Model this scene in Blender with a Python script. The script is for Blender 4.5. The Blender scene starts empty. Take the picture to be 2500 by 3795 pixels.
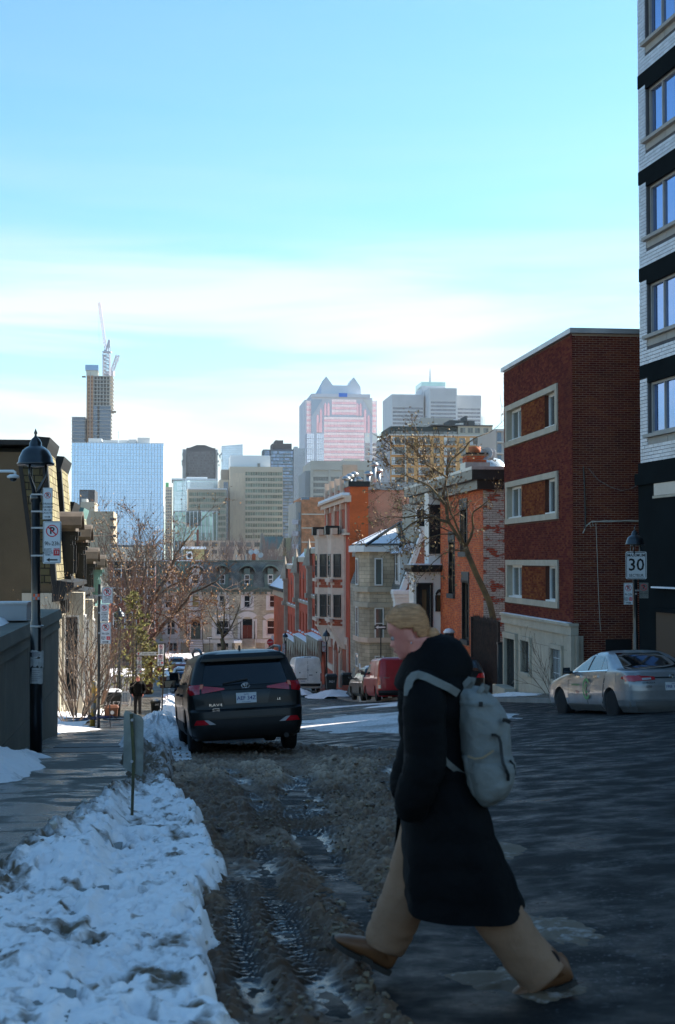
import bpy, bmesh, math, random
import numpy as np
from mathutils import Vector, Matrix, Euler
R = math.radians
scene = bpy.context.scene
COL = scene.collection
rnd = random.Random(7)
FPX, CU, CV, HOR = 5270.0, 1250.0, 1897.5, 2075.0          # focal length in photo pixels, centre, horizon row
TILT = math.atan((HOR - CV) / FPX)
cam_d = bpy.data.cameras.new('camera'); cam = bpy.data.objects.new('camera', cam_d); COL.objects.link(cam)
cam_d.sensor_fit = 'VERTICAL'; cam_d.sensor_height = 36.0; cam_d.sensor_width = 36.0
cam_d.lens = 36.0 * FPX / 3795.0
cam_d.clip_start = 0.1; cam_d.clip_end = 20000
cam.rotation_euler = (R(90) + TILT, 0, 0)
scene.camera = cam
cam_d.dof.use_dof = True; cam_d.dof.focus_distance = 26.0; cam_d.dof.aperture_fstop = 5.6
SUN_AZ, SUN_EL = R(60), R(35)                               # azimuth clockwise from +Y (the view), elevation
world = bpy.data.worlds.new('World'); scene.world = world; world.use_nodes = True
nt = world.node_tree; nt.nodes.clear()
def wn(t, **k):
 n = nt.nodes.new(t)
 for a, b in k.items(): setattr(n, a, b)
 return n
out = wn('ShaderNodeOutputWorld'); bg = wn('ShaderNodeBackground')
sky = wn('ShaderNodeTexSky', sky_type='NISHITA', sun_disc=False, sun_elevation=SUN_EL, sun_rotation=SUN_AZ)
sky.air_density = 1.1; sky.dust_density = 0.6; sky.ozone_density = 1.6; sky.altitude = 50
tint = wn('ShaderNodeMix', data_type='RGBA', blend_type='MULTIPLY'); tint.inputs[0].default_value = 1.0
tint.inputs[7].default_value = (0.56, 0.87, 0.98, 1)
nt.links.new(sky.outputs[0], tint.inputs[6])
tc = wn('ShaderNodeTexCoord'); sep = wn('ShaderNodeSeparateXYZ'); nt.links.new(tc.outputs['Generated'], sep.inputs[0])
mp = wn('ShaderNodeMapping'); mp.inputs['Scale'].default_value = (1.6, 1.6, 17.0); nt.links.new(tc.outputs['Generated'], mp.inputs[0])
no = wn('ShaderNodeTexNoise'); no.inputs['Scale'].default_value = 1.9; no.inputs['Detail'].default_value = 6; no.inputs['Roughness'].default_value = 0.55
no.inputs['Distortion'].default_value = 0.4
nt.links.new(mp.outputs[0], no.inputs['Vector'])
band = wn('ShaderNodeValToRGB')
cr = band.color_ramp; cr.elements[0].position = 0.0; cr.elements[0].color = (.80, .80, .80, 1)
cr.elements[1].position = 0.46; cr.elements[1].color = (0, 0, 0, 1)
for p, v in ((.10, .72), (.165, .62), (.195, .52), (.225, .12), (.30, .03)):
 e = cr.elements.new(p); e.color = (v, v, v, 1)
nt.links.new(sep.outputs['Z'], band.inputs[0])
m1 = wn('ShaderNodeMapRange'); m1.inputs['From Min'].default_value = .36; m1.inputs['From Max'].default_value = .62
m1.inputs['To Min'].default_value = .25; m1.inputs['To Max'].default_value = 1.25
nt.links.new(no.outputs['Fac'], m1.inputs[0])
mm = wn('ShaderNodeMath', operation='MULTIPLY', use_clamp=True); nt.links.new(m1.outputs[0], mm.inputs[0]); nt.links.new(band.outputs[0], mm.inputs[1])
cl = wn('ShaderNodeMix', data_type='RGBA'); cl.inputs[7].default_value = (4.5, 4.55, 4.5, 1)
nt.links.new(mm.outputs[0], cl.inputs[0]); nt.links.new(tint.outputs[2], cl.inputs[6])
nt.links.new(cl.outputs[2], bg.inputs[0]); bg.inputs[1].default_value = 0.10
nt.links.new(bg.outputs[0], out.inputs[0])
sd = bpy.data.lights.new('sun', 'SUN'); sun = bpy.data.objects.new('sun', sd); COL.objects.link(sun)
sd.energy = 5.0; sd.angle = R(0.5); sd.color = (1.0, .94, .84)
sdir = Vector((math.sin(SUN_AZ) * math.cos(SUN_EL), math.cos(SUN_AZ) * math.cos(SUN_EL), math.sin(SUN_EL)))
sun.rotation_euler = (-sdir).to_track_quat('-Z', 'Y').to_euler()
vs = scene.view_settings
vs.view_transform = 'Standard'; vs.look = 'None'; vs.gamma = 1.0; vs.use_curve_mapping = False; vs.exposure = 1.32
scene.render.engine = 'CYCLES'
scene.cycles.max_bounces = 6; scene.cycles.use_denoising = True; scene.cycles.volume_bounces = 0
scene.cycles.transparent_max_bounces = 12
ct, st_ = math.cos(TILT), math.sin(TILT)
def P(u, v, Y):
 a = (u - CU) / FPX; b = (CV - v) / FPX
 k = Y / (ct - b * st_)
 return Vector((a * k, Y, (st_ + b * ct) * k))
def XU(u, Y): return (u - CU) / FPX * Y / ct
def ZV(v, Y): return P(CU, v, Y).z
ROT = math.atan(600 / FPX)                                   # the street runs 6.5 degrees left of the view
DX, DY = -math.sin(ROT), math.cos(ROT); RX, RY = DY, -DX
def ST(s, t): return (s * DX + t * RX, s * DY + t * RY)
_ks = [-80, 0, 10, 22, 40, 57, 75, 98, 130, 155, 182, 200, 300, 500, 900, 6000]
_kz = [3.5, -1.3, -2.1, -3.05, -4.66, -6.25, -7.75, -9.3, -10.95, -11.7, -12.0, -12.6, -20, -28, -34, -60]
_ts = np.arange(-80, 6001, 1.0)
_tz = np.interp(_ts, _ks, _kz); _tz[10:400] = np.convolve(_tz, np.ones(13) / 13, 'same')[10:400]
def sm(a, b, x):
 x = np.clip((np.asarray(x, float) - a) / (b - a), 0, 1); return x * x * (3 - 2 * x)
def zs(s): return np.interp(s, _ts, _tz)
def gz(s, t):
 s = np.asarray(s, float); t = np.asarray(t, float)
 return zs(s) + .07 * np.clip(t - 1.8, 0, 10.5) * (1 - sm(55, 88, s))
def tag(o, label=None, cat=None, group=None, kind=None):
 if label: o['label'] = label
 if cat: o['category'] = cat
 if group: o['group'] = group
 if kind: o['kind'] = kind
 return o
def empty(name, loc, label, cat, rz=0.0, group=None):
 o = bpy.data.objects.new(name, None); o.empty_display_size = .2; COL.objects.link(o)
 o.location = loc; o.rotation_euler = (0, 0, rz)
 return tag(o, label, cat, group)
def link(name, me, parent=None, mat=None):
 o = bpy.data.objects.new(name, me); COL.objects.link(o)
 if parent is not None: o.parent = parent
 if mat is not None: o.matrix_local = mat
 return o
def copy_tree(o, parent=None):
 c = o.copy(); COL.objects.link(c)
 if parent is not None: c.parent = parent
 for ch in list(o.children): copy_tree(ch, c)
 return c
MATS = {}
def mat(name, col, rough=.7, var=.12, scale=3.0, bump=0.0, bscale=None, metal=0.0, spec=.4, col2=None, detail=5, coat=0.0, stretch=(1, 1, 1), objr=0.0, tint=0.0, emit=None, thr=None):
 """Principled material; colour wanders between col and col2 with world-space noise; optional per-piece variation."""
 if name in MATS: return MATS[name]
 m = bpy.data.materials.new(name); MATS[name] = m; m.use_nodes = True
 n = m.node_tree.nodes; l = m.node_tree.links; b = n['Principled BSDF']
 b.inputs['Roughness'].default_value = rough; b.inputs['Metallic'].default_value = metal
 b.inputs['Specular IOR Level'].default_value = spec
 if coat: b.inputs['Coat Weight'].default_value = coat; b.inputs['Coat Roughness'].default_value = .04
 c1 = (*col, 1); c2 = (*(col2 if col2 else [max(0, x * (1 - var)) for x in col]), 1)
 g = n.new('ShaderNodeNewGeometry'); mp = n.new('ShaderNodeMapping'); mp.inputs['Scale'].default_value = stretch
 l.new(g.outputs['Position'], mp.inputs[0])
 t = n.new('ShaderNodeTexNoise'); t.inputs['Scale'].default_value = scale; t.inputs['Detail'].default_value = detail; t.inputs['Roughness'].default_value = .6
 l.new(mp.outputs[0], t.inputs['Vector'])
 r = n.new('ShaderNodeMapRange'); lo, hi = thr if thr else (.32, .68); r.inputs['From Min'].default_value = lo; r.inputs['From Max'].default_value = hi
 l.new(t.outputs['Fac'], r.inputs[0])
 x = n.new('ShaderNodeMix'); x.data_type = 'RGBA'; x.inputs[6].default_value = c1; x.inputs[7].default_value = c2
 l.new(r.outputs[0], x.inputs[0]); last = x.outputs[2]
 if objr or tint:
  hs = n.new('ShaderNodeHueSaturation'); l.new(last, hs.inputs['Color'])
  if objr:
   oi = n.new('ShaderNodeObjectInfo'); src = oi.outputs['Random']; amt = objr
   if tint:
    at = n.new('ShaderNodeAttribute'); at.attribute_name = 'tint'
    ad = n.new('ShaderNodeMath'); ad.operation = 'ADD'; l.new(src, ad.inputs[0]); l.new(at.outputs['Fac'], ad.inputs[1])
    fr = n.new('ShaderNodeMath'); fr.operation = 'FRACT'; l.new(ad.outputs[0], fr.inputs[0]); src = fr.outputs[0]
  else:
   at = n.new('ShaderNodeAttribute'); at.attribute_name = 'tint'; src = at.outputs['Fac']; amt = tint
  mr = n.new('ShaderNodeMapRange'); mr.inputs['To Min'].default_value = 1 - amt; mr.inputs['To Max'].default_value = 1 + amt
  l.new(src, mr.inputs[0]); l.new(mr.outputs[0], hs.inputs['Value'])
  m2 = n.new('ShaderNodeMapRange'); m2.inputs['To Min'].default_value = .5 - amt * .035; m2.inputs['To Max'].default_value = .5 + amt * .035
  l.new(src, m2.inputs[0]); l.new(m2.outputs[0], hs.inputs['Hue'])
  last = hs.outputs[0]
 l.new(last, b.inputs['Base Color'])
 if bump:
  bt = n.new('ShaderNodeTexNoise'); bt.inputs['Scale'].default_value = bscale or scale * 8; bt.inputs['Detail'].default_value = 4
  l.new(mp.outputs[0], bt.inputs['Vector'])
  bp = n.new('ShaderNodeBump'); bp.inputs['Strength'].default_value = min(1, bump); bp.inputs['Distance'].default_value = .02
  l.new(bt.outputs['Fac'], bp.inputs['Height']); l.new(bp.outputs[0], b.inputs['Normal'])
 if emit:
  b.inputs['Emission Color'].default_value = (*emit[:3], 1); b.inputs['Emission Strength'].default_value = emit[3]
 return m
def brickmat(name, c1, c2, mortar, bw=.2, bh=.067, mort=.012, rough=.85, stain=.25):
 """Courses too far off to tell apart: a brick texture in the wall's own metres (UV)."""
 if name in MATS: return MATS[name]
 m = bpy.data.materials.new(name); MATS[name] = m; m.use_nodes = True
 n = m.node_tree.nodes; l = m.node_tree.links; b = n['Principled BSDF']; b.inputs['Roughness'].default_value = rough
 b.inputs['Specular IOR Level'].default_value = .25
 uv = n.new('ShaderNodeUVMap'); br = n.new('ShaderNodeTexBrick'); l.new(uv.outputs[0], br.inputs['Vector'])
 br.inputs['Scale'].default_value = 1; br.inputs['Brick Width'].default_value = bw; br.inputs['Row Height'].default_value = bh
 br.inputs['Mortar Size'].default_value = mort; br.inputs['Color1'].default_value = (*c1, 1); br.inputs['Color2'].default_value = (*c2, 1)
 br.inputs['Mortar'].default_value = (*mortar, 1); br.inputs['Bias'].default_value = -.2
 g = n.new('ShaderNodeNewGeometry'); t = n.new('ShaderNodeTexNoise'); t.inputs['Scale'].default_value = .9; t.inputs['Detail'].default_value = 6
 l.new(g.outputs['Position'], t.inputs['Vector'])
 hs = n.new('ShaderNodeHueSaturation'); l.new(br.outputs['Color'], hs.inputs['Color'])
 r = n.new('ShaderNodeMapRange'); r.inputs['From Min'].default_value = .3; r.inputs['From Max'].default_value = .7
 r.inputs['To Min'].default_value = 1 - stain; r.inputs['To Max'].default_value = 1 + stain
 l.new(t.outputs['Fac'], r.inputs[0]); l.new(r.outputs[0], hs.inputs['Value']); l.new(hs.outputs[0], b.inputs['Base Color'])
 bp = n.new('ShaderNodeBump'); bp.inputs['Strength'].default_value = .5; bp.inputs['Distance'].default_value = .01; bp.invert = True
 l.new(br.outputs['Fac'], bp.inputs['Height']); l.new(bp.outputs[0], b.inputs['Normal'])
 return m
def glass(name, col, rough=.06, metal=.0, spec=.8, var=.35, scale=.35):
 return mat(name, col, rough=rough, var=var, scale=scale, metal=metal, spec=spec)
def clearglass(name, tintc=(.05, .07, .07), mixf=.5):
 """Car glass: part see-through, part glossy."""
 if name in MATS: return MATS[name]
 m = bpy.data.materials.new(name); MATS[name] = m; m.use_nodes = True
 n = m.node_tree.nodes; l = m.node_tree.links; b = n['Principled BSDF']
 b.inputs['Base Color'].default_value = (*tintc, 1); b.inputs['Roughness'].default_value = .03; b.inputs['Specular IOR Level'].default_value = .7
 tr = n.new('ShaderNodeBsdfTransparent'); tr.inputs[0].default_value = (.55, .62, .62, 1)
 mx = n.new('ShaderNodeMixShader'); mx.inputs[0].default_value = mixf
 l.new(tr.outputs[0], mx.inputs[1]); l.new(b.outputs[0], mx.inputs[2]); l.new(mx.outputs[0], n['Material Output'].inputs[0])
 return m
class F:
 """A wall plane: origin o, a to the right and b up as seen from outside, n outward."""
 def __init__(s, o, a, b=(0, 0, 1)):
  s.o = Vector(o); s.a = Vector(a).normalized(); s.b = Vector(b).normalized(); s.n = s.a.cross(s.b).normalized()
 def p(s, a, b, c=0.0): return s.o + s.a * a + s.b * b + s.n * c
 def m(s, a=0, b=0, c=0):
  M = Matrix.Identity(4)
  for i, v in enumerate((s.a, -s.n, s.b)):
   for k in range(3): M[k][i] = v[k]
  M.translation = s.p(a, b, c); return M
class MB:
 def __init__(s): s.v = []; s.f = []; s.uv = []; s.mi = []; s.t = []; s.cur = 0
 def quad(s, pts, uv=None, t=0.0):
  i = len(s.v); s.v += [tuple(p) for p in pts]; s.f.append(tuple(range(i, i + len(pts)))); s.uv.append(uv); s.mi.append(s.cur); s.t.append(t)
 def hexa(s, c, t=0.0, skip=()):
  """c: 8 corners, bottom 4 counter-clockwise from above, then top 4"""
  i = len(s.v); s.v += [tuple(p) for p in c]
  for k, q in enumerate(((3, 2, 1, 0), (4, 5, 6, 7), (0, 1, 5, 4), (1, 2, 6, 5), (2, 3, 7, 6), (3, 0, 4, 7))):
   if k in skip: continue
   s.f.append(tuple(i + j for j in q)); s.uv.append(None); s.mi.append(s.cur); s.t.append(t)
  return s
 def box(s, x0, y0, z0, x1, y1, z1, t=0.0, skip=()):
  s.hexa(((x0, y0, z0), (x1, y0, z0), (x1, y1, z0), (x0, y1, z0), (x0, y0, z1), (x1, y0, z1), (x1, y1, z1), (x0, y1, z1)), t, skip); return s
 def fbox(s, fr, a0, b0, a1, b1, c0, c1, t=0.0, skip=()):
  """box on a wall plane from c0 (inner) to c1 (outer)"""
  s.hexa((fr.p(a0, b0, c1), fr.p(a1, b0, c1), fr.p(a1, b0, c0), fr.p(a0, b0, c0), fr.p(a0, b1, c1), fr.p(a1, b1, c1), fr.p(a1, b1, c0), fr.p(a0, b1, c0)), t, skip); return s
 def bar(s, p, q, r, r2=None, n=6):
  return s.tube([p, q], [r, r if r2 is None else r2], n)
 def tube(s, pts, rad, n=6, cap=True, t=0.0):
  pts = [Vector(p) for p in pts]; base = len(s.v); m = len(pts); up = None
  for k, p in enumerate(pts):
   d = (pts[min(k + 1, m - 1)] - pts[max(k - 1, 0)])
   d = d.normalized() if d.length > 1e-9 else Vector((0, 0, 1))
   if up is None: up = Vector((1, 0, 0)) if abs(d.x) < .8 else Vector((0, 1, 0))
   x = d.cross(up)
   if x.length < 1e-6: x = d.orthogonal()
   x.normalize(); y = d.cross(x).normalized(); up = y.cross(d) if False else up
   r = rad[k] if isinstance(rad, (list, tuple)) else rad
   for j in range(n):
    a = 2 * math.pi * j / n; s.v.append(tuple(p + x * (math.cos(a) * r) + y * (math.sin(a) * r)))
  for k in range(m - 1):
   for j in range(n):
    a, b = base + k * n + j, base + k * n + (j + 1) % n
    s.f.append((a, b, b + n, a + n)); s.uv.append(None); s.mi.append(s.cur); s.t.append(t)
  if cap:
   s.f.append(tuple(base + j for j in range(n))[::-1]); s.f.append(tuple(base + (m - 1) * n + j for j in range(n)))
   s.uv += [None, None]; s.mi += [s.cur] * 2; s.t += [t, t]
  return s
 def loft(s, rings, cap=True, closed=True, t=0.0):
  base = len(s.v); n = len(rings[0])
  for r in rings: s.v += [tuple(p) for p in r]
  for k in range(len(rings) - 1):
   for j in range(n if closed else n - 1):
    a, b = base + k * n + j, base + k * n + (j + 1) % n
    s.f.append((a, b, b + n, a + n)); s.uv.append(None); s.mi.append(s.cur); s.t.append(t)
  if cap and closed:
   s.f.append(tuple(base + j for j in range(n))[::-1]); s.f.append(tuple(base + (len(rings) - 1) * n + j for j in range(n)))
   s.uv += [None, None]; s.mi += [s.cur] * 2; s.t += [t, t]
  return s
 def lathe(s, prof, n=16, c=(0, 0, 0), axis='z'):
  rings = []
  for r, h in prof:
   ring = []
   for j in range(n):
    a = 2 * math.pi * j / n; x, y = math.cos(a) * r, math.sin(a) * r
    ring.append((c[0] + x, c[1] + y, c[2] + h) if axis == 'z' else ((c[0] + h, c[1] + x, c[2] + y) if axis == 'x' else (c[0] + y, c[1] + h, c[2] + x)))
   rings.append(ring)
  return s.loft(rings)
 def prism(s, poly, y0, y1, ax='y', t=0.0):
  """extrude a polygon: (x,z) points along y, (y,z) points along x, or (x,y) points along z"""
  def pt(a, b, c): return (a, c, b) if ax == 'y' else ((c, a, b) if ax == 'x' else (a, b, c))
  i = len(s.v); n = len(poly)
  s.v += [pt(a, b, y0) for a, b in poly] + [pt(a, b, y1) for a, b in poly]
  fs = [tuple(range(i, i + n)), tuple(range(i + n, i + 2 * n))[::-1]] + [(i + k, i + n + k, i + n + (k + 1) % n, i + (k + 1) % n) for k in range(n)]
  for q in fs: s.f.append(q); s.uv.append(None); s.mi.append(s.cur); s.t.append(t)
  return s
 def wall(s, fr, W, H, ops=(), reveal=.15, a0=0.0, b0=0.0):
  """wall W x H with rectangular openings (a0,b0,a1,b1) cut out and their reveals"""
  A = sorted({a0, W} | {min(max(x, a0), W) for o in ops for x in (o[0], o[2])}); B = sorted({b0, H} | {min(max(x, b0), H) for o in ops for x in (o[1], o[3])})
  for i in range(len(A) - 1):
   for j in range(len(B) - 1):
    ca, cb = (A[i] + A[i + 1]) / 2, (B[j] + B[j + 1]) / 2
    if any(o[0] < ca < o[2] and o[1] < cb < o[3] for o in ops): continue
    s.quad([fr.p(A[i], B[j]), fr.p(A[i + 1], B[j]), fr.p(A[i + 1], B[j + 1]), fr.p(A[i], B[j + 1])], [(A[i], B[j]), (A[i + 1], B[j]), (A[i + 1], B[j + 1]), (A[i], B[j + 1])])
  for a, b, c, d in [o[:4] for o in ops]:
   for q in (((a, b), (a, d)), ((a, d), (c, d)), ((c, d), (c, b)), ((c, b), (a, b))):
    (x0, y0), (x1, y1) = q
    s.quad([fr.p(x0, y0), fr.p(x1, y1), fr.p(x1, y1, -reveal), fr.p(x0, y0, -reveal)], [(0, y0), (0, y1), (reveal, y1), (reveal, y0)] if x0 == x1 else [(x0, 0), (x1, 0), (x1, reveal), (x0, reveal)])
  return s
 def mesh(s, name, mats, smooth=False, fix=True):
  me = bpy.data.meshes.new(name); me.from_pydata(s.v, [], s.f)
  mats = mats if isinstance(mats, (list, tuple)) else [mats]
  for m in mats: me.materials.append(m)
  if any(u is not None for u in s.uv) or any(m.node_tree.nodes.get('UV Map') for m in mats):
   ul = me.uv_layers.new(name='UVMap'); fl = np.zeros((len(me.loops), 2), np.float32); k = 0
   for f, u, p in zip(s.f, s.uv, me.polygons):
    if u is None:
     n = p.normal; x, y = ((1, 2) if abs(n.x) > abs(n.y) else (0, 2)) if abs(n.z) < .9 else (0, 1); u = [(s.v[q][x], s.v[q][y]) for q in f]
    fl[k:k + len(f)] = u; k += len(f)
   ul.data.foreach_set('uv', fl.ravel())
  if any(s.mi): me.polygons.foreach_set('material_index', s.mi)
  if any(s.t):
   at = me.attributes.new('tint', 'FLOAT', 'FACE'); at.data.foreach_set('value', s.t)
  if smooth: me.polygons.foreach_set('use_smooth', [True] * len(s.f))
  me.update()
  if fix:
   bm = bmesh.new(); bm.from_mesh(me); bmesh.ops.recalc_face_normals(bm, faces=bm.faces); bm.to_mesh(me); bm.free()
  return me
 def build(s, name, mats, parent=None, smooth=False, label=None, M=None, fix=True):
  o = link(name, s.mesh(name, mats, smooth, fix), parent, M)
  if label: o['label'] = label
  return o
def evalmesh(me, mods, name):
 """mesh with modifiers applied (no operators)"""
 o = bpy.data.objects.new('tmp', me); COL.objects.link(o)
 for typ, kw in mods:
  md = o.modifiers.new(typ, typ)
  for k, v in kw.items(): setattr(md, k, v)
 dg = bpy.context.evaluated_depsgraph_get(); dg.update()
 r = bpy.data.meshes.new_from_object(o.evaluated_get(dg)); r.name = name
 bpy.data.objects.remove(o); return r
def gridmesh(name, X, Y, Z, mats, smooth=True, attrs=None):
 """heightfield from 2-D numpy arrays"""
 n, m = X.shape; me = bpy.data.meshes.new(name)
 me.vertices.add(n * m); me.vertices.foreach_set('co', np.stack([X, Y, Z], -1).astype(np.float32).ravel())
 i = np.arange(n * m).reshape(n, m); q = np.stack([i[:-1, :-1], i[:-1, 1:], i[1:, 1:], i[1:, :-1]], -1).reshape(-1, 4)
 me.loops.add(q.size); me.loops.foreach_set('vertex_index', q.ravel().astype(np.int32))
 me.polygons.add(len(q)); me.polygons.foreach_set('loop_start', np.arange(0, q.size, 4, dtype=np.int32))
 for k, a in (attrs or {}).items():
  at = me.attributes.new(k, 'FLOAT', 'POINT'); at.data.foreach_set('value', a.astype(np.float32).ravel())
 for mt in (mats if isinstance(mats, list) else [mats]): me.materials.append(mt)
 me.update(calc_edges=True); me.validate()
 if smooth: me.polygons.foreach_set('use_smooth', [True] * len(q))
 if me.polygons[0].normal.z < 0: me.flip_normals()
 return me
def _h(ix, iy, seed):
 n = (ix.astype(np.int64) * 374761393 + iy.astype(np.int64) * 668265263 + seed * 1442695041) & 0x7fffffff
 n = ((n ^ (n >> 13)) * 1274126177) & 0x7fffffff
 return ((n ^ (n >> 16)) & 0xffff) / 65535.0
def vn(x, y, seed=0):
 x = np.asarray(x, float); y = np.asarray(y, float)
 ix, iy = np.floor(x), np.floor(y); fx, fy = x - ix, y - iy; fx = fx * fx * fx * (fx * (fx * 6 - 15) + 10); fy = fy * fy * fy * (fy * (fy * 6 - 15) + 10)
 a, b, c, d = _h(ix, iy, seed), _h(ix + 1, iy, seed), _h(ix, iy + 1, seed), _h(ix + 1, iy + 1, seed)
 return (a + (b - a) * fx) * (1 - fy) + (c + (d - c) * fx) * fy
def fbm(x, y, o=4, seed=0, g=.5):
 r = 0; amp = 1; tot = 0
 for k in range(o):
  r = r + amp * vn(x * 2 ** k + 17.3 * k, y * 2 ** k - 9.1 * k, seed + k); tot += amp; amp *= g
 return r / tot
TEXTS = []
def text(body, size, parent, M, material, name='lettering', sx=1.0, align='CENTER', ext=.0008, bold=0.0):
 """flat lettering; turned into plain meshes in one go by flush_text()"""
 c = bpy.data.curves.new('lettering', 'FONT'); c.body = body; c.size = size; c.align_x = align; c.align_y = 'CENTER'; c.extrude = ext; c.offset = bold
 c.resolution_u = 2
 TEXTS.append((c, parent, M @ Matrix.Rotation(R(90), 4, 'X') @ Matrix.Diagonal((sx, 1, 1, 1)), material, name))
def flush_text():
 tmp = [bpy.data.objects.new('tmp', t[0]) for t in TEXTS]
 for o in tmp: COL.objects.link(o)
 dg = bpy.context.evaluated_depsgraph_get(); dg.update()
 mes = [bpy.data.meshes.new_from_object(o.evaluated_get(dg)) for o in tmp]
 for o in tmp: bpy.data.objects.remove(o)
 for me, (c, par, M, mt, nm) in zip(mes, TEXTS):
  me.materials.clear(); me.materials.append(mt); link(nm, me, par, M)
WC = {}
def window(parent, fr, a, b, w, h, recess=.12, fm=None, gm=None, bars=(1, 1), fw=.06, dep=.07, name='window', meeting=True, sill=None, label=None, panes=True):
 """frame with bars[0] x bars[1] lights; each light a pane of its own"""
 fm = fm or M_WHITE; gm = gm or M_WIN
 key = (round(w, 3), round(h, 3), fm.name, gm.name, bars, fw, dep)
 if key not in WC:
  m = MB(); nx, nz = bars
  for x0 in (0, w - fw): m.box(x0, 0, 0, x0 + fw, dep, h)
  for z0 in (0, h - fw): m.box(fw, .001, z0, w - fw, dep - .001, z0 + fw)
  for i in range(1, nx): x = w * i / nx; m.box(x - fw * .4, .004, fw, x + fw * .4, dep - .004, h - fw)
  for j in range(1, nz): z = h * j / nz; m.box(fw, .008, z - fw * .35, w - fw, dep - .008, z + fw * .35)
  cw, ch = w / nx, h / nz
  g = MB().box(0, dep * .5, 0, cw, dep * .5 + .012, ch)
  WC[key] = (m.mesh('window', fm), g.mesh('pane', gm), cw, ch)
 me, pg, cw, ch = WC[key]
 o = link(name, me, parent, fr.m(a, b, -recess));
 if label: o['label'] = label
 if panes:
  for i in range(bars[0]):
   for j in range(bars[1]): link('pane', pg, o, Matrix.Translation((i * cw, 0, j * ch)))
 return o
def bricks(parent, fr, W, H, mt, bw=.2, bh=.067, gap=.012, proud=.012, ops=(), nparts=300, seed=1, near=None, name='brick', a0=0.0, b0=0.0, offset=True, sides=True):
 """a brick skin on a wall plane: the nparts that show largest are parts, the rest one joined part"""
 r = random.Random(seed); L = []
 nr = int((H - b0) / bh); nc = int((W - a0) / bw) + 2
 for j in range(nr):
  z = b0 + j * bh; off = (-bw / 2 if (j % 2 and offset) else 0)
  for i in range(nc):
   x0 = a0 + i * bw + off; x1 = x0 + bw - gap; z1 = z + bh - gap
   x0, x1 = max(x0, a0), min(x1, W)
   segs = [(x0, x1)]
   for o in ops:
    if z1 > o[1] and z < o[3]:
     ns = []
     for p, q in segs:
      if q <= o[0] or p >= o[2]: ns.append((p, q)); continue
      if p < o[0]: ns.append((p, o[0]))
      if q > o[2]: ns.append((o[2], q))
     segs = ns
   L += [(p, z, q, z1) for p, q in segs if q - p > .03]
 full = [k for k in L if abs(k[2] - k[0] - (bw - gap)) < 1e-4]; full.sort(key=near or (lambda k: -k[0]))
 single = set(full[:nparts])
 me = MB().box(0, -proud, 0, bw - gap, .004, bh - gap, skip=(4,)).mesh(name, mt)
 for k in full[:nparts]: link(name, me, parent, fr.m(k[0], k[1], r.uniform(-.003, .002)))
 m = MB()
 for k in L:
  if k not in single: m.fbox(fr, *k, -.004, proud + r.uniform(-.003, .003), t=r.random() + .001, skip=(4,) if sides else (4, 0, 1))
 if m.f: tag(m.build(name + 'work', mt, parent, fix=False), kind='stuff')
M_WHITE = mat('white_paint', (.72, .72, .70), .5, .12, 2)
M_WIN = glass('window_glass', (.020, .025, .028), .06, 0, .5)
M_BLACK = mat('black_metal', (.012, .013, .014), .45, .3, 4, spec=.5)
M_SNOW = mat('snow', (.83, .82, .85), .7, .10, 5, bump=.5, bscale=28, spec=.3)
M_STONE = mat('grey_stone_trim', (.34, .32, .28), .85, .25, 2.5, bump=.3)
M_CONC = mat('concrete', (.24, .235, .22), .9, .3, 1.6, bump=.3)
M_STEEL = mat('galvanised_steel', (.42, .43, .44), .4, .25, 6, metal=.7)
M_DARKROOF = mat('dark_roof', (.03, .03, .032), .8, .4, 3)
def stgrid(s, t):
 S, T = np.meshgrid(s, t, indexing='ij'); return S, T, S * DX + T * RX, S * DY + T * RY
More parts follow.
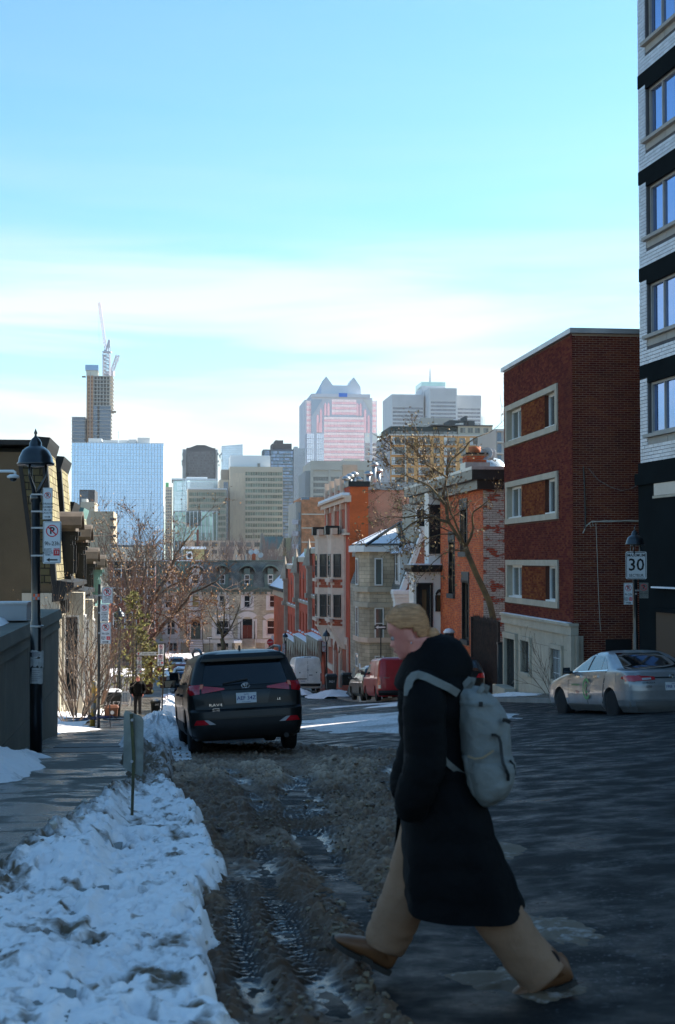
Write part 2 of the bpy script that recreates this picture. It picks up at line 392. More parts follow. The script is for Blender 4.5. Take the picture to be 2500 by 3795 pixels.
def groundmat(name, dry, wet, dirt, rough=(.16, .62), scale=1.1, seed=0, bump=.25, bscale=220, wthr=(.42, .60), spec=.5, cracks=False):
 """asphalt / paving: dry and wet areas by noise, fine grain, grit"""
 m = bpy.data.materials.new(name); MATS[name] = m; m.use_nodes = True
 n = m.node_tree.nodes; l = m.node_tree.links; b = n['Principled BSDF']; b.inputs['Specular IOR Level'].default_value = spec
 g = n.new('ShaderNodeNewGeometry')
 def noise(sc, det, off, st=(1, 1, 1)):
  mp = n.new('ShaderNodeMapping'); mp.inputs['Location'].default_value = (off, off * .7, 0); mp.inputs['Scale'].default_value = st; l.new(g.outputs['Position'], mp.inputs[0])
  t = n.new('ShaderNodeTexNoise'); t.inputs['Scale'].default_value = sc; t.inputs['Detail'].default_value = det; t.inputs['Roughness'].default_value = .62; l.new(mp.outputs[0], t.inputs['Vector']); return t.outputs['Fac']
 def rng(src, a, c, lo, hi):
  r = n.new('ShaderNodeMapRange'); r.inputs['From Min'].default_value = a; r.inputs['From Max'].default_value = c; r.inputs['To Min'].default_value = lo; r.inputs['To Max'].default_value = hi; l.new(src, r.inputs[0]); return r.outputs[0]
 def mix(f, a, c):
  x = n.new('ShaderNodeMix'); x.data_type = 'RGBA'
  for k, q in ((6, a), (7, c)):
   if isinstance(q, tuple): x.inputs[k].default_value = (*q, 1)
   else: l.new(q, x.inputs[k])
  l.new(f, x.inputs[0]); return x.outputs[2]
 w = rng(noise(scale, 7, seed + 3.1), *wthr, 0, 1); d = rng(noise(scale * 1.9, 8, seed + 31.7), .56, .68, 0, .8)
 gr = rng(noise(bscale * .35, 2, 5.0), .35, .65, 0, 1)
 c = mix(w, dry, wet); c = mix(d, c, dirt)
 if cracks:      # crazed joints and a scatter of frozen crumbs where it is wet
  vo = n.new('ShaderNodeTexVoronoi'); vo.feature = 'DISTANCE_TO_EDGE'; vo.inputs['Scale'].default_value = .55; ds = n.new('ShaderNodeVectorMath'); ds.operation = 'ADD'; nx = n.new('ShaderNodeTexNoise'); nx.inputs['Scale'].default_value = 1.6; nx.inputs['Detail'].default_value = 6
  l.new(g.outputs['Position'], nx.inputs['Vector']); l.new(g.outputs['Position'], ds.inputs[0]); l.new(nx.outputs['Color'], ds.inputs[1]); l.new(ds.outputs[0], vo.inputs['Vector']); c = mix(rng(vo.outputs['Distance'], .004, .016, .8, 0), c, (.006, .006, .006))
  fz = n.new('ShaderNodeMath'); fz.operation = 'MULTIPLY'; l.new(rng(noise(34, 3, 2.2), .60, .64, 0, 1), fz.inputs[0]); l.new(rng(noise(.9, 6, seed + 12.4), .50, .60, 0, 1), fz.inputs[1]); c = mix(fz.outputs[0], c, (.11, .11, .115))
 c2 = n.new('ShaderNodeMix'); c2.data_type = 'RGBA'; c2.blend_type = 'MULTIPLY'; c2.inputs[0].default_value = .5; l.new(c, c2.inputs[6])
 cg = n.new('ShaderNodeCombineColor'); g2 = rng(gr, 0, 1, .45, 1.45)
 for k in range(3): l.new(g2, cg.inputs[k])
 l.new(cg.outputs[0], c2.inputs[7]); l.new(c2.outputs[2], b.inputs['Base Color'])
 l.new(rng(w, 0, 1, rough[1], rough[0]), b.inputs['Roughness'])
 bp = n.new('ShaderNodeBump'); bp.inputs['Distance'].default_value = .006
 l.new(noise(bscale, 3, 9), bp.inputs['Height']); l.new(rng(w, 0, 1, bump * 1.6, bump), bp.inputs['Strength']); l.new(bp.outputs[0], b.inputs['Normal'])
 return m
def snowmat(name, clean, dirty, wetc, grain=90):
 """snow that turns to brown slush where the attribute 'dirt' says so, glossy where 'wet' is high"""
 m = bpy.data.materials.new(name); MATS[name] = m; m.use_nodes = True
 n = m.node_tree.nodes; l = m.node_tree.links; b = n['Principled BSDF']; b.inputs['Specular IOR Level'].default_value = .4
 g = n.new('ShaderNodeNewGeometry')
 def at(k): a = n.new('ShaderNodeAttribute'); a.attribute_name = k; return a.outputs['Fac']
 t = n.new('ShaderNodeTexNoise'); t.inputs['Scale'].default_value = 14; t.inputs['Detail'].default_value = 6; t.inputs['Roughness'].default_value = .65; l.new(g.outputs['Position'], t.inputs['Vector'])
 ad = n.new('ShaderNodeMath'); ad.operation = 'MULTIPLY_ADD'; l.new(t.outputs['Fac'], ad.inputs[0]); ad.inputs[1].default_value = 1.1; ad.inputs[2].default_value = -.55
 a2 = n.new('ShaderNodeMath'); a2.operation = 'ADD'; a2.use_clamp = True; l.new(ad.outputs[0], a2.inputs[0]); l.new(at('dirt'), a2.inputs[1])
 rp = n.new('ShaderNodeValToRGB'); e = rp.color_ramp.elements; e[0].position = .22; e[0].color = (*clean, 1); e[1].position = .85; e[1].color = (*dirty, 1)
 k = rp.color_ramp.elements.new(.5); k.color = (*[(p * .45 + q * .55) for p, q in zip(clean, dirty)], 1); l.new(a2.outputs[0], rp.inputs[0])
 x = n.new('ShaderNodeMix'); x.data_type = 'RGBA'; l.new(at('wet'), x.inputs[0]); l.new(rp.outputs[0], x.inputs[6]); x.inputs[7].default_value = (*wetc, 1)
 l.new(x.outputs[2], b.inputs['Base Color'])
 r = n.new('ShaderNodeMapRange'); r.inputs['To Min'].default_value = .75; r.inputs['To Max'].default_value = .2; l.new(at('wet'), r.inputs[0]); l.new(r.outputs[0], b.inputs['Roughness'])
 bt = n.new('ShaderNodeTexNoise'); bt.inputs['Scale'].default_value = grain; bt.inputs['Detail'].default_value = 5; l.new(g.outputs['Position'], bt.inputs['Vector'])
 bp = n.new('ShaderNodeBump'); bp.inputs['Strength'].default_value = .35; bp.inputs['Distance'].default_value = .012; l.new(bt.outputs['Fac'], bp.inputs['Height']); l.new(bp.outputs[0], b.inputs['Normal'])
 return m
M_ASPH = groundmat('wet_asphalt', (.0125, .012, .0118), (.010, .010, .0105), (.018, .014, .010), rough=(.24, .75), scale=2.3, wthr=(.42, .66), bump=.9, spec=.14, cracks=True)
M_PAVE = groundmat('damp_concrete', (.12, .108, .086), (.024, .023, .022), (.07, .058, .042), rough=(.16, .85), scale=1.3, seed=7, bump=.6, bscale=120, wthr=(.44, .53), spec=.3)
M_EARTH = groundmat('frozen_earth', (.10, .085, .065), (.06, .05, .04), (.07, .06, .045), rough=(.6, .9), scale=.5, seed=3, bscale=60)
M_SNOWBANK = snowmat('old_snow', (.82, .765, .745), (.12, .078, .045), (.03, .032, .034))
M_SLUSH = snowmat('brown_slush', (.46, .31, .20), (.105, .054, .027), (.028, .020, .015), grain=70)
def sheet(name, s, t, dz, m, attrs=None, fn=None, kind='structure'):
 S, T, X, Y = stgrid(s, t); Z = gz(S, T) + dz + (fn(S, T) if fn else 0)
 o = link(name, gridmesh(name, X, Y, Z, m)); return tag(o, kind=kind)
sheet('ground', np.concatenate([np.arange(-60, 200, 2.), np.geomspace(200, 6000, 60)]), np.concatenate([-np.geomspace(4000, 20, 30), np.arange(-18, 24, .6), np.geomspace(26, 4000, 30)]), -.12, M_EARTH)
sheet('road', np.concatenate([np.arange(-14, 60, .5), np.arange(60, 164, 2.)]), np.arange(-.36, 10.05, .4), 0, M_ASPH, fn=lambda S, T: (fbm(S * .35, T * .9, 3, 4) - .5) * .035)
sheet('cross_street', np.arange(156, 172.1, 2.), np.arange(-90, 11.9, 3.), .006, M_ASPH)
KH = .13
def strip(name, t0, t1, s0, s1, m, lab, parent=None, dz=KH, thick=.35, step=1.0):
 mb = MB(); ss = np.linspace(s0, s1, max(2, int(round((s1 - s0) / step)) + 1))
 for k in range(len(ss) - 1):
  c = []
  for z in (-thick, 0):
   for (a, b) in ((ss[k], t0), (ss[k], t1), (ss[k + 1], t1), (ss[k + 1], t0)):
    x, y = ST(a, b); c.append((x, y, float(gz(a, b)) + dz + z))
  mb.hexa(c, skip=(0,))
 return mb.build(name, m, parent, fix=False)
def pavement(name, t0, t1, s0, s1, ln, joint=.02, dz=KH):
 base = tag(strip(name, min(t0, t1), max(t0, t1), s0, s1, M_PAVE, '', dz=dz - .03), kind='structure')
 s = s0; k = 0
 while s < s1:
  strip('slab', min(t0, t1) + .01, max(t0, t1) - .01, s + joint, min(s + ln, s1), M_PAVE, '', base, dz=dz + (k % 3) * .002, thick=.06, step=ln / 2)
  s += ln; k += 1
 return base
pavement('pavement_left', -2.48, -.52, 2.0, 92.0, 1.8)
pavement('pavement_right', 10.22, 12.6, 14.0, 150.0, 2.0)
tag(strip('kerb_left', -.52, -.36, 2, 150, M_CONC, '', dz=KH + .004), kind='structure')
tag(strip('kerb_right', 10.05, 10.22, 14, 150, M_CONC, '', dz=KH + .004), kind='structure')
gx = tag(strip('utility_hatch', -2.0, -.75, 22.2, 23.6, mat('hatch_concrete', (.10, .10, .095), .7, .3, 3), '', dz=KH + .012, thick=.02, step=.7), 'weathered rectangular utility hatch set in the pavement past the near lamp post', 'hatch', 'utility hatches in the pavement')
gx2 = tag(strip('utility_hatch', -2.0, -.75, 24.0, 25.4, MATS['hatch_concrete'], '', dz=KH + .012, thick=.02, step=.7), 'second rectangular utility hatch set in the pavement, farther down the hill', 'hatch', 'utility hatches in the pavement')
def keep(X, Y, Z, mask, n, name):
 """loose irregular lumps lying on a heightfield: thousands, one object"""
 ii = np.argwhere(mask); g = np.random.default_rng(len(name)); ii = ii[g.integers(0, len(ii), n)]
 bm = bmesh.new(); bmesh.ops.create_icosphere(bm, subdivisions=1, radius=1); v0 = np.array([v.co for v in bm.verts]); f0 = np.array([[v.index for v in f.verts] for f in bm.faces]); bm.free()
 sz = np.clip(g.lognormal(-4.75, .55, n), .004, .038); V = v0[None] * g.uniform(.55, 1.25, (n, len(v0), 1)) * g.uniform(.6, 1.3, (n, 1, 3)) * sz[:, None, None]
 a = g.uniform(0, 6.28, n); c, s = np.cos(a)[:, None], np.sin(a)[:, None]; x, y = V[:, :, 0] * c - V[:, :, 1] * s, V[:, :, 0] * s + V[:, :, 1] * c
 j = g.uniform(-.012, .012, (n, 2)); V = np.stack([x + (X[ii[:, 0], ii[:, 1]] + j[:, 0])[:, None], y + (Y[ii[:, 0], ii[:, 1]] + j[:, 1])[:, None], V[:, :, 2] * .75 + (Z[ii[:, 0], ii[:, 1]] + sz * .25)[:, None]], -1)
 me = bpy.data.meshes.new(name); me.from_pydata(V.reshape(-1, 3).tolist(), [], (f0[None] + (np.arange(n) * len(v0))[:, None, None]).reshape(-1, 3).tolist())
 at = me.attributes.new('tint', 'FLOAT', 'FACE'); at.data.foreach_set('value', np.repeat(g.random(n), len(f0))); me.materials.append(mat('clod_' + name, (.21, .145, .095) if name[0] == 's' else (.50, .44, .39), .7, .4, 9, col2=(.085, .05, .028) if name[0] == 's' else (.22, .16, .11), tint=.5, bump=.4, bscale=90))
 tag(link(name, me), 'loose lumps of brown slush scattered over the ruts' if name[0] == 's' else 'crumbled dirty snow along the edges of the snow bank', 'slush' if name[0] == 's' else 'snow', kind='stuff')
sg = np.geomspace(3.6, 22, 640)
def bank_edges(S):
 tl = np.interp(S, [3.6, 5, 8, 10, 13.7, 16, 19, 22], [-2.5, -2.05, -1.35, -1.12, -.78, -.72, -.85, -.8]) + (fbm(S * 1.3, S * 0 + 3, 4, 11) - .5) * .26
 tr = np.interp(S, [3.6, 5.2, 8, 9.4, 11, 12.7, 14, 16, 19, 22], [.24, .24, .20, .36, .26, .25, .12, .0, -.02, .0]) + (fbm(S * 2.2, S * 0 + 8, 4, 23) - .5) * .16
 return tl, tr
def bank():
 S, T, X, Y = stgrid(sg, np.linspace(-2.7, .75, 330)); tl, tr = bank_edges(S)
 h0 = np.interp(S, [3.6, 6, 9, 12, 14, 16, 20, 22], [.14, .14, .15, .16, .18, .18, .20, .16])
 e = sm(-.06, .42, T - tl) * sm(-.03, .13, tr - T + (fbm(S * 8, T * 8, 3, 13) - .5) * .10)
 lumps = fbm(S * 1.5, T * 2.4, 5, 40) - .5; fine = fbm(S * 7, T * 8, 4, 60) - .5
 cr = np.abs(fbm(S * 6, T * 8, 5, 62) - .5); h = h0 * (1 + .5 * lumps) + fine * .032 + (fbm(S * 22, T * 26, 4, 61) - .5) * .026 - .018 * sm(.05, .0, cr) + .012 * np.maximum(0, vn(S * 17, T * 19, 3) - .62) * 3 - .02 * np.maximum(0, .42 - fbm(S * 2.8, T * 4.2, 4, 44)) * 4
 lane = sm(-.40, -.50, T) * sm(9.6, 8.2, S + (T + 1) * 1.2) * sm(-1.45, -1.2, T)
 h = h - lane * (.075 + .05 * (fbm(S * 9, T * 5, 3, 77)))
 rf = random.Random(3)
 for q in range(34):      # footprints
  fs, ft = rf.uniform(5, 14), rf.uniform(-1.2, .1); aa = rf.uniform(-.5, .5); ds, dt = (S - fs) * math.cos(aa) + (T - ft) * math.sin(aa), -(S - fs) * math.sin(aa) + (T - ft) * math.cos(aa); rr = (ds / .15) ** 2 + (dt / .055) ** 2
  h = h - .045 * np.exp(-rr ** 2) + .014 * np.exp(-((rr - 1.7) / .6) ** 2)
 for c, sl, w in ((9.9, 1.5, .22), (10.9, 1.8, .16), (8.1, .5, .12)):
  q = S - (c + sl * (T + .6) + .25 * np.sin(T * 3)); tr_ = np.exp(-(q / w) ** 2)
  h -= tr_ * (.055 + .03 * np.sin(T * 52 + S * 6)) * (T > -1.9)
 rough_tail = sm(14.2, 16.5, S)
 h += rough_tail * (np.abs(fbm(S * 5, T * 6, 4, 91) - .5) * .34 + .02)
 clod = sm(.62, .20, T - tl) * sm(4.8, 6.5, S); h += clod * (np.maximum(0, vn(S * 13, T * 15, 5) - .40) * .16 + np.maximum(0, vn(S * 24, T * 27, 6) - .5) * .10)
 h = h + .10 * (vn(S * 12, T * 9, 41) - .45) * sm(.22, .05, tr - T) + .05 * (vn(S * 25, T * 21, 42) - .5) * sm(.25, .05, tr - T) + KH * sm(-.34, -.54, T); H = -.12 + (h + .12) * e
 dirt = np.clip(.0 + clod * .80 + rough_tail * .55 + lane * .18 * (fbm(S * 6, T * 14, 3, 33) > .5) + sm(.10, 0, tr - T) * .35 + np.maximum(0, fbm(S * 4, T * 7, 4, 101) - .56) * 2.6 + .22 * sm(.10, .0, h - h0 * .55) + .34 * sm(.30, .0, T - tl) * sm(4.5, 7, S) + .07 * sm(.035, .0, cr) + np.maximum(0, vn(S * 9, T * 11, 9) - .86) * 5 + np.maximum(0, vn(S * 23, T * 25, 10) - .86) * 4 + (lumps < -.16) * .10, 0, 1)
 for c, sl, w in ((9.9, 1.5, .22), (10.9, 1.8, .16)):
  q = S - (c + sl * (T + .6) + .25 * np.sin(T * 3)); dirt += np.exp(-(q / w) ** 2) * .24 * fbm(S * 9, T * 9, 3, 8)
 keep(X, Y, gz(S, T) + H, (H > .02) & (S < 17) & (S > 4.4) & (clod + rough_tail + sm(.2, 0, tr - T) > vn(S * 99, T * 97, 2) + .05), 1300, 'crumbled_snow')
 me = gridmesh('snow_bank', X, Y, gz(S, T) + H, M_SNOWBANK, attrs={'dirt': np.clip(dirt, 0, 1), 'wet': np.zeros_like(H)})
 tag(link('snow_bank', me), 'long bank of trodden white snow along the left kerb', 'snow bank', kind='stuff')
bank()
def slush():
 S, T, X, Y = stgrid(np.geomspace(3.6, 27, 820), np.linspace(-.5, 4.6, 420))
 tl = np.interp(S, [3.6, 13, 15, 27], [.0, .0, -.38, -.38]); tr = np.interp(S, [3.6, 4.6, 6, 8, 11, 14, 17, 20, 23, 27], [1.05, 1.15, 1.4, 1.65, 2.2, 2.9, 3.6, 3.6, 3.2, 2.5]) + (fbm(S * .9, T * 0 + 2, 5, 3) - .5) * .9
 e = sm(-.05, .25, T - tl) * sm(-.05, .5, tr - T)
 lum = fbm(S * 2.2, T * 3.4, 5, 7) - .5; fine = fbm(S * 9, T * 11, 4, 19) - .5; rid = 1 - np.abs(fbm(S * 3.2, T * 5, 4, 29) - .5) * 4
 h = .025 + .07 * np.maximum(lum, -.16) + .09 * fine + .02 * np.maximum(rid, 0) + .065 * (fbm(S * 18, T * 20, 3, 15) - .5) + .13 * np.maximum(0, vn(S * 10, T * 11, 8) - .70) + .10 * np.maximum(0, vn(S * 21, T * 23, 28) - .72)
 wet = np.zeros_like(h)
 def rut(tc, w, dep, ridge, s0, s1, tread=46):
  nonlocal h, wet
  q = (T - tc) / w; k = sm(s0, s0 + 1, S) * sm(s1, s1 - 1.5, S)
  h = h * (1 - np.exp(-q ** 2) * .8 * k) - k * dep * np.exp(-q ** 2) * 1 + k * .016 * np.exp(-(q * .8) ** 4) * np.tanh(3 * np.sin(S * tread * 1.9 + np.abs(T - tc) * 55)) * sm(.38, .52, fbm(S * 1.7, T * 2, 3, 18)) + k * ridge * .45 * (np.exp(-((np.abs(q) - 1.35) / .42) ** 2)) * (1.9 * np.maximum(0, fbm(S * 5, T * 7, 4, 55) - .22))
  wet = np.maximum(wet, k * np.exp(-(q * 1.2) ** 2) * sm(.47, .60, fbm(S * 1.3, T * 2.5, 4, 66)))
 rut(.62 + .012 * (S - 5) + .10 * np.sin(S * .55), .13, .012, .055, 3, 20)
 rut(1.02 + .03 * (S - 5) + .12 * np.sin(S * .4 + 1), .17, .018, .06, 3, 21, 38)
 rut(.36 + .05 * np.sin(S * .7), .09, .01, .04, 3, 12)
 rut(-.2 + .0125 * (S - 11.0) ** 2 * np.sign(S - 11.0) + 1.2, .16, .02, .075, 9, 19, 52)
 rut(2.5 - .16 * (S - 12.0) + .035 * (S - 12) ** 2, .15, .02, .07, 9.5, 21, 44)
 rut(3.1 - .10 * (S - 13.0) + .02 * (S - 13) ** 2, .15, .015, .06, 11, 22, 40)
 crest = sm(15.2, 17.5, S) * sm(21.4, 19.6, S) * sm(3.2, 2.2, T); h += crest * (.03 + .10 * np.maximum(0, fbm(S * 3.5, T * 4, 4, 71) - .42))
 H = -.10 + (h + .10) * e
 dirt = np.clip(.80 - 5.5 * np.maximum(0, h - .075) - crest * .12 + .5 * (.5 - fbm(S * 1.1, T * 1.7, 4, 88)) + .25 * sm(9, 4, S), .08, 1)
 wet = np.maximum(wet, sm(.035, -.005, h) * sm(.46, .56, fbm(S * .8, T * 1.6, 4, 99)) * .9)
 keep(X, Y, gz(S, T) + H, (H > .012) & (S < 19) & (S > 4.4) & (wet < .4) & (fbm(S * 1.6, T * 2.2, 3, 47) > .47), 3600, 'slush_clods')
 me = gridmesh('slush', X, Y, gz(S, T) + H, M_SLUSH, attrs={'dirt': dirt, 'wet': np.clip(wet, 0, 1)})
 tag(link('slush', me), 'brown slush churned by wheels beside the white snow bank', 'slush', kind='stuff')
slush()
def snowpile(name, s0, s1, t0, t1, h, label, seed=1, dirt=.05, n=60, sharp=1.0, base=KH, clods=.35, k=None):
 """an irregular heap of snow inside a street-aligned oval"""
 S, T, X, Y = stgrid(np.linspace(s0, s1, n), np.linspace(t0, t1, n)); a = (S - (s0 + s1) / 2) / ((s1 - s0) / 2); b = (T - (t0 + t1) / 2) / ((t1 - t0) / 2)
 ang = np.arctan2(b, a); r = np.sqrt(a * a + b * b) + (fbm(np.cos(ang) * 2 + seed, np.sin(ang) * 2, 4, seed) - .5) * .7
 e = np.clip(1 - r, 0, 1) ** .6
 sc = 6 / max(.3, min(s1 - s0, t1 - t0)); H = h * e * (.6 + .9 * fbm(S * sc * .5, T * sc * .5, 5, seed + 9)) + e * clods * h * (fbm(S * sc * 1.6, T * sc * 1.6, 4, seed + 4) - .5)
 D = np.clip(dirt + (1 - e) * .12 + .9 * np.maximum(0, fbm(S * sc * .6, T * sc * .6, 4, seed + 2) - .55), 0, 1)
 me = gridmesh(name, X, Y, gz(S, T) + base - .06 + H * 1.0 + .02 * e, M_SNOWBANK, attrs={'dirt': D, 'wet': np.zeros_like(H)})
 return tag(link(name, me), label, 'snow', kind='stuff')
snowpile('snow_heap', 15.6, 20.4, -3.5, -1.52, .34, 'lumpy heap of old snow against the grey concrete wall', 3, n=110)
snowpile('snow_patch', 20.3, 21.6, -2.6, -1.72, .13, 'small ridge of snow at the foot of the near lamp post', 5, n=60)
snowpile('snow_patch', 31.4, 39, -5.4, -1.35, .16, 'sunlit snow spread on the pavement below the bare bushes', 8, n=90, dirt=-.05)
snowpile('snow_patch', 37, 56, -6.2, -2.6, .32, 'snow left in the front yard around the bushes', 9, n=90, dirt=-.1)
snowpile('snow_patch', 50, 62, -3.6, -2.3, .25, 'white snow strip behind the walking pedestrian', 10, n=50, dirt=-.1)
snowpile('snow_bank_strip', 20.5, 50, -1.05, .25, .32, 'dirty ridge of snow at the kerb beside the black car', 12, n=150, dirt=.22, clods=.9)
snowpile('snow_bank_strip', 46, 100, -.9, .1, .30, 'snow ridge along the kerb beyond the black car', 13, n=110, dirt=.02, clods=.7)
snowpile('snow_heap', 88.5, 93.5, 8.3, 12.0, .42, 'white snow heap between the white van and the black bins', 14, n=70, dirt=-.05, base=0.04)
snowpile('snow_heap', 94, 97.0, 7.4, 9.4, .40, 'broken snow lumps under the back of the white van', 15, n=50, base=0.02)
snowpile('snow_patch', 50, 53, 6.6, 12.2, .12, 'thin strip of sunlit snow by the fence and the pale stone base', 16, n=70, base=.02)
snowpile('snow_patch', 42.4, 50, 10.2, 11.8, .12, 'snow strip at the foot of the pale stone base', 17, n=70, dirt=0)
snowpile('snow_patch', 54, 60, 4, 11, .07, 'thin broken ice left on the road by the red van', 18, n=80, dirt=.2, base=.0)
snowpile('snow_patch', 24, 27, 10.2, 13.2, .16, 'old snow behind the silver car', 19, n=60, dirt=.1, base=.05)
snowpile('snow_heap', 158, 172, -24, -8.5, 1.9, 'big ploughed snow heap across the junction', 20, n=60, dirt=-.2)
snowpile('snow_bank_strip', 171.5, 176, -40, 16, .7, 'snow bank along the front of the grey terrace', 21, n=120, dirt=-.2)
snowpile('snow_patch', 140, 160, -8, 6, .12, 'packed snow on the road at the junction', 22, n=60, dirt=-.1, base=0)
for q, (a, b, c, d) in enumerate(((5.5, 6.3, 1.15, 1.75), (6.3, 7.6, 1.6, 2.1), (9.5, 10.6, 1.9, 2.5))): snowpile('slush_patch', a, b, c, d, .02, 'thin grey slush patch on the wet road by the walking woman' if q else 'thin grey slush patch on the wet road in front of her leading boot', 40 + q, n=60, dirt=.80, base=.05, clods=.9)
snowpile('snow_patch', 26, 45, 2.4, 7.8, .03, 'wide broken film of frost and packed snow, partly standing in for sunlit road, right of the black suv', 51, n=150, dirt=.30, base=.045, clods=1.2)  # frost film whose pale colour also paints in the sunlit stretch of road
class Tower:
 """a building square to the street grid, placed by its front's left edge (u0, Y) and right edge u1"""
 def __init__(s, name, label, cat, u0, u1, vtop, Y, depth, zb=None, group=None, rot=ROT):
  s.rx, s.ry = math.cos(rot), math.sin(rot); s.Y = Y; s.depth = depth
  s.X0 = XU(u0, Y); s.zb = (float(zs(Y)) - 1) if zb is None else zb
  s.root = empty(name, (s.X0, Y, s.zb), label, cat, rot, group)
  s.W = s.a(u1); s.H = s.b(vtop); s.fr = F((0, 0, 0), (1, 0, 0)); s.left = F((0, depth, 0), (0, -1, 0)); s.right = F((s.W, 0, 0), (0, 1, 0))
 def a(s, u, off=0.0):
  """metres along the front for photo column u (off: plane set back by off)"""
  k = (u - CU) / FPX / ct; ox, oy = s.X0 - s.ry * off, s.Y + s.rx * off
  return (k * oy - ox) / (s.rx - k * s.ry)
 def b(s, v, a=None, off=0.0): return ZV(v, s.Y + s.ry * (s.W / 2 if a is None else a) + s.rx * off) - s.zb if hasattr(s, 'W') else ZV(v, s.Y) - s.zb
 def body(s, m, name='wall', a0=0, a1=None, b0=0, b1=None, y0=0, y1=None, mats=None):
  return MB().box(a0, y0, b0, s.W if a1 is None else a1, s.depth if y1 is None else y1, s.H if b1 is None else b1).build(name, mats or m, s.root)
def panes(parent, fr, rects, m, name='pane', proud=.06, limit=300, thick=.2, rest=True):
 """glass panes on a facade: up to limit parts sharing mesh data by size, the others one joined part"""
 cache = {}
 for r in rects[:limit]:
  k = (round(r[2] - r[0], 2), round(r[3] - r[1], 2))
  if k not in cache: cache[k] = MB().box(0, -proud, 0, k[0], thick, k[1], skip=(4,)).mesh(name, m)
  link(name, cache[k], parent, fr.m(r[0], r[1]))
 if rects[limit:]:
  mb = MB()
  for r in rects[limit:]: mb.fbox(fr, *r, -thick, proud, t=rnd.random() + .001, skip=(4,))
  tag(mb.build(name + '_field', m, parent, fix=False), kind='stuff')
def grid(a0, a1, na, b0, b1, nb, fa=.9, fb=.9, order='top'):
 da, db = (a1 - a0) / na, (b1 - b0) / nb
 L = [(a0 + (i + (1 - fa) / 2) * da, b0 + (j + (1 - fb) / 2) * db, a0 + (i + 1 - (1 - fa) / 2) * da, b0 + (j + 1 - (1 - fb) / 2) * db) for j in range(nb) for i in range(na)]
 return L[::-1] if order == 'top' else L
def fm(name, c, **k): return mat('far_' + name, c, **{**dict(rough=.8, var=.12, scale=.12), **k})
def fg(name, c, metal=.75, rough=.12, **k): return mat('farglass_' + name, c, rough=rough, var=k.pop('var', .25), scale=k.pop('scale', .05), metal=metal, spec=.6, objr=k.pop('objr', .07), tint=.07, **k)
MUL = fm('mullion', (.80, .84, .86))
T = Tower('glass_office_block', 'wide pale blue glass office block with a fine white mullion grid', 'office building', 264, 605, 1641, 860, 60)
T.body(MUL)
nf = 18; b1 = T.H - .3; bm_ = T.b(2060)
rects = []
fh = (b1 - bm_) / nf
for j in range(nf):
 z = b1 - (j + 1) * fh
 for i in range(30):
  w = T.W / 30; rects.append((i * w + .16, z + fh * .40, (i + 1) * w - .16, z + fh * .97)); rects.append((i * w + .16, z + .1, (i + 1) * w - .16, z + fh * .36))
rects.sort(key=lambda r: (-(r[3] - r[1] > fh * .5), -r[1]))
panes(T.root, T.fr, rects, fg('blue', (.36, .58, .88), .8, .1, objr=.03, var=.1))
for (u0, u1, v) in ((322, 372, 1621), (376, 470, 1627), (472, 502, 1624), (506, 553, 1617)):
 MB().box(T.a(u0), 8, T.H - .01, T.a(u1), 30, T.b(v)).build('roof_plant', fm('plant', (.55, .56, .55)), T.root)
MB().bar((T.a(435), 6, T.H), (T.a(435), 6, T.b(1596)), .35).build('mast', MUL, T.root)
T = Tower('unfinished_tower', 'tall concrete tower under construction with open floors and orange hoist strip', 'tower', 313, 409, 1393, 1150, 30)
CONF = fm('raw_concrete', (.50, .48, .44)); ORG = fm('orange_shaft', (.55, .30, .17)); DGL = fg('dark_blue', (.10, .15, .22), .5, .15)
T.body(fm('dark_core', (.10, .11, .12)), 'core', .8, T.W - 1.5, y0=2.2)
vs_ = np.arange(1393, 1760, 13.7)
for k, v in enumerate(vs_):
 z = T.b(v); MB().box(T.a(342), -.8, z - .5, T.W + (1.2 if v < 1520 else 0), T.depth, z).build('floor_slab', CONF, T.root)
 if k and 1:
  for (ua, ub) in ((343, 358), (366, 408)):
   gl = v > 1508
   if gl: panes(T.root, T.fr, grid(T.a(ua), T.a(ub), 3 if ub < 360 else 5, z, T.b(vs_[k - 1]) - .5, 1, .93, .96), DGL, proud=.3)
   else:
    for q in range(2 if ub < 360 else 4): MB().box(T.a(ua + q * 12), -.2, z, T.a(ua + q * 12) + .7, .5, T.b(vs_[k - 1]) - .4).build('column', CONF, T.root)
MB().box(T.a(320), -1.4, 0, T.a(342), 1, T.H).build('hoist_shaft', ORG, T.root)
for k, v in enumerate(vs_[1:]):
 for u in (323.5, 334): MB().box(T.a(u), -1.6, T.b(v) + .6, T.a(u + 6), -1.3, T.b(v) + 2.2).build('opening', fm('shaft_opening', (.30, .13, .07)), T.root)
MB().box(T.a(330.5), -2, 0, T.a(332.5), -1.41, T.b(1380)).build('hoist_mast', CONF, T.root)
MB().box(T.a(316), 0, T.H, T.a(360), 14, T.b(1373)).build('crown_floor', fm('cream', (.70, .66, .55)), T.root)
MB().box(T.a(312), -1, T.b(1373), T.a(361), 15, T.b(1353)).build('crown_screen', fg('screen', (.22, .38, .60), .5), T.root)
MB().box(T.a(409), -2, T.b(1529), T.a(428), 2, T.b(1523)).build('loading_platform', fm('timber', (.30, .22, .16)), T.root)
MB().box(T.a(300), -2, T.b(1399), T.a(314), 2, T.b(1395)).build('loading_platform', fm('timber', (.30, .22, .16)), T.root)
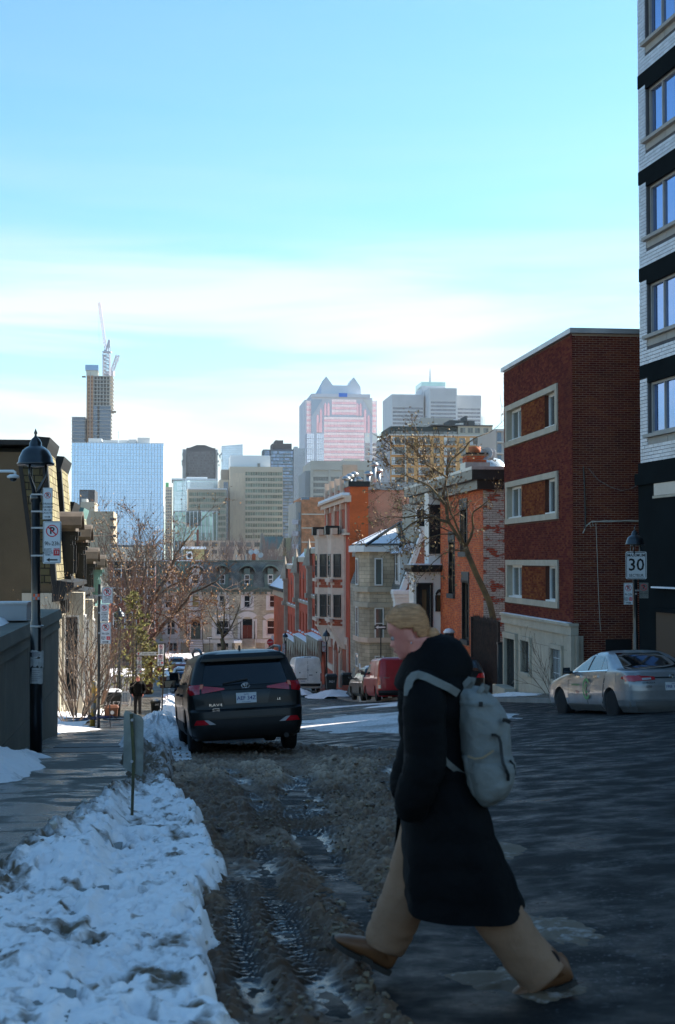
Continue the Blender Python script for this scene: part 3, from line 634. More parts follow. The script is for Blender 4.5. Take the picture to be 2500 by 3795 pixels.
def lattice(mb, p, q, w, n, r):
 p, q = Vector(p), Vector(q); d = (q - p).normalized(); x = d.cross(Vector((0, 1, 0))).normalized() * w / 2; y = Vector((0, 1, 0)) * w / 2
 for sx, sy in ((1, 1), (1, -1), (-1, 1), (-1, -1)): mb.bar(p + x * sx + y * sy, q + x * sx + y * sy, r, n=4)
 for k in range(n):
  a, b = p + (q - p) * (k / n), p + (q - p) * ((k + 1) / n); sg_ = 1 if k % 2 else -1
  mb.bar(a + x * sg_ - y, b - x * sg_ - y, r * .7, n=3); mb.bar(a + x * sg_ + y, b - x * sg_ + y, r * .7, n=3); mb.bar(a + x - y, a - x - y, r * .7, n=3)
PINKM = fm('crane_pink', (.85, .66, .68)); CRW = fm('crane_white', (.62, .60, .64))
def WP(u, v, Y): return P(u, v, Y)
base = WP(394.5, 1393, 1160)
C = empty('tower_crane', base, 'tall pale pink tower crane with its jib raised steeply, on the unfinished tower', 'crane')
def L(u, v, Y=1160): return WP(u, v, Y) - base
m = MB(); lattice(m, L(394.5, 1393), L(394.5, 1312), 5.2, 12, .45); m.build('mast', CRW, C)
m = MB(); lattice(m, L(391, 1294), L(367.5, 1121), 1.7, 22, .17); m.build('jib', PINKM, C)
m = MB(); m.bar(L(392, 1303), L(404, 1259), .8); m.bar(L(401, 1303), L(405.5, 1262), .6); m.bar(L(404, 1259), L(409, 1305), .3); m.build('a_frame', CRW, C)
MB().box(*(L(381, 1308) - Vector((0, 3, 0))), *(L(412, 1303) + Vector((0, 3, 0)))).build('slewing_deck', CRW, C)
MB().box(*(L(386, 1303) - Vector((0, 2, 0))), *(L(391, 1297) + Vector((0, 1, 0)))).build('cab', fm('cab', (.4, .43, .5)), C)
MB().bar(L(366, 1121), L(366, 1268), .12).build('hoist_rope', CRW, C)
base = WP(409, 1394, 1170)
C = empty('tower_crane', base, 'smaller crane with a short slanting jib beside the tall pink one', 'crane')
m = MB(); lattice(m, WP(409, 1394, 1170) - base, WP(436, 1316, 1170) - base, 2.4, 10, .35); m.build('jib', CRW, C)
MB().bar(WP(438, 1318, 1170) - base, WP(439, 1358, 1170) - base, .15).build('hoist_rope', CRW, C)
MB().box(-4, -3, 0, 3, 3, 4).build('cab', CRW, C)
T = Tower('unfinished_podium_tower', 'lower dark glazed wing beside the unfinished tower', 'tower', 264, 313, 1545, 1140, 26)
T.body(fm('dark_core', (.1, .11, .12)))
for k, v in enumerate(np.arange(1545, 1700, 13.2)):
 MB().box(-.4, -.7, T.b(v) - .45, T.W + .3, 1, T.b(v)).build('floor_slab', CONF, T.root)
 panes(T.root, T.fr, grid(.5, T.W - .5, 6, T.b(v + 13.2), T.b(v) - .5, 1, .9, .96), DGL, proud=.35)
T = Tower('dark_slab_tower', 'dark grey slab tower with round-cornered top between two pale shafts', 'tower', 689, 797, 1660, 1200, 30)
T.body(fm('charcoal', (.085, .09, .10)))
MB().prism([(2, T.H), (T.W - 2, T.H), (T.W - 9, T.H + 2.6), (9, T.H + 2.6)], 1, 26).build('roof', fm('charcoal', (.085, .09, .10)), T.root)
panes(T.root, T.fr, grid(1, T.W - 1, 20, T.b(1790), T.H - 3, 12, .72, .55), fg('smoke', (.16, .17, .19), .4, .2, objr=.45), proud=.05)
for ua, ub in ((675, 688), (798, 806)):
 MB().box(T.a(ua), 4, 0, T.a(ub), 22, T.b(1664)).build('shaft', fm('pale_shaft', (.55, .56, .56)), T.root)
 m = MB()
 for q in range(9):
  u = ua - 6 + rnd.uniform(0, 9) if ua < 700 else ub + rnd.uniform(-2, 14); v = rnd.choice((1682, 1690, 1722, 1708)) + rnd.uniform(-4, 4)
  m.box(T.a(u), 1, T.b(v + 4), T.a(u + 3.5), 3, T.b(v - 4))
 m.build('antenna_cluster', fm('antenna', (.3, .32, .34)), T.root)
T = Tower('glass_wedge_tower', 'pale blue glass tower with slanting top far behind the beige block', 'tower', 820, 898, 1653, 1400, 40)
hl, hr = T.b(1653), T.b(1646); MB().prism([(0, 0), (T.W, 0), (T.W, hr), (0, hl)], 0, 40).build('wall', fg('sky', (.50, .66, .82), .6), T.root)
panes(T.root, T.fr, grid(.8, T.W - .8, 13, T.b(1775), hl - .5, 16, .86, .86), fg('sky2', (.56, .74, .92), .75), proud=.1)
T = Tower('beige_office_block', 'tall beige office block with green band windows and white penthouse', 'office building', 851, 1047, 1730, 900, 40)
BEI = fm('beige', (.52, .45, .35), scale=.06, var=.16); GRW = fg('greenband', (.10, .15, .13), .35, .15, objr=.5)
T.body(BEI)
panes(T.root, T.fr, grid(2, T.a(906), 8, T.b(2030), T.H - 4, 16, .94, .94), mat('far_beige_panel', (.54, .455, .345), .85, .14, .05, objr=.08, tint=.08), name='cladding_panel', proud=.08)
v = 1749.5
while v < 2020:
 z0, z1 = T.b(v + 12.5), T.b(v); panes(T.root, T.fr, [(T.a(908) + i * (T.a(1045.5) - T.a(908)) / 15 + .12, z0, T.a(908) + (i + 1) * (T.a(1045.5) - T.a(908)) / 15 - .12, z1) for i in range(15)], GRW, proud=.06, thick=.3); v += 21.2
v = 1730
m = MB()
while v < 2030: m.fbox(T.fr, T.a(907), T.b(v + (19.5 if v == 1730 else 8.7)), T.W, T.b(v), 0, .55); v += 19.5 + 12.5 if v == 1730 else 21.2
m.build('spandrel', BEI, T.root)
MB().box(T.a(853), 3, T.H, T.a(1002), 30, T.b(1687)).build('penthouse', fm('white_sheet', (.74, .77, .78), var=.06), T.root)
MB().box(T.a(954), 2.6, T.H, T.a(964), 3.1, T.b(1716)).build('penthouse_vent', fm('vent', (.3, .28, .24)), T.root)
T = Tower('stair_block', 'narrow beige block with dark glass strip beside the beige office block', 'office building', 812, 851, 1778, 905, 30)
T.body(BEI); panes(T.root, T.fr, grid(T.a(827), T.a(845), 2, T.b(2010), T.b(1786), 12, .9, .96), DGL)
MB().box(T.a(820), 6, T.H, T.a(848), 20, T.b(1738)).build('roof_plant', fm('taupe', (.28, .25, .21)), T.root)
T = Tower('brown_office_block', 'lower brown office block with long green band windows', 'office building', 695, 838, 1814, 880, 40)
BRO = fm('brown_concrete', (.44, .37, .28)); T.body(BRO)
for k in range(9):
 v = 1825 + k * 22; panes(T.root, T.fr, [(T.a(700) + i * (T.a(836) - T.a(700)) / 20 + .1, T.b(v + 13), T.a(700) + (i + 1) * (T.a(836) - T.a(700)) / 20 - .1, T.b(v)) for i in range(20)], GRW, proud=.04)
MB().box(-.3, -.4, T.H, T.W + .3, 40, T.H + .7).build('parapet', fm('snow_parapet', (.78, .8, .82)), T.root)
T = Tower('curved_glass_building', 'pale blue glass building with rounded corner and louvred top', 'office building', 640, 806, 1780, 1000, 40)
n = 10; pl = [(T.W, 40), (0, 40)] + [(12 - 12 * math.cos(a), 12 - 12 * math.sin(a)) for a in np.linspace(0, math.pi / 2, n)] + [(T.W, 0)]
MB().prism(pl, 0, T.H, 'z').build('wall', fg('paleblue', (.55, .72, .84), .6), T.root)
m = MB()
for k in range(9): m.box(T.a(690), -.5, T.b(1790 + k * 4.2), T.a(790), .2, T.b(1788.2 + k * 4.2))
tag(m.build('louvre', MUL, T.root), kind='stuff')
panes(T.root, T.fr, grid(T.a(655), T.a(690), 5, T.b(1818), T.b(1786), 2, .9, .9) + grid(T.a(645), T.a(800), 15, T.b(1900), T.b(1822), 5, .93, .9), fg('paleblue2', (.60, .80, .95), .75), proud=.12)
MB().box(-1, -.8, T.H, T.W, 38, T.H + 1.2).build('roof_edge', MUL, T.root)
MB().box(T.a(690), 4, T.H + 1.2, T.a(768), 25, T.b(1767)).build('roof_plant', fm('white_sheet', (.74, .77, .78)), T.root)
T = Tower('thin_beige_tower', 'thin beige apartment tower with a green top box beside the glass block', 'tower', 612, 637, 1805, 950, 24)
T.body(fm('sand', (.50, .44, .34))); panes(T.root, T.fr, grid(.4, T.W - .4, 3, T.b(2060), T.H - 1.5, 22, .62, .55), DGL)
MB().box(T.a(612.5), 2, T.H, T.a(624), 12, T.b(1788)).build('roof_box', fm('green_sheet', (.12, .50, .22)), T.root)
T = Tower('glass_atrium', 'greenish glass atrium block with diagonal steel braces behind the panes', 'building', 642, 809, 1893, 600, 30)
T.body(fm('atrium_back', (.16, .20, .20)), 'back_wall', y0=6); MB().box(0, 0, T.H - 1.0, T.W, 30, T.H).build('roof', fm('grey_roof', (.40, .42, .42)), T.root)
m = MB()
for (p, q) in (((690, 1900), (720, 1940)), ((720, 1900), (690, 1940)), ((742, 1900), (732, 1925)), ((722, 1900), (732, 1925)), ((690, 1940), (675, 1965)), ((720, 1940), (735, 1965))): m.bar((T.a(p[0]), 2.5, T.b(p[1])), (T.a(q[0]), 2.5, T.b(q[1])), .35)
m.build('brace', fm('steel', (.10, .13, .13)), T.root)
AG = fg('aqua', (.40, .62, .60), .45, .1, objr=.35); rc = []
for (va, vb) in ((1897, 1912), (1914, 1948), (1950, 1975), (1977, 2004)): rc += [(T.a(646 + i * 14.3) + .1, T.b(vb), T.a(646 + (i + 1) * 14.3) - .12, T.b(va)) for i in range(10) if not (va < 1950 and i in (3, 4, 5, 6))]
panes(T.root, T.fr, rc, AG); panes(T.root, T.fr, [(T.a(646 + i * 14.3) + .1, T.b(1948), T.a(646 + (i + 1) * 14.3) - .12, T.b(1897)) for i in (3, 4, 5, 6)], clearglass('far_clear', (.3, .42, .42), .35))
m = MB()
for i in range(12): m.box(T.a(645.5 + i * 14.3) - .12, -.3, 0, T.a(645.5 + i * 14.3) + .12, .3, T.H)
m.build('mullion', MUL, T.root); panes(T.root, T.fr, grid(T.a(792), T.a(808), 2, T.b(2004), T.b(1897), 6, .9, .93), fg('bottle', (.14, .22, .20), .4))
T = Tower('blue_apartment_tower', 'dark blue glass apartment tower with stepped charcoal penthouse', 'tower', 1001, 1087, 1665, 950, 30)
NAV = fm('navy', (.07, .10, .14)); T.body(NAV)
rc = grid(.5, T.W - .5, 11, T.b(2000), T.H - 1, 26, .80, .74); panes(T.root, T.fr, rc, fg('navy', (.16, .27, .42), .55, .12, objr=.5), proud=.1)
for (ua, ub, va) in ((1009, 1082, 1642), (1021, 1051, 1629)): MB().box(T.a(ua), 4 if va > 1635 else 6, T.H - .2, T.a(ub), 24, T.b(va)).build('penthouse', fm('charcoal2', (.075, .078, .085)), T.root)
MB().box(T.a(976), 5, 0, -.02, 24, T.b(1664)).build('side_wing', NAV, T.root); panes(T.root, F((T.a(976), 5, 0), (1, 0, 0)), grid(.3, -T.a(976) - .4, 4, T.b(1690), T.b(1668), 3, .8, .8), fg('navy', (.16, .27, .42)))
m = MB()
for k in range(24): m.box(T.a(1048), -1.2, T.b(1680 + k * 12.7) - .25, T.a(1078), 0, T.b(1680 + k * 12.7))
tag(m.build('balcony', fm('balcony_slab', (.26, .32, .38)), T.root), kind='stuff')
T = Tower('striped_tower', 'dark tower with thin white vertical stripes left of the pink tower', 'tower', 1088, 1131, 1661, 1000, 30)
T.body(fm('ink', (.045, .05, .07)))
for i in range(12): MB().box(i * T.W / 11.5, -.35, 0, i * T.W / 11.5 + .42, .01, T.H).build('fin', MUL, T.root)
MB().box(T.a(1092), 5, T.H, T.a(1105), 15, T.b(1653)).build('roof_plant', fm('plant', (.55, .56, .55)), T.root)
T = Tower('pink_glass_tower', 'pink mirrored tower with twin pointed gables on its grey roof', 'tower', 1129, 1398, 1482, 1080, 50)
GRF = fm('pale_steel', (.72, .70, .74), var=.05); PK = fg('pink', (.98, .57, .62), .6, .2, var=.12, objr=.07); PK2 = fg('pale_pink', (.97, .76, .77), .6, .2, var=.06, objr=.05); BLP = fg('lilac', (.62, .70, .86), .8, .1); WHT = fg('white_glass', (.9, .86, .82), .35, .3)
FL = 19.3
def pk(u0, u1, v0, v1, m, ncol, off=0.0):
 """floors of glass: a deeper and a paler course per storey"""
 v = v0; fr = F((0, -off, 0), (1, 0, 0))
 while v < v1 - 6:
  e = min(v + FL, v1); da = (T.a(u1) - T.a(u0)) / ncol
  panes(T.root, fr, [(T.a(u0) + i * da + .08, T.b(v + (e - v) * .50), T.a(u0) + (i + 1) * da - .08, T.b(v + 1.2)) for i in range(ncol)], PK2 if m is PK else m)
  panes(T.root, fr, [(T.a(u0) + i * da + .08, T.b(e - .4), T.a(u0) + (i + 1) * da - .08, T.b(v + (e - v) * .52)) for i in range(ncol)], m)
  v = e
T.body(GRF, a0=0, a1=T.W, b1=T.b(1482), y0=3)
T.body(GRF, 'centre_wall', T.a(1153), T.a(1379), b1=T.b(1474), y0=-1.0, y1=46)
pk(1136, 1157, 1485, 1607, PK, 2, -2.9); pk(1377, 1396, 1485, 1607, PK, 2, -2.9)
pk(1228, 1320, 1480, 1543, PK, 7, 1.1); pk(1199, 1349, 1545, 1710, PK, 12, 1.1)
pk(1136, 1163, 1607, 1715, BLP, 4, 1.1); pk(1172, 1199, 1607, 1715, BLP, 4, 1.1)
for (ua, ub, va, vb) in ((1351, 1369, 1603, 1636), (1379, 1398, 1605, 1636)): panes(T.root, F((0, -1.1, 0), (1, 0, 0)), [(T.a(ua), T.b(vb), T.a(ub), T.b(va))], WHT)
for k in range(4):
 for (ua, ub) in ((1352, 1369), (1380, 1398)): panes(T.root, F((0, -1.1, 0), (1, 0, 0)), grid(T.a(ua), T.a(ub), 4, T.b(1652 + k * 18), T.b(1641 + k * 18), 1, .8, 1), fg('mauve', (.35, .27, .30), .4)); panes(T.root, F((0, -1.05, 0), (1, 0, 0)), [(T.a(ua), T.b(1659 + k * 18), T.a(ub), T.b(1636 + k * 18))], WHT)
for (u, vt, vb) in ((1172, 1535, 1604), (1184, 1514, 1604), (1200, 1492, 1541), (1212, 1492, 1541), (1176, 1564, 1604), (1320, 1492, 1541), (1331, 1492, 1541), (1348, 1514, 1604), (1361, 1535, 1604)):
 z0, z1 = T.b(vb), T.b(vt); a = T.a(u); w = T.a(u + 8) - a
 MB().prism([(a, z0), (a + w, z0), (a + w, z1 - 2), (a + w / 2, z1), (a, z1 - 2)], -1.35, -.9).build('lancet_pane', PK, T.root)
for sgn in (0, 1):      # raking chamfers
 A = [(1153, 1482), (1193, 1482), (1160, 1535), (1153, 1545)] if not sgn else [(1379, 1482), (1343, 1478), (1372, 1525), (1379, 1540)]
 MB().prism([(T.a(u), T.b(v)) for u, v in A], -1.5, -1.02).build('chamfer_panel', fm('pale_steel2', (.50, .56, .63), var=.05) if not sgn else fm('cream_panel', (.80, .76, .72)), T.root)
MB().box(T.a(1152), -2, T.b(1474), T.a(1370), 46, T.b(1461)).build('parapet', GRF, T.root)
MB().box(T.a(1254), -2.4, T.b(1472), T.a(1285), -1.8, T.b(1458)).build('blue_sign', fm('blue_sign', (.05, .22, .75)), T.root)
rf = fm('roof_steel', (.60, .65, .70), var=.05, scale=.3)
a0, a1, zb_, zv = T.a(1172), T.a(1341), T.b(1461), T.b(1426)
L_ = [(T.a(1192), zb_), (T.a(1341), zb_), (T.a(1338), T.b(1430)), (T.a(1313), T.b(1394)), (T.a(1293), zv), (T.a(1235), zv), (T.a(1210), T.b(1393)), (T.a(1192), T.b(1428))]
MB().prism(L_, 4, 34).build('gable_roof', rf, T.root)
MB().prism([(T.a(1172), zb_), (T.a(1192) - .02, zb_), (T.a(1192) - .02, T.b(1428)), (T.a(1209), T.b(1394.5))][:3] + [(T.a(1190), T.b(1431))], 4.2, 34).build('hip_roof', fm('roof_steel2', (.45, .55, .68), var=.05), T.root)
T = Tower('concrete_office_block', 'grey concrete office block with deep piers and dark window bands', 'office building', 1150, 1440, 1711, 825, 50)
CO = fm('grey_concrete', (.52, .48, .41)); T.body(CO)
MB().box(T.a(1132), 3, 0, -.02, 50, T.b(1745)).build('side_wing', fm('grey_glass', (.30, .33, .35)), T.root)
for k, (ua, ub) in enumerate(((1160, 1216), (1225, 1281), (1289, 1346), (1354, 1405))):
 for j in range(6):
  v = 1768 + j * 23; panes(T.root, T.fr, grid(T.a(ua), T.a(ub), 6, T.b(v + 14.5), T.b(v), 1, .96, 1), fg('slate', (.15, .17, .18), .4, .2), proud=.06, thick=.3)
 m = MB(); vv = [1711] + [q for j in range(6) for q in (1768 + j * 23,)]
 for j in range(7):
  vt = 1743 if j == 0 else 1768 + (j - 1) * 23 + 14.5; vb = 1768 + j * 23; m.fbox(T.fr, T.a(ua), T.b(vb), T.a(ub), T.b(vt), 0, .5)
 m.build('spandrel', CO, T.root)
 MB().fbox(T.fr, T.a(ub), 0, T.a(ub) + 1.3, T.H, 0, 1.2).build('pier', CO, T.root)
MB().fbox(T.fr, -.1, T.b(1743), T.W, T.H + .4, -.3, 1.3).build('attic_band', CO, T.root); MB().fbox(T.fr, 0, 0, T.a(1159), T.b(1743), 0, 1.2).build('pier', CO, T.root)
MB().box(T.a(1280), 8, T.H, T.a(1340), 24, T.b(1697)).build('roof_plant', CO, T.root)
T = Tower('cross_plan_tower', 'pale grey cross-plan skyscraper with window bands and roof mast', 'tower', 1452, 1784, 1463, 1350, 60)
GY = fm('pale_grey', (.58, .60, .62), var=.06); RIB = fm('rib', (.56, .58, .60)); DKW = fg('dusk', (.11, .12, .16), .3, .2, objr=.3)
T.body(GY, a1=T.a(1570)); T.body(GY, 'right_wing', T.a(1694), T.a(1784), y0=1);
cw_ = T.body(GY, 'centre_wing', T.a(1592), T.a(1692), b1=T.b(1448), y0=-22, y1=40)
cw = F((0, -22, 0), (1, 0, 0))
def ac(u): return T.a(u, -22)
cw_.data.transform(Matrix.Translation((ac(1592) - T.a(1592), 0, 0)))
for fr, fa, ua, ub, vt, v0 in ((T.fr, T.a, 1453, 1569, 1465, 1511), (cw, ac, 1594, 1691, 1450, 1497), (F((0, 1, 0), (1, 0, 0)), T.a, 1695, 1783, 1466, 1511)):
 dz = 0 if fr is not cw else 0
 nb = int((ub - ua) / 4.6); m = MB()
 for i in range(nb + 1): a = fa(ua) + (fa(ub) - fa(ua)) * i / nb; m.fbox(fr, a, T.b(v0 - 3), a + .35, T.b(vt), 0, .4)
 tag(m.build('grille_rib', RIB, T.root), kind='stuff')
 for j in range(9):
  v = v0 + j * 13.9
  if v > 1600: break
  panes(T.root, fr, grid(fa(ua + 2), fa(ub - 2), nb, T.b(v + 8), T.b(v), 1, .72, 1, ''), DKW, proud=.05); MB().fbox(fr, fa(ua), T.b(v + 13), fa(ub), T.b(v + 9.2), 0, .25).build('spandrel', RIB, T.root)
MB().box(T.a(1566), 6, T.H - 1, T.a(1655), 40, T.b(1428)).build('upper_drum', GY, T.root); MB().box(T.a(1566), 6.01, T.b(1436), T.a(1655), 40.01, T.b(1413)).build('observation_deck', fg('seagreen', (.45, .68, .68), .5), T.root)
MB().bar((T.a(1608), 20, T.b(1413)), (T.a(1608), 20, T.b(1356)), .9, .3).build('mast', fm('mast', (.35, .38, .42)), T.root)
T = Tower('bunker_block', 'plain grey concrete block below the cross-plan skyscraper', 'building', 1560, 1680, 1549, 700, 30); T.body(fm('taupe_concrete', (.40, .39, .36)))
T = Tower('orange_brick_apartments', 'orange brick apartment block with rows of balconies and dark rooftop penthouse', 'apartment block', 1446, 1829, 1612, 400, 26)
OB = mat('far_orange_brick', (.72, .40, .16), .9, .12, .3); OB2 = fm('off_white', (.62, .60, .55))
fl = 37.2
T.body(OB, b1=T.H - .3); MB().box(-.3, -.4, T.H - .3, T.W + .3, 26, T.H + .15).build('parapet', OB2, T.root)
MB().box(-.25, .1, 0, 0, 26, T.H - .4).build('side_wall', fm('grey_render', (.42, .43, .46)), T.root)
bal = [(1449, 1500), (1549, 1594), (1644, 1690), (1740, 1786)]; win = [(1511, 1534), (1606, 1630), (1702, 1726), (1795, 1818)]
for j in range(7):
 vt = 1621 + j * fl
 for k, (ua, ub) in enumerate(bal):
  a0, a1 = T.a(ua), T.a(ub); z0, z1 = T.b(vt + 26), T.b(vt)
  b = MB(); b.box(a0, -1.0, z0 - .25, a1, .1, z0 - .05).build('balcony_slab', OB2, T.root)
  MB().box(a0 + .1, -.03, z0, a0 + (a1 - a0) * .28, .2, z1).build('balcony_door', fm('white_door', (.74, .74, .72)), T.root)
  panes(T.root, T.fr, [(a0 + (a1 - a0) * .30, z0, a1 - .1, z1)], fg('apartment', (.16, .17, .17), .25, .12, objr=.5), proud=.03)
  r_ = MB().box(a0, -1.0, z0 + .85, a1, -.95, z0 + .95)
  for q in range(9): x = a0 + (a1 - a0) * q / 8; r_.box(x - .02, -.99, z0 - .05, x + .02, -.96, z0 + .85)
  r_.build('railing', fm('rail', (.05, .05, .05)), T.root)
 for ua, ub in win:
  a0, a1 = T.a(ua), T.a(ub); z0, z1 = T.b(vt + 22), T.b(vt + 2); panes(T.root, T.fr, [(a0 + .05, z0, (a0 + a1) / 2 - .03, z1), ((a0 + a1) / 2 + .03, z0, a1 - .05, z1)], fg('apartment', (.16, .17, .17)), proud=.04)
  MB().fbox(T.fr, a0 + .9, z0 - .7, a1 - .1, z0 - .25, 0, .35).build('air_conditioner', OB2, T.root)
MB().box(T.a(1499), -.6, 0, T.a(1504), 0, T.H - .3).build('white_pier', OB2, T.root)
MB().box(T.a(1450), 1.5, T.H + .15, T.a(1700), 20, T.b(1580)).build('penthouse', fm('dark_green', (.035, .05, .048)), T.root)
panes(T.root, F((0, 1.5, 0), (1, 0, 0)), grid(T.a(1452), T.a(1698), 14, T.H + .3, T.b(1597), 1, .88, .9), fg('apartment', (.16, .17, .17)), proud=.05)
MB().box(T.a(1700), .8, T.H + .15, T.a(1828), 22, T.b(1577)).build('penthouse', fm('sand2', (.52, .46, .36)), T.root); MB().box(T.a(1600), .4, T.b(1577), T.a(1829), 23, T.b(1573)).build('penthouse_roof', fm('charcoal2', (.075, .078, .085)), T.root)
for u in (1708, 1736, 1762, 1794): panes(T.root, F((0, .8, 0), (1, 0, 0)), grid(T.a(u), T.a(u + 19), 2, T.b(1602), T.b(1584), 1, .92, 1), fg('apartment', (.16, .17, .17)), proud=.05)
for (ua, ub, va) in ((1680, 1740, 1549), (1742, 1748, 1532), (1752, 1776, 1550)): MB().box(T.a(ua), 6, T.b(1574), T.a(ub), 14, T.b(va)).build('lift_house', fm('charcoal3', (.06, .068, .07)), T.root)
for u, v in ((1518, 1566), (1530, 1567), (1577, 1570), (1616, 1565), (1696, 1566), (1712, 1564), (1770, 1566)): MB().box(T.a(u), 2, T.b(1574), T.a(u + 11), 4, T.b(v)).build('vent_cowl', OB2, T.root)
m = MB()
for u in (1808, 1811, 1817): m.bar((T.a(u), 8, T.b(1577)), (T.a(u), 8, T.b(1512 + (u % 3) * 9)), .06, n=4)
m.build('antenna', fm('mast', (.35, .38, .42)), T.root)
T = Tower('grey_balcony_block', 'grey concrete apartment block with stacked balconies behind the dark brick building', 'apartment block', 1838, 1990, 1590, 330, 20)
T.body(fm('warm_grey', (.42, .41, .38)))
for k in range(9):
 z = T.b(1600 + k * 42); MB().box(T.a(1842), -1.2, z, T.a(1862), 0, z + .25).build('balcony_slab', OB2, T.root); panes(T.root, T.fr, [(T.a(1843), z - 2.2, T.a(1858), z - .2)], DGL)
T = Tower('brown_brick_apartments', 'brown brick apartment block with pale string courses behind the red houses', 'apartment block', 1117, 1300, 1843, 290, 20)
T.body(brickmat('brown_brick', (.58, .20, .075), (.38, .13, .05), (.36, .24, .16), .24, .08, .012, stain=.35))
for v in (1906, 1957, 2009, 2060): MB().fbox(T.fr, 0, T.b(v + 1.6), T.W, T.b(v - 1.6), 0, .06).build('string_course', fm('cream', (.70, .66, .55)), T.root)
MB().box(T.a(1097), 1.0, 0, -.01, 20, T.b(1860)).build('balcony_wing', fm('warm_grey', (.42, .41, .38)), T.root)
for k, v in enumerate((1900, 1943, 1990, 2030)): panes(T.root, F((0, 1, 0), (1, 0, 0)), [(T.a(1107), T.b(v + 26), T.a(1114), T.b(v))], DGL); MB().box(T.a(1083), -.4, T.b(v + 44), T.a(1104), 1, T.b(v + 26)).build('balcony', fm('balcony_grey', (.5, .48, .52)), T.root)
MB().box(T.a(1117), -.1, T.H - .01, T.a(1146), 2, T.b(1852)).build('roof_window', DGL, T.root)
T = Tower('low_beige_block', 'low pinkish beige block with small windows behind the terrace roofs', 'building', 690, 1010, 2003, 330, 14)
T.body(fm('pink_beige', (.62, .48, .37))); panes(T.root, T.fr, grid(T.a(715), T.a(1000), 9, T.b(2026), T.b(2010), 1, .62, 1) + grid(T.a(715), T.a(1000), 9, T.b(2052), T.b(2038), 1, .6, 1), fg('apartment', (.16, .17, .17)))
MB().box(T.a(728), -.6, T.b(2030), T.a(736), .3, T.b(1963)).build('chimney', fm('rust', (.24, .10, .08)), T.root)
T = Tower('green_roofed_chapel', 'stone chapel with steep green metal roof behind the terrace', 'chapel', 962, 1062, 2060, 300, 14)
ST1 = fm('chapel_stone', (.33, .30, .26)); T.body(ST1)
MB().hexa(((T.a(972), 0, T.b(2035)), (T.a(1030), 0, T.b(2035)), (T.a(1030), 12, T.b(2035)), (T.a(972), 12, T.b(2035)), (T.a(972), 5, T.b(1987)), (T.a(1060), 5, T.b(1987)), (T.a(1060), 6, T.b(1987)), (T.a(972), 6, T.b(1987)))).build('roof', fm('copper_green', (.20, .27, .23)), T.root)
MB().prism([(T.a(960), T.b(2060)), (T.a(992), T.b(2060)), (T.a(974), T.b(1976)), (T.a(967), T.b(1976))], -.3, 1).build('gable', ST1, T.root)
MB().box(T.a(1062), 2, 0, T.a(1098), 12, T.b(1992)).build('side_wall', fm('straw', (.50, .42, .26)), T.root)
T = Tower('tan_block', 'plain tan block with dark balconies left of the blue glass block', 'building', 335, 420, 1895, 300, 18)
T.body(fm('tan', (.50, .40, .28)));
for v in (1920, 1950, 1982): MB().box(T.a(409), -1.3, T.b(v + 9), T.a(430), .5, T.b(v)).build('balcony', fm('charcoal3', (.06, .068, .07)), T.root)
T = Tower('dark_mirror_block', 'small dark glass block in front of the blue glass block', 'building', 293, 350, 1815, 450, 18)
T.body(fm('charcoal2', (.075, .078, .085))); panes(T.root, T.fr, grid(.3, T.W - 2, 5, T.b(1862), T.H - .4, 4, .85, .8), DGL)
T = Tower('beige_step_block', 'beige stepped block below the small dark glass block', 'building', 298, 350, 1860, 320, 12); T.body(fm('sand2', (.52, .46, .36)))
MB().box(T.a(300), 1, T.H, T.a(320), 6, T.b(1848)).build('roof_plant', OB2, T.root)
T = Tower('grey_concrete_block', 'grey concrete block at the left edge above the gable roof', 'building', 12, 98, 1687, 420, 20); T.body(fm('grey_concrete', (.36, .35, .32)))
for u in (20, 45, 68): MB().fbox(T.fr, T.a(u), T.b(1722), T.a(u) + .15, T.b(1690), 0, .1).build('panel_joint', fm('joint', (.2, .2, .19)), T.root)
T = Tower('pale_corner_tower', 'pale tower cut off by the left edge of the picture', 'tower', -40, 9, 1660, 520, 20); T.body(fm('pale_shaft', (.55, .56, .56)))
T = Tower('left_hillside_blocks', 'long low block hidden mostly behind the left row of houses', 'building', 150, 300, 1960, 350, 20); T.body(fm('tan', (.50, .40, .28)))
def su(u, t):
 k = (u - CU) / FPX / ct; return (t * RX - k * t * RY) / (k * DY - DX)
def tu(u, s):
 k = (u - CU) / FPX / ct; return (k * s * DY - s * DX) / (RX - k * RY)
def yd(s, t): return s * DY + t * RY
def zv(v, s, t): return ZV(v, yd(s, t))
class House:
 """a building in street coordinates: local x away from the street to the right, y down the street"""
 def __init__(s, name, label, cat, s0, s1, t0, z0=None, group=None):
  s.s0, s.s1, s.t0 = s0, s1, t0; s.L = s1 - s0; s.z0 = float(gz((s0 + s1) / 2, t0)) - .5 if z0 is None else z0
  x, y = ST(s0, t0); s.root = empty(name, (x, y, s.z0), label, cat, ROT, group)
  s.st = F((0, s.L, 0), (0, -1, 0))           # street front seen from the street (right-hand row)
  s.near = F((0, 0, 0), (1, 0, 0))            # side that faces up the hill
 def a(s, u, dt=0): return s.s1 - su(u, s.t0 + dt)       # along the street front, from its far end
 def z(s, v, u=None, a=None, dt=0):
  q = s.s1 - (s.a(u, dt) if a is None else a); return zv(v, q, s.t0 + dt) - s.z0
 def x(s, u, ds=0): return tu(u, s.s0 + ds) - s.t0       # along the near side
 def zn(s, v, ds=0, x=0): return zv(v, s.s0 + ds, s.t0 + x) - s.z0
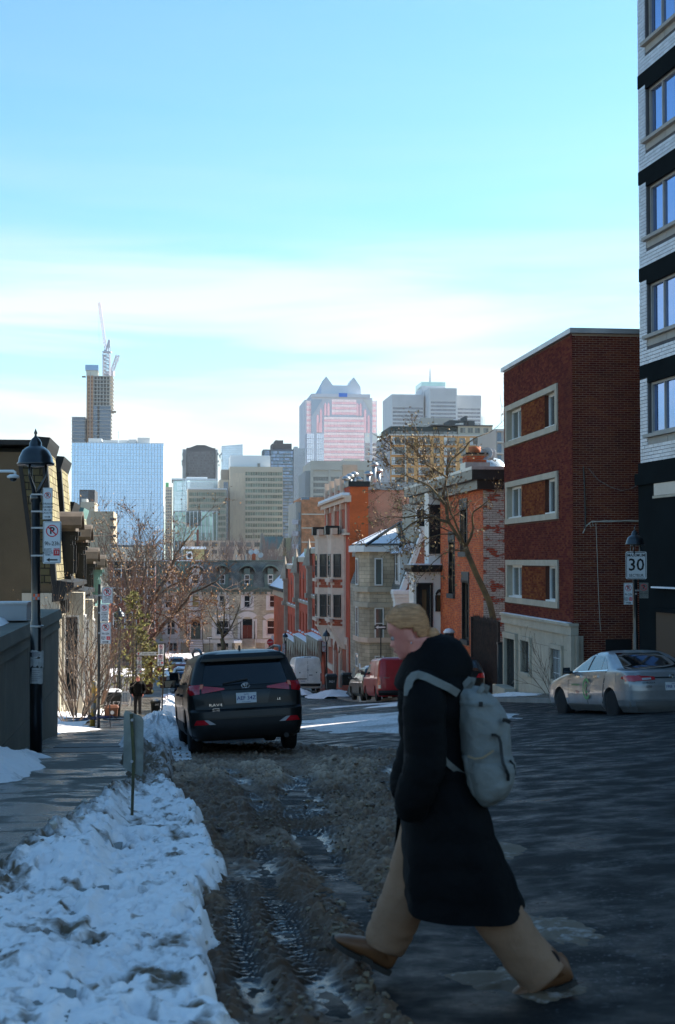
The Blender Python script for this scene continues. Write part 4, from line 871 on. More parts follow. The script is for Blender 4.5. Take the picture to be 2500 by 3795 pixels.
def surround(parent, fr, a0, b0, a1, b1, w, m, proud=.08, arch=0.0, name='surround', inner=-.12, bottom=True):
 mb = MB(); mb.fbox(fr, a0 - w, b0 - (w * .8 if bottom else 0), a0, b1, inner, proud); mb.fbox(fr, a1, b0 - (w * .8 if bottom else 0), a1 + w, b1, inner, proud)
 if bottom: mb.fbox(fr, a0 + .001, b0 - w * .8, a1 - .001, b0, inner, proud + .04)
 if arch:
  n = 8; c = (a0 + a1) / 2; hw = (a1 - a0) / 2
  for k in range(n):
   p, q = -1 + 2 * k / n, -1 + 2 * (k + 1) / n; f = lambda x: arch * (1 - x * x)
   pa, qa = c + p * (hw + w), c + q * (hw + w); ia, ja = c + p * hw, c + q * hw
   mb.hexa((fr.p(ia, b1 + f(p) * .55, proud + .03), fr.p(ja, b1 + f(q) * .55, proud + .03), fr.p(ja, b1 + f(q) * .55, inner), fr.p(ia, b1 + f(p) * .55, inner), fr.p(pa, b1 + w * .8 + f(p), proud + .03), fr.p(qa, b1 + w * .8 + f(q), proud + .03), fr.p(qa, b1 + w * .8 + f(q), inner), fr.p(pa, b1 + w * .8 + f(p), inner)))
 else: mb.fbox(fr, a0 - w, b1, a1 + w, b1 + w, inner, proud + .02)
 return mb.build(name, m, parent)
RED = brickmat('red_brick', (.44, .085, .034), (.34, .06, .026), (.32, .13, .08), .2, .067, .010)
REDS = brickmat('smooth_red_brick', (.56, .09, .042), (.48, .075, .036), (.40, .09, .05), .2, .067, .006, stain=.15)
ORB = brickmat('lit_orange_brick', (.70, .135, .035), (.60, .11, .03), (.46, .11, .04), .22, .075, .010, stain=.15)  # orange brick, colour raised to stand in for light on the side wall
PNK = brickmat('rose_brick', (.52, .155, .09), (.40, .10, .06), (.56, .38, .27), .22, .075, .016, stain=.2)
BRK = mat('house_brick', (.60, .135, .045), .85, .3, 1.2, objr=.24, tint=.24, col2=(.46, .095, .035)); MORT = mat('mortar', (.40, .29, .21), .95, .2, 3)
CREAM = mat('cream_stone', (.74, .54, .41), .8, .18, 2.2, bump=.2); GST = brickmat('grey_ashlar', (.48, .39, .28), (.36, .29, .205), (.25, .21, .16), .5, .22, .012, stain=.3)
GST2 = mat('smooth_grey_stone', (.50, .43, .33), .85, .22, 1.5, bump=.25); STUC = mat('white_stucco', (.84, .80, .74), .9, .16, 1.4, bump=.6, bscale=40)
BLKW = mat('black_paint', (.014, .017, .018), .4, .2, 4); SLATE = brickmat('slate_roof', (.19, .19, .17), (.135, .14, .125), (.04, .045, .045), .26, .16, .012, .75, .35)
TEAL = brickmat('green_slate_roof', (.13, .24, .20), (.10, .19, .165), (.06, .10, .09), .26, .16, .012, .75, .35); COPG = mat('green_cornice', (.10, .15, .13), .6, .3, 1.5); COPT = mat('teal_copper', (.16, .30, .27), .6, .35, 1.5)
TWALL = brickmat('terrace_stone', (.47, .44, .33), (.37, .35, .26), (.28, .265, .21), .55, .22, .014, stain=.2)
REDDOOR = mat('red_door', (.16, .035, .02), .4, .2, 2); GRNDOOR = mat('green_door', (.07, .10, .08), .45, .2, 2); YBL = glass('yellow_blind', (.34, .26, .06), .35)
def terrace(name, label, u0, u1, roofm, trimm, attic, second, first, doors, cellar, doorm):
 T = Tower(name, label, 'house', u0, u1, 2079, 179 + (0 if u0 < 700 else .01), 11, zb=-12.6)
 ze, zc = T.b(2179), T.b(2189); W = T.W; fr = T.fr; wh = mat('white_stone', (.60, .60, .57), .8, .12, 2)
 ops = [(T.a(u), T.b(vb), T.a(u2), T.b(vt)) for (u, u2, vt, vb) in second + first + doors + cellar]
 MB().wall(fr, W, zc, ops, .25).build('wall', TWALL, T.root)
 MB().box(0, .3, 0, W, 11, zc).build('rear_wall', TWALL, T.root)
 h = T.H - ze; dp = 1.3; rf = F((0, -.05, ze), (1, 0, 0), (0, dp, h)); hl = math.hypot(dp, h)
 MB().wall(rf, W, hl).build('mansard_roof', roofm, T.root); MB().box(0, dp, ze, W, 11, T.H - .02).build('attic', roofm, T.root)
 MB().box(0, dp - .25, T.H - .02, W, 11, T.H + .1).build('roof_edge', M_SNOW if roofm is TEAL else trimm, T.root)
 c = MB(); c.fbox(fr, -.02, zc - .15, W + .02, zc + .12, -.1, .35); c.fbox(fr, -.02, zc + .12, W + .02, ze + .12, -.1, .55)
 for k in range(int(W / .7)): c.fbox(fr, k * .7 + .1, zc - .45, k * .7 + .3, zc - .15, -.05, .3)
 c.build('bracketed_cornice', trimm, T.root)
 MB().fbox(fr, -.01, T.b(2383), W + .01, T.b(2369), -.1, .14).build('string_course', wh, T.root)
 for (u, u2, vt, vb) in attic:
  a0, a1, b0, b1 = T.a(u), T.a(u2), T.b(vb) - 0, T.b(vt); w = .42
  d = MB(); d.fbox(fr, a0 - w, ze + .05, a0, b1, -1.2, .1); d.fbox(fr, a1, ze + .05, a1 + w, b1, -1.2, .1); d.fbox(fr, a0, ze + .05, a1, b0, -1.2, .05); d.fbox(fr, a0 - .01, b1, a1 + .01, b1 + .75, -1.25, .02)
  d.build('dormer', trimm if roofm is not TEAL else wh, T.root)
  n = 9; c = (a0 + a1) / 2; hw = (a1 - a0) / 2 + w + .25; q = MB()
  for k in range(n):
   p, r = -1 + 2 * k / n, -1 + 2 * (k + 1) / n; f = lambda x: b1 + .35 + 1.0 * math.sqrt(max(0, 1 - x * x * .92)) - .28
   q.hexa((fr.p(c + p * hw, f(p), .35), fr.p(c + r * hw, f(r), .35), fr.p(c + r * hw, f(r), -1.3), fr.p(c + p * hw, f(p), -1.3), fr.p(c + p * hw, f(p) + .18, .35), fr.p(c + r * hw, f(r) + .18, .35), fr.p(c + r * hw, f(r) + .18, -1.3), fr.p(c + p * hw, f(p) + .18, -1.3)))
  q.build('dormer_hood', trimm if roofm is not TEAL else wh, T.root)
  window(T.root, fr, a0, b0, a1 - a0, b1 - b0, .1, M_WHITE, M_WIN, (1, 2), .11)
 for k, (u, u2, vt, vb) in enumerate(second):
  a0, a1, b0, b1 = T.a(u), T.a(u2), T.b(vb), T.b(vt); window(T.root, fr, a0, b0, a1 - a0, b1 - b0, .2, M_WHITE, YBL if (roofm is TEAL and k == 0) else M_WIN, (1, 2), .1); surround(T.root, fr, a0, b0, a1, b1, .42, wh, .1, .28, 'window_surround')
 for (u, u2, vt, vb) in first:
  a0, a1, b0, b1 = T.a(u), T.a(u2), T.b(vb), T.b(vt); window(T.root, fr, a0, b0, a1 - a0, b1 - b0, .2, M_WHITE, M_WIN, (2 if a1 - a0 > 2.4 else 1, 2), .13); surround(T.root, fr, a0, b0, a1, b1, .5, wh, .1, .4, 'window_surround')
 for (u, u2, vt, vb) in cellar:
  a0, a1, b0, b1 = T.a(u), T.a(u2), T.b(vb), T.b(vt); window(T.root, fr, a0, b0, a1 - a0, b1 - b0, .2, M_WHITE, M_WIN, (2, 1), .12); surround(T.root, fr, a0, b0, a1, b1, .35, wh, .07, 0, 'window_surround')
 for (u, u2, vt, vb) in doors:
  a0, a1, b0, b1 = T.a(u), T.a(u2), T.b(vb), T.b(vt); mid = (a0 + a1) / 2
  dm = MB(); dm.fbox(fr, a0, b1 - .95, a1, b1 - .8, -.2, -.1); dm.build('transom_bar', doorm, T.root)
  panes(T.root, fr, [(a0, b1 - .8, a1, b1)], M_WIN, 'fanlight', proud=-.16, thick=.2)
  for x0, x1 in ((a0, mid - .01), (mid + .01, a1)):
   d = MB().fbox(fr, x0, b0, x1, b1 - .95, -.22, -.13).build('door', doorm, T.root)
   g = MB().fbox(fr, x0 + .25, b0 + 1.2, x1 - .25, b1 - 1.3, -.14, -.12).build('pane', M_WIN, d)
  surround(T.root, fr, a0, b0, a1, b1, .6, wh, .16, .5, 'door_surround', bottom=False)
  ns = 11; s_ = MB()
  for k in range(ns): s_.box(a0 - .3, -.35 - .33 * (k + 1), .5, a1 + .3, -.35 - .33 * k, .5 + (b0 - .5) * (1 - (k + 1) / ns))
  s_.box(a0 - .3, -.36, .5, a1 + .3, 0, b0 - .02); so = s_.build('front_steps', GST2, T.root)
  if roofm is TEAL:
   s_ = MB()
   for k in range(ns): s_.box(a0 - .25, -.35 - .33 * (k + 1) + .02, .5 + (b0 - .5) * (1 - (k + 1) / ns), a1 + .25, -.35 - .33 * k - .12, .56 + (b0 - .5) * (1 - (k + 1) / ns))
   tag(s_.build('step_snow', M_SNOW, T.root), kind='stuff')
  r_ = MB()
  for x in (a0 - .25, a1 + .25):
   r_.bar((x, -.3, b0 + .9), (x, -.35 - .33 * ns, 1.5), .04); r_.bar((x, -.3, b0 - .1), (x, -.3, b0 + 2.2), .05); r_.bar((x, -.35 - .33 * ns, .5), (x, -.35 - .33 * ns, 1.6), .05)
  r_.build('stair_railing', M_BLACK, T.root)
 return T
TT = terrace('terrace_house', 'stone terrace house with bright teal slate mansard and snowy front steps', 560, 753, TEAL, COPT, [(712, 739, 2128, 2166), (620, 645, 2128, 2166)], [(711, 740, 2206, 2253), (612, 642, 2206, 2253)], [(618, 652, 2300, 2355)], [(708, 744, 2296, 2368)], [(625, 660, 2380, 2416)], GRNDOOR)
TG = terrace('terrace_house', 'stone terrace house with grey slate mansard, white trim and a red double door', 753, 1060, SLATE, COPG, [(813, 834, 2129, 2165), (905, 926, 2129, 2165), (992, 1012, 2129, 2165)], [(812, 836, 2206, 2252), (904, 928, 2206, 2252), (998, 1022, 2206, 2252)], [(800, 850, 2298, 2354), (988, 1022, 2298, 2354)], [(899, 935, 2294, 2367)], [(802, 850, 2380, 2415), (992, 1020, 2380, 2410)], REDDOOR)
T = TG
m = MB(); m.box(T.a(868), -2.4, .5, T.a(893), -.0, T.b(2378)); m.build('cellar_porch', GST2, T.root); MB().box(T.a(864), -2.7, T.b(2378), T.a(893), 0, T.b(2370)).build('porch_roof', M_SNOW, T.root)
for u in (880, 915, 940): MB().bar((T.a(u), 3.5, T.H), (T.a(u), 3.5, T.H + .8), .1).build('vent_pipe', M_STEEL, T.root)
MB().box(T.a(938), 3.2, T.H, T.a(952), 4.2, T.b(2035)).build('chimney', RED, T.root)
def dish(parent, c, r, d):
 d = Vector(d).normalized(); M = d.to_track_quat('Z', 'Y').to_matrix().to_4x4(); M.translation = c
 m = MB(); prof = [(r * k / 6, .32 * r * (k / 6) ** 2) for k in range(7)]; m.lathe([(max(a, .001), b) for a, b in prof] + [(r * (6 - k) / 6 + .001, .32 * r * ((6 - k) / 6) ** 2 - .02) for k in range(7)], 18)
 o = m.build('satellite_dish', mat('dish_grey', (.42, .43, .44), .5, .1, 3), parent, True, M=M); MB().bar((0, 0, -.02), (0, 0, -.35), .03).build('bracket', M_STEEL, o); MB().bar((0, -r * .8, .2), (0, 0, r * .8), .015, n=4).build('feed_arm', M_STEEL, o)
for u, v in ((935, 2046), (953, 2045), (971, 2058)): dish(T.root, Vector((T.a(u), 3, T.b(v))), .36, (rnd.uniform(-.5, .5), -1, .3)); MB().bar((T.a(u), 3.3, T.H), (T.a(u), 3.1, T.b(v)), .03).build('dish_post', M_STEEL, T.root)
H_ = Tower('rooftop_hut', 'beige rooftop hut with snowy flat roof and an air unit, on the teal-roofed house', 'hut', 681, 757, 2035, 184, 5, zb=TT.zb + TT.H - .05)
H_.body(mat('hut_stucco', (.42, .34, .17), .9, .15, .8)); MB().box(-.4, -.5, H_.H, H_.W + .3, 5.2, H_.H + .32).build('roof', M_SNOW, H_.root)
MB().box(H_.a(690), -.7, H_.b(2072), H_.a(713), 0, H_.b(2044)).build('air_unit', M_WHITE, H_.root); MB().lathe([(.3, 0), (.3, .03)], 14, (H_.a(702), -.73, H_.b(2059)), 'y').build('fan_grille', M_BLACK, H_.root); MB().box(H_.a(688), -.75, 0, H_.a(715), -.02, H_.b(2072) - .02).build('orange_plinth', mat('orange_paint', (.62, .17, .03), .6), H_.root)
T = Tower('red_terrace_house', 'dark red house with patched snowy roof, half hidden by the big bare tree', 'house', 400, 575, 2020, 168, 8, zb=-12.3)
T.body(brickmat('dark_red', (.25, .085, .06), (.2, .065, .05), (.2, .12, .1), .2, .07, .01), b1=T.b(2080))
MB().hexa(((-.2, -.2, T.b(2080)), (T.W + .2, -.2, T.b(2080)), (T.W + .2, 8, T.b(2080)), (-.2, 8, T.b(2080)), (.2, 2.5, T.H), (T.W - .2, 2.5, T.H), (T.W - .2, 8, T.H), (.2, 8, T.H))).build('mansard_roof', SLATE, T.root)
MB().box(.1, 2.4, T.H, T.W - .1, 8, T.H + .12).build('roof_snow', M_SNOW, T.root)
for u in (420, 462, 505, 545):
 for v in (2140, 2240, 2330): a = T.a(u); window(T.root, T.fr, a, T.b(v), 1.0, 2.0, -.06, M_WHITE, M_WIN, (1, 2), .1)
B = House('corner_house', 'red brick corner house with snow on its hipped roof at the far junction', 'house', 153.7, 175, 12.05)
ze = B.z(2182, 1062);
MB().wall(B.st, B.L, ze, [(3, 3, 4, 6), (7, 3, 8, 6), (12, 3, 13, 6), (16, 3, 17, 6)], .2).build('wall', RED, B.root); MB().box(.01, -.0, 0, 12, B.L, ze).build('rear_wall', RED, B.root)
for a in (3, 7, 12, 16): window(B.root, B.st, a, 3, 1, 3, .18, BLKW, M_WIN, (1, 2), .08)
MB().hexa(((-.5, -.3, ze), (12, -.3, ze), (12, B.L + .4, ze), (-.5, B.L + .4, ze), (3.6, 1.5, ze + 4.2), (10, 1.5, ze + 4.2), (10, B.L - 2, ze + 4.2), (3.6, B.L - 2, ze + 4.2))).build('snowy_roof', M_SNOW, B.root)
MB().box(-.6, -.4, ze - .35, .1, B.L + .5, ze).build('gutter', BLKW, B.root); MB().box(-.15, -.05, ze - 1.1, .02, B.L, ze - .35).build('frieze', GST2, B.root)
STN = mat('weathered_stone', (.42, .34, .26), .85, .3, 2, bump=.3)
bounds = [su(1200, 12), su(1155, 12), su(1107, 12), su(1065, 12)]
for k in range(3):
 lab = ('gothic red house with stone arcade, nearest of the three, beside the tall stone-bayed house', 'middle gothic red house of three, with stone arcade and narrow arched windows', 'gothic red house with stone arcade, next to the snowy-roofed corner house')[k]
 B = House('gothic_house', lab, 'house', bounds[k] + .02, bounds[k + 1], 12.0, group='gothic red houses in a row'); dz = -.75 * k
 zz = lambda z: z + dz - B.z0
 top, w1t, w1b, s1, w2t, w2b, led, arc = [zz(q) for q in (.55, -1.05, -2.95, -3.1, -4.2, -6.0, -6.35, -8.3)]
 L = B.L; n1 = 4; ops = []
 for i in range(n1): a = 1.3 + i * (L - 3.6) / (n1 - 1); ops += [(a, w1b, a + .95, w1t, 1), (a, w2b, a + .95, w2t, 0)]
 MB().wall(B.st, L, top, ops, .25, b0=0).build('wall', REDS, B.root); MB().box(.3, 0, 0, 11, L, top - .02).build('rear_wall', RED, B.root)
 for (a, b, c, d, ar) in ops:
  window(B.root, B.st, a, b, c - a, d - b, .2, BLKW, M_WIN, (1, 2), .07)
  if ar: MB().prism([(-(L - a) * 0 + L - a, d), (L - c, d), (L - c + .05, d + .35), (L - (a + c) / 2, d + .75), (L - a - .05, d + .35)], -.015, .05, 'x').build('arched_head', mat('arch_dark', (.06, .02, .015), .7), B.root)
  MB().fbox(B.st, a - .08, b - .14, c + .08, b, -.1, .14).build('sill', M_SNOW if not ar else STN, B.root)
 MB().fbox(B.st, 0, s1 - .25, L, s1, -.05, .14).build('string_course', STN, B.root); MB().fbox(B.st, 0, s1 + .001, L, s1 + .08, -.05, .13).build('ledge_snow', M_SNOW, B.root)
 MB().box(-.14, -.02, top, .6, L, top + .45).build('parapet', GST2, B.root); MB().box(-.1, 0, top + .45, .7, L, top + .55).build('parapet_snow', M_SNOW, B.root)
 m = MB(); m.hexa((B.st.p(0, led - .2, .5), B.st.p(L, led - .2, .5), B.st.p(L, led - .2, 0), B.st.p(0, led - .2, 0), B.st.p(0, led - .12, .5), B.st.p(L, led - .12, .5), B.st.p(L, led + .02, 0), B.st.p(0, led + .02, 0))); m.build('arcade_roof', M_SNOW, B.root)
 na = 5; pw = L / na
 for i in range(na):
  a0 = i * pw; m = MB(); pts = [(a0, arc - 1.5), (a0 + .32, arc - 1.5), (a0 + .32, arc)] + [(a0 + pw / 2 + .16 - math.cos(t) * (pw / 2 - .16), arc + math.sin(t) * .75) for t in np.linspace(0, math.pi, 9)] + [(a0 + pw, arc), (a0 + pw, led - .25), (a0, led - .25)]
  for y0 in (0,): m.prism([(L - a, z) for a, z in pts], -.46, -.2, 'x')
  m.fbox(B.st, a0 + .02, arc - 2.6, a0 + .30, arc - 1.5, .2, .42); m.build('arch', STN, B.root)
  tri = MB().prism([(L - a0 - .05, led - .3), (L - a0 - pw + .1, led - .3), (L - a0 - pw / 2, led - 1.7)], -.54, -.465, 'x').build('gablet', STN, B.root)
 MB().box(.28, .2, 0, .31, L - .2, arc).build('porch_back', REDS, B.root)
 m = MB(); y = L - .02; m.box(-.45, y - .5, w1b, .05, y + .5, w1t + .3); m.box(-.6, y - .62, w1b - .4, .02, y + .62, w1b); m.box(-.55, y - .58, w1t + .3, .02, y + .58, w1t + .55)
 m.lathe([(.62, 0), (.34, .9), (.16, 1.7), (.02, 2.4)], 4, (-.25, y, w1t + .55)); m.box(-.35, y - .35, w1b - 3.2, .02, y + .35, w1b - .4); m.build('pinnacle', STN, B.root)
 MB().box(.5, L - 1.2, top + .4, 1.2, L - .2, top + 1.3).build('chimney', mat('green_vent', (.25, .38, .31), .6), B.root)
B = House('stone_bay_house', 'tall red brick house with two cream stone oriel bays and pointed doorway', 'house', 98.0, su(1203, 12), 12.0)
L = B.L; zt = B.z(1800, 1300); A = B.a; Z = lambda v, u: B.z(v, u)
ops = [(A(1218), Z(2462, 1230), A(1238), Z(2365, 1230)), (A(1268), Z(2490, 1278), A(1288), Z(2385, 1278)), (A(1246), Z(2540, 1256), A(1264), Z(2415, 1256))]
up = [(A(u), Z(1972, u), A(u + 8), Z(1888, u)) for u in (1215, 1226, 1241, 1254, 1265, 1276)]
MB().wall(B.st, L, zt, ops + up, .2).build('wall', REDS, B.root)
for o in up: window(B.root, B.st, o[0], o[1], o[2] - o[0], o[3] - o[1], .1, CREAM, M_WIN, (1, 2), .16)
for k, u in enumerate((1215, 1241, 1265)):
 a0, a1 = up[k * 2][0], up[k * 2 + 1][2]; surround(B.root, B.st, a0, up[0][1], a1, up[0][3], .35, CREAM, .12, .7, 'window_surround')
for o in ops[:2]: window(B.root, B.st, o[0], o[1], o[2] - o[0], o[3] - o[1], .15, CREAM, M_WIN, (1, 2), .2); surround(B.root, B.st, *o[:4], .5, CREAM, .1, 0, 'window_surround')
o = ops[2]; surround(B.root, B.st, *o, .6, CREAM, .2, 1.4, 'door_surround', bottom=False); MB().fbox(B.st, *o, -.2, -.1).build('door', CREAM, B.root)
m = MB(); m.fbox(B.st, -.05, Z(1862, 1290), L + .15, Z(1846, 1290), -.1, .35); m.fbox(B.st, -.05, Z(1846, 1290), L + .2, Z(1838, 1290), -.1, .6); m.build('cornice', CREAM, B.root)
MB().fbox(B.st, 0, Z(1838, 1290) + .02, L, Z(1835, 1290) + .15, -.1, .55).build('cornice_snow', M_SNOW, B.root)
MB().fbox(B.st, 0, Z(1983, 1290), L, Z(1975, 1290), -.05, .3).build('string_course', CREAM, B.root)
for a in (2.5, 6, 9.5, 13): MB().fbox(B.st, a, zt - 1.5, a + .5, zt + .9, -.1, .3).build('parapet_pier', CREAM, B.root)
MB().box(-.1, -.05, zt, 1.5, L, zt + .35).build('parapet', GST2, B.root)
for (ua, ub) in ((1200, 1237), (1243, 1284)):
 du = -.75; a0 = L - (su(ub, 12 - .75) - B.s0); a1 = a0 + 4.2; a0, a1 = (A(ua) + 1.2, A(ua) + 5.4) if ua < 1230 else (A(ub) - 4.6, A(ub) - .4)
 zb_, z1 = Z(2330, ub), Z(1993, ub); c = (a0 + a1) / 2
 def ring(z, k): return [B.st.p(a0, z, -.1), B.st.p(a1, z, -.1), B.st.p(a1 - .05, z, .05 + .1 * k), B.st.p(a1 - .9, z, .95 * k), B.st.p(a0 + .9, z, .95 * k), B.st.p(a0 + .05, z, .05 + .1 * k)]
 o = MB().loft([ring(zb_ - 1.5, .15), ring(zb_, .9), ring(zb_ + .02, 1.0), ring(z1, 1.0)]).build('oriel_bay', CREAM, B.root)
 for (vt, vb) in ((2053, 2140), (2205, 2290)):
  b0, b1 = Z(vb, ub), Z(vt, ub); window(o, B.st, a0 + 1.35, b0, a1 - a0 - 2.7, b1 - b0, -1.0, BLKW, M_WIN, (1, 2), .12)
  fr2 = F(B.st.p(a1 - .9, 0, .95), (B.st.p(a1 - .05, 0, .15) - B.st.p(a1 - .9, 0, .95))); window(o, fr2, .25, b0, .65, b1 - b0, -.08, BLKW, M_WIN, (1, 2), .1)
  MB().fbox(B.st, a0 + .5, b0 - .35, a1 - .5, b0 - .1, .9, 1.12).build('sill', CREAM, o)
 for (vt, vb) in ((2148, 2180), (2298, 2322)):
  for q in range(3): zq0 = Z(vb, ub) + q * (Z(vt, ub) - Z(vb, ub)) / 3; w = (.75, .45, .75)[q]; MB().fbox(B.st, c - w, zq0 + .01, c + w, zq0 + (Z(vt, ub) - Z(vb, ub)) / 3, .9, .985).build('brick_panel', RED, o); MB().fbox(fr2, .58 - w * .6, zq0 + .01, .58 + w * .6, zq0 + (Z(vt, ub) - Z(vb, ub)) / 3, -.05, .035).build('brick_panel', RED, o)
 m = MB(); m.loft([ring(z1, 1.06), ring(z1 + .25, 1.1)])
 for q in range(4): m.fbox(B.st, a0 + .3 + q * (a1 - a0 - .6) / 3.4, z1 + .25, a0 + .3 + q * (a1 - a0 - .6) / 3.4 + .7, z1 + .7, .6, .98)
 m.build('battlement', CREAM, o)
 MB().fbox(B.st, c - .3, z1 + .25, c + .6, z1 + .9, .3, 1.3).build('wall_lamp', BLKW, o)
xs = B.x(1364); MB().wall(B.near, xs, zt).build('side_wall', ORB, B.root); MB().box(-.08, -.1, zt - .02, xs + .1, .5, zt + .35).build('coping', BLKW, B.root)
MB().box(.01, .01, 0, xs, L, zt - .03).build('body', RED, B.root)
zr = B.zn(1815, 1); MB().wall(F((xs, 1.2, 0), (1, 0, 0)), 5.5, zr).build('side_wall', PNK, B.root); MB().box(xs, 1.25, 0, xs + 5.5, L, zr - .02).build('rear_body', RED, B.root); MB().box(xs + .02, 1.1, zr, xs + 5.5, 1.7, zr + .55).build('coping', M_STEEL, B.root)
MB().box(1.2, L - 2, zt, 2.2, L - .8, B.z(1750, 1240)).build('chimney', RED, B.root); MB().box(.4, L * .45, zt + .3, 1.5, L * .45 + .6, zt + 2.0).build('parapet_post', GST2, B.root)
for k, (u, vt) in enumerate(((1283, 1778), (1298, 1769), (1315, 1761), (1331, 1780), (1370, 1757), (1393, 1722), (1411, 1745))):
 x = B.x(u, 2); zt2 = B.zn(vt, 2); m = MB(); m.tube([(x, 2 + k * .2, zt), (x, 2 + k * .2, zt2)], .17, 8); m.lathe([(.30, 0), (.34, .1), (.22, .22), (.05, .3)], 10, (x, 2 + k * .2, zt2)); m.build('flue_pipe', M_STEEL, B.root, True)
B = House('grey_stone_house', 'grey stone house with a snowy turret roof over its bay and white mansard trim', 'house', 74.0, 97.6, 12.0)
zc = B.z(2185, 1470); L = B.L; zm = B.zn(1972)
MB().wall(B.st, L, zc, [(L - 18, 2, L - 17, 5), (L - 14.5, 2, L - 13.5, 5)], .2).build('wall', GST, B.root); MB().box(.02, .02, 0, 9, L, zc).build('rear_wall', RED, B.root)
MB().prism([(0, 0), (9, 0), (9, zm), (.95, zm), (0, zc)], -.03, .4).build('gable_wall', brickmat('gable_brick', (.36, .085, .045), (.27, .10, .04), (.34, .25, .19), .22, .075, .013), B.root)
MB().hexa(((0, .4, zc), (8, .4, zc), (8, L, zc), (0, L, zc), (1.1, .4, zm), (8, .4, zm), (8, L, zm), (1.1, L, zm))).build('mansard_roof', SLATE, B.root)
m = MB(); m.prism([(-.30, zc - .02), (.0, zc - .02), (1.10, zm), (.85, zm)], -.22, .28); m.build('mansard_trim', M_WHITE, B.root); MB().box(.8, -.25, zm, 8, .3, zm + .3).build('coping', M_WHITE, B.root)
m = MB(); x0, x1 = B.x(1425, 1), B.x(1512);
for k in range(3): m.box(-.58 - k * .05, -.25 - k * .08, zc - .55 + k * .18, .42 + k * .09, .6, zc - .38 + k * .18)
m.box(-.54, -.2, zc - .9, .3, .6, zc - .55); m.build('cornice_return', M_WHITE, B.root); MB().box(-.66, -.4, zc - .02, .6, .55, zc + .06).build('cornice_snow', M_SNOW, B.root)
sb = 5.0; y0 = sb; t0 = B.x(1352, sb); t1 = B.x(1428, sb); xb = t0; zt = B.zn(2045, sb)
pl = [(.2, y0), (xb + .25, y0), (xb - .15, y0 + .9), (xb - .15, y0 + 3.2), (xb + .4, y0 + 4.2), (.2, y0 + 4.2)]
bay = MB().prism(pl, 0, zt, 'z').build('turret_bay', GST, B.root)
bf = F((xb + .25, y0, 0), (1, 0, 0)); wx = B.x(1387, sb) - xb - .25
for (vt, vb, h2) in ((2068, 2170, (1, 1)), (2252, 2368, (1, 2)), (2430, 2480, (1, 1))):
 b0, b1 = B.zn(vb, sb), B.zn(vt, sb); w = B.x(1421 if vt > 2100 else 1417, sb) - B.x(1387, sb); window(bay, bf, max(.03, wx), b0, w, b1 - b0, -.06, M_WHITE, glass('curtained_glass', (.09, .12, .11), .1), h2, .07)
 fr2 = F((xb - .15, y0 + 2.9, 0), (0, -1, 0)); window(bay, fr2, .2, b0, 1.0, b1 - b0, -.06, M_WHITE, M_WIN, h2, .07)
for v, w in ((2185, .08), (2372, .12), (2242, .05)): m = MB(); z = B.zn(v, sb); m.prism([((p[0] - .12 if p[0] < .1 else p[0]), p[1] + (-.1 if p[1] < y0 + 1 else .1)) for p in pl], z - .14, z + .14, 'z'); m.build('stone_band', CREAM if w > .1 else GST2, bay)
m = MB(); m.prism([((p[0] - .35 if p[0] < .1 else p[0]), p[1] + (-.3 if p[1] < y0 + 1 else .3)) for p in pl], zt, zt + .35, 'z'); m.build('cornice', M_WHITE, bay)
zp = B.zn(1932, sb); ap = (.9, y0 + 2, zp); m = MB(); pr = [(.9, y0 - .35, zt + .35), (xb - .0, y0 - .35, zt + .35), (xb - .5, y0 + .9, zt + .35), (xb - .5, y0 + 3.3, zt + .35), (xb + .2, y0 + 4.5, zt + .35), (.9, y0 + 4.5, zt + .35)]
for k in range(6): m.quad([pr[k], pr[(k + 1) % 6], ap])
m.build('turret_roof', SLATE, bay)
for k in (0, 1, 2):
 a, b = Vector(pr[k]), Vector(pr[k + 1]); c = Vector(ap); f = lambda i, j: a + (b - a) * i + (c - a - (b - a) * i) * j
 m = MB(); g = Vector((-.03, -.06, .05)); m.quad([f(.12, .05) + g, f(.9, .05) + g, f(.8, .62) + g, f(.55, .70) + g, f(.35, .5) + g]); m.build('roof_snow', M_SNOW, bay, fix=False)
m = MB(); m.bar((pr[1][0], pr[1][1], pr[1][2]), ap, .1, n=5); m.bar((pr[0][0], pr[0][1], pr[0][2]), ap, .12, n=5); m.build('hip_flashing', BLKW, bay)
m = MB(); m.box(.1, y0 - 2.6, zc + .2, 1.0, y0 - .9, B.zn(2050, 3)); m.build('dormer', M_WHITE, B.root); MB().hexa(((-.15, y0 - 2.9, B.zn(2050, 3)), (1.6, y0 - 2.9, B.zn(2050, 3)), (1.6, y0 - .6, B.zn(2050, 3)), (-.15, y0 - .6, B.zn(2050, 3)), (.9, y0 - 2.7, B.zn(2012, 3)), (1.6, y0 - 2.7, B.zn(2012, 3)), (1.6, y0 - .8, B.zn(2012, 3)), (.9, y0 - .8, B.zn(2012, 3)))).build('dormer_roof', M_SNOW, B.root)
window(B.root, F((.1, y0 - 1.0, 0), (0, -1, 0)), .3, zc + .4, 1.0, 2.0, -.06, M_WHITE, M_WIN, (1, 2), .07)
q = 15.5; zd0, zd1 = B.z(2195, 1330), B.z(2062, 1330); m = MB(); m.box(-.35, q, zd0, .9, q + 2.0, zd1); m.build('dormer', BLKW, B.root)
m = MB()
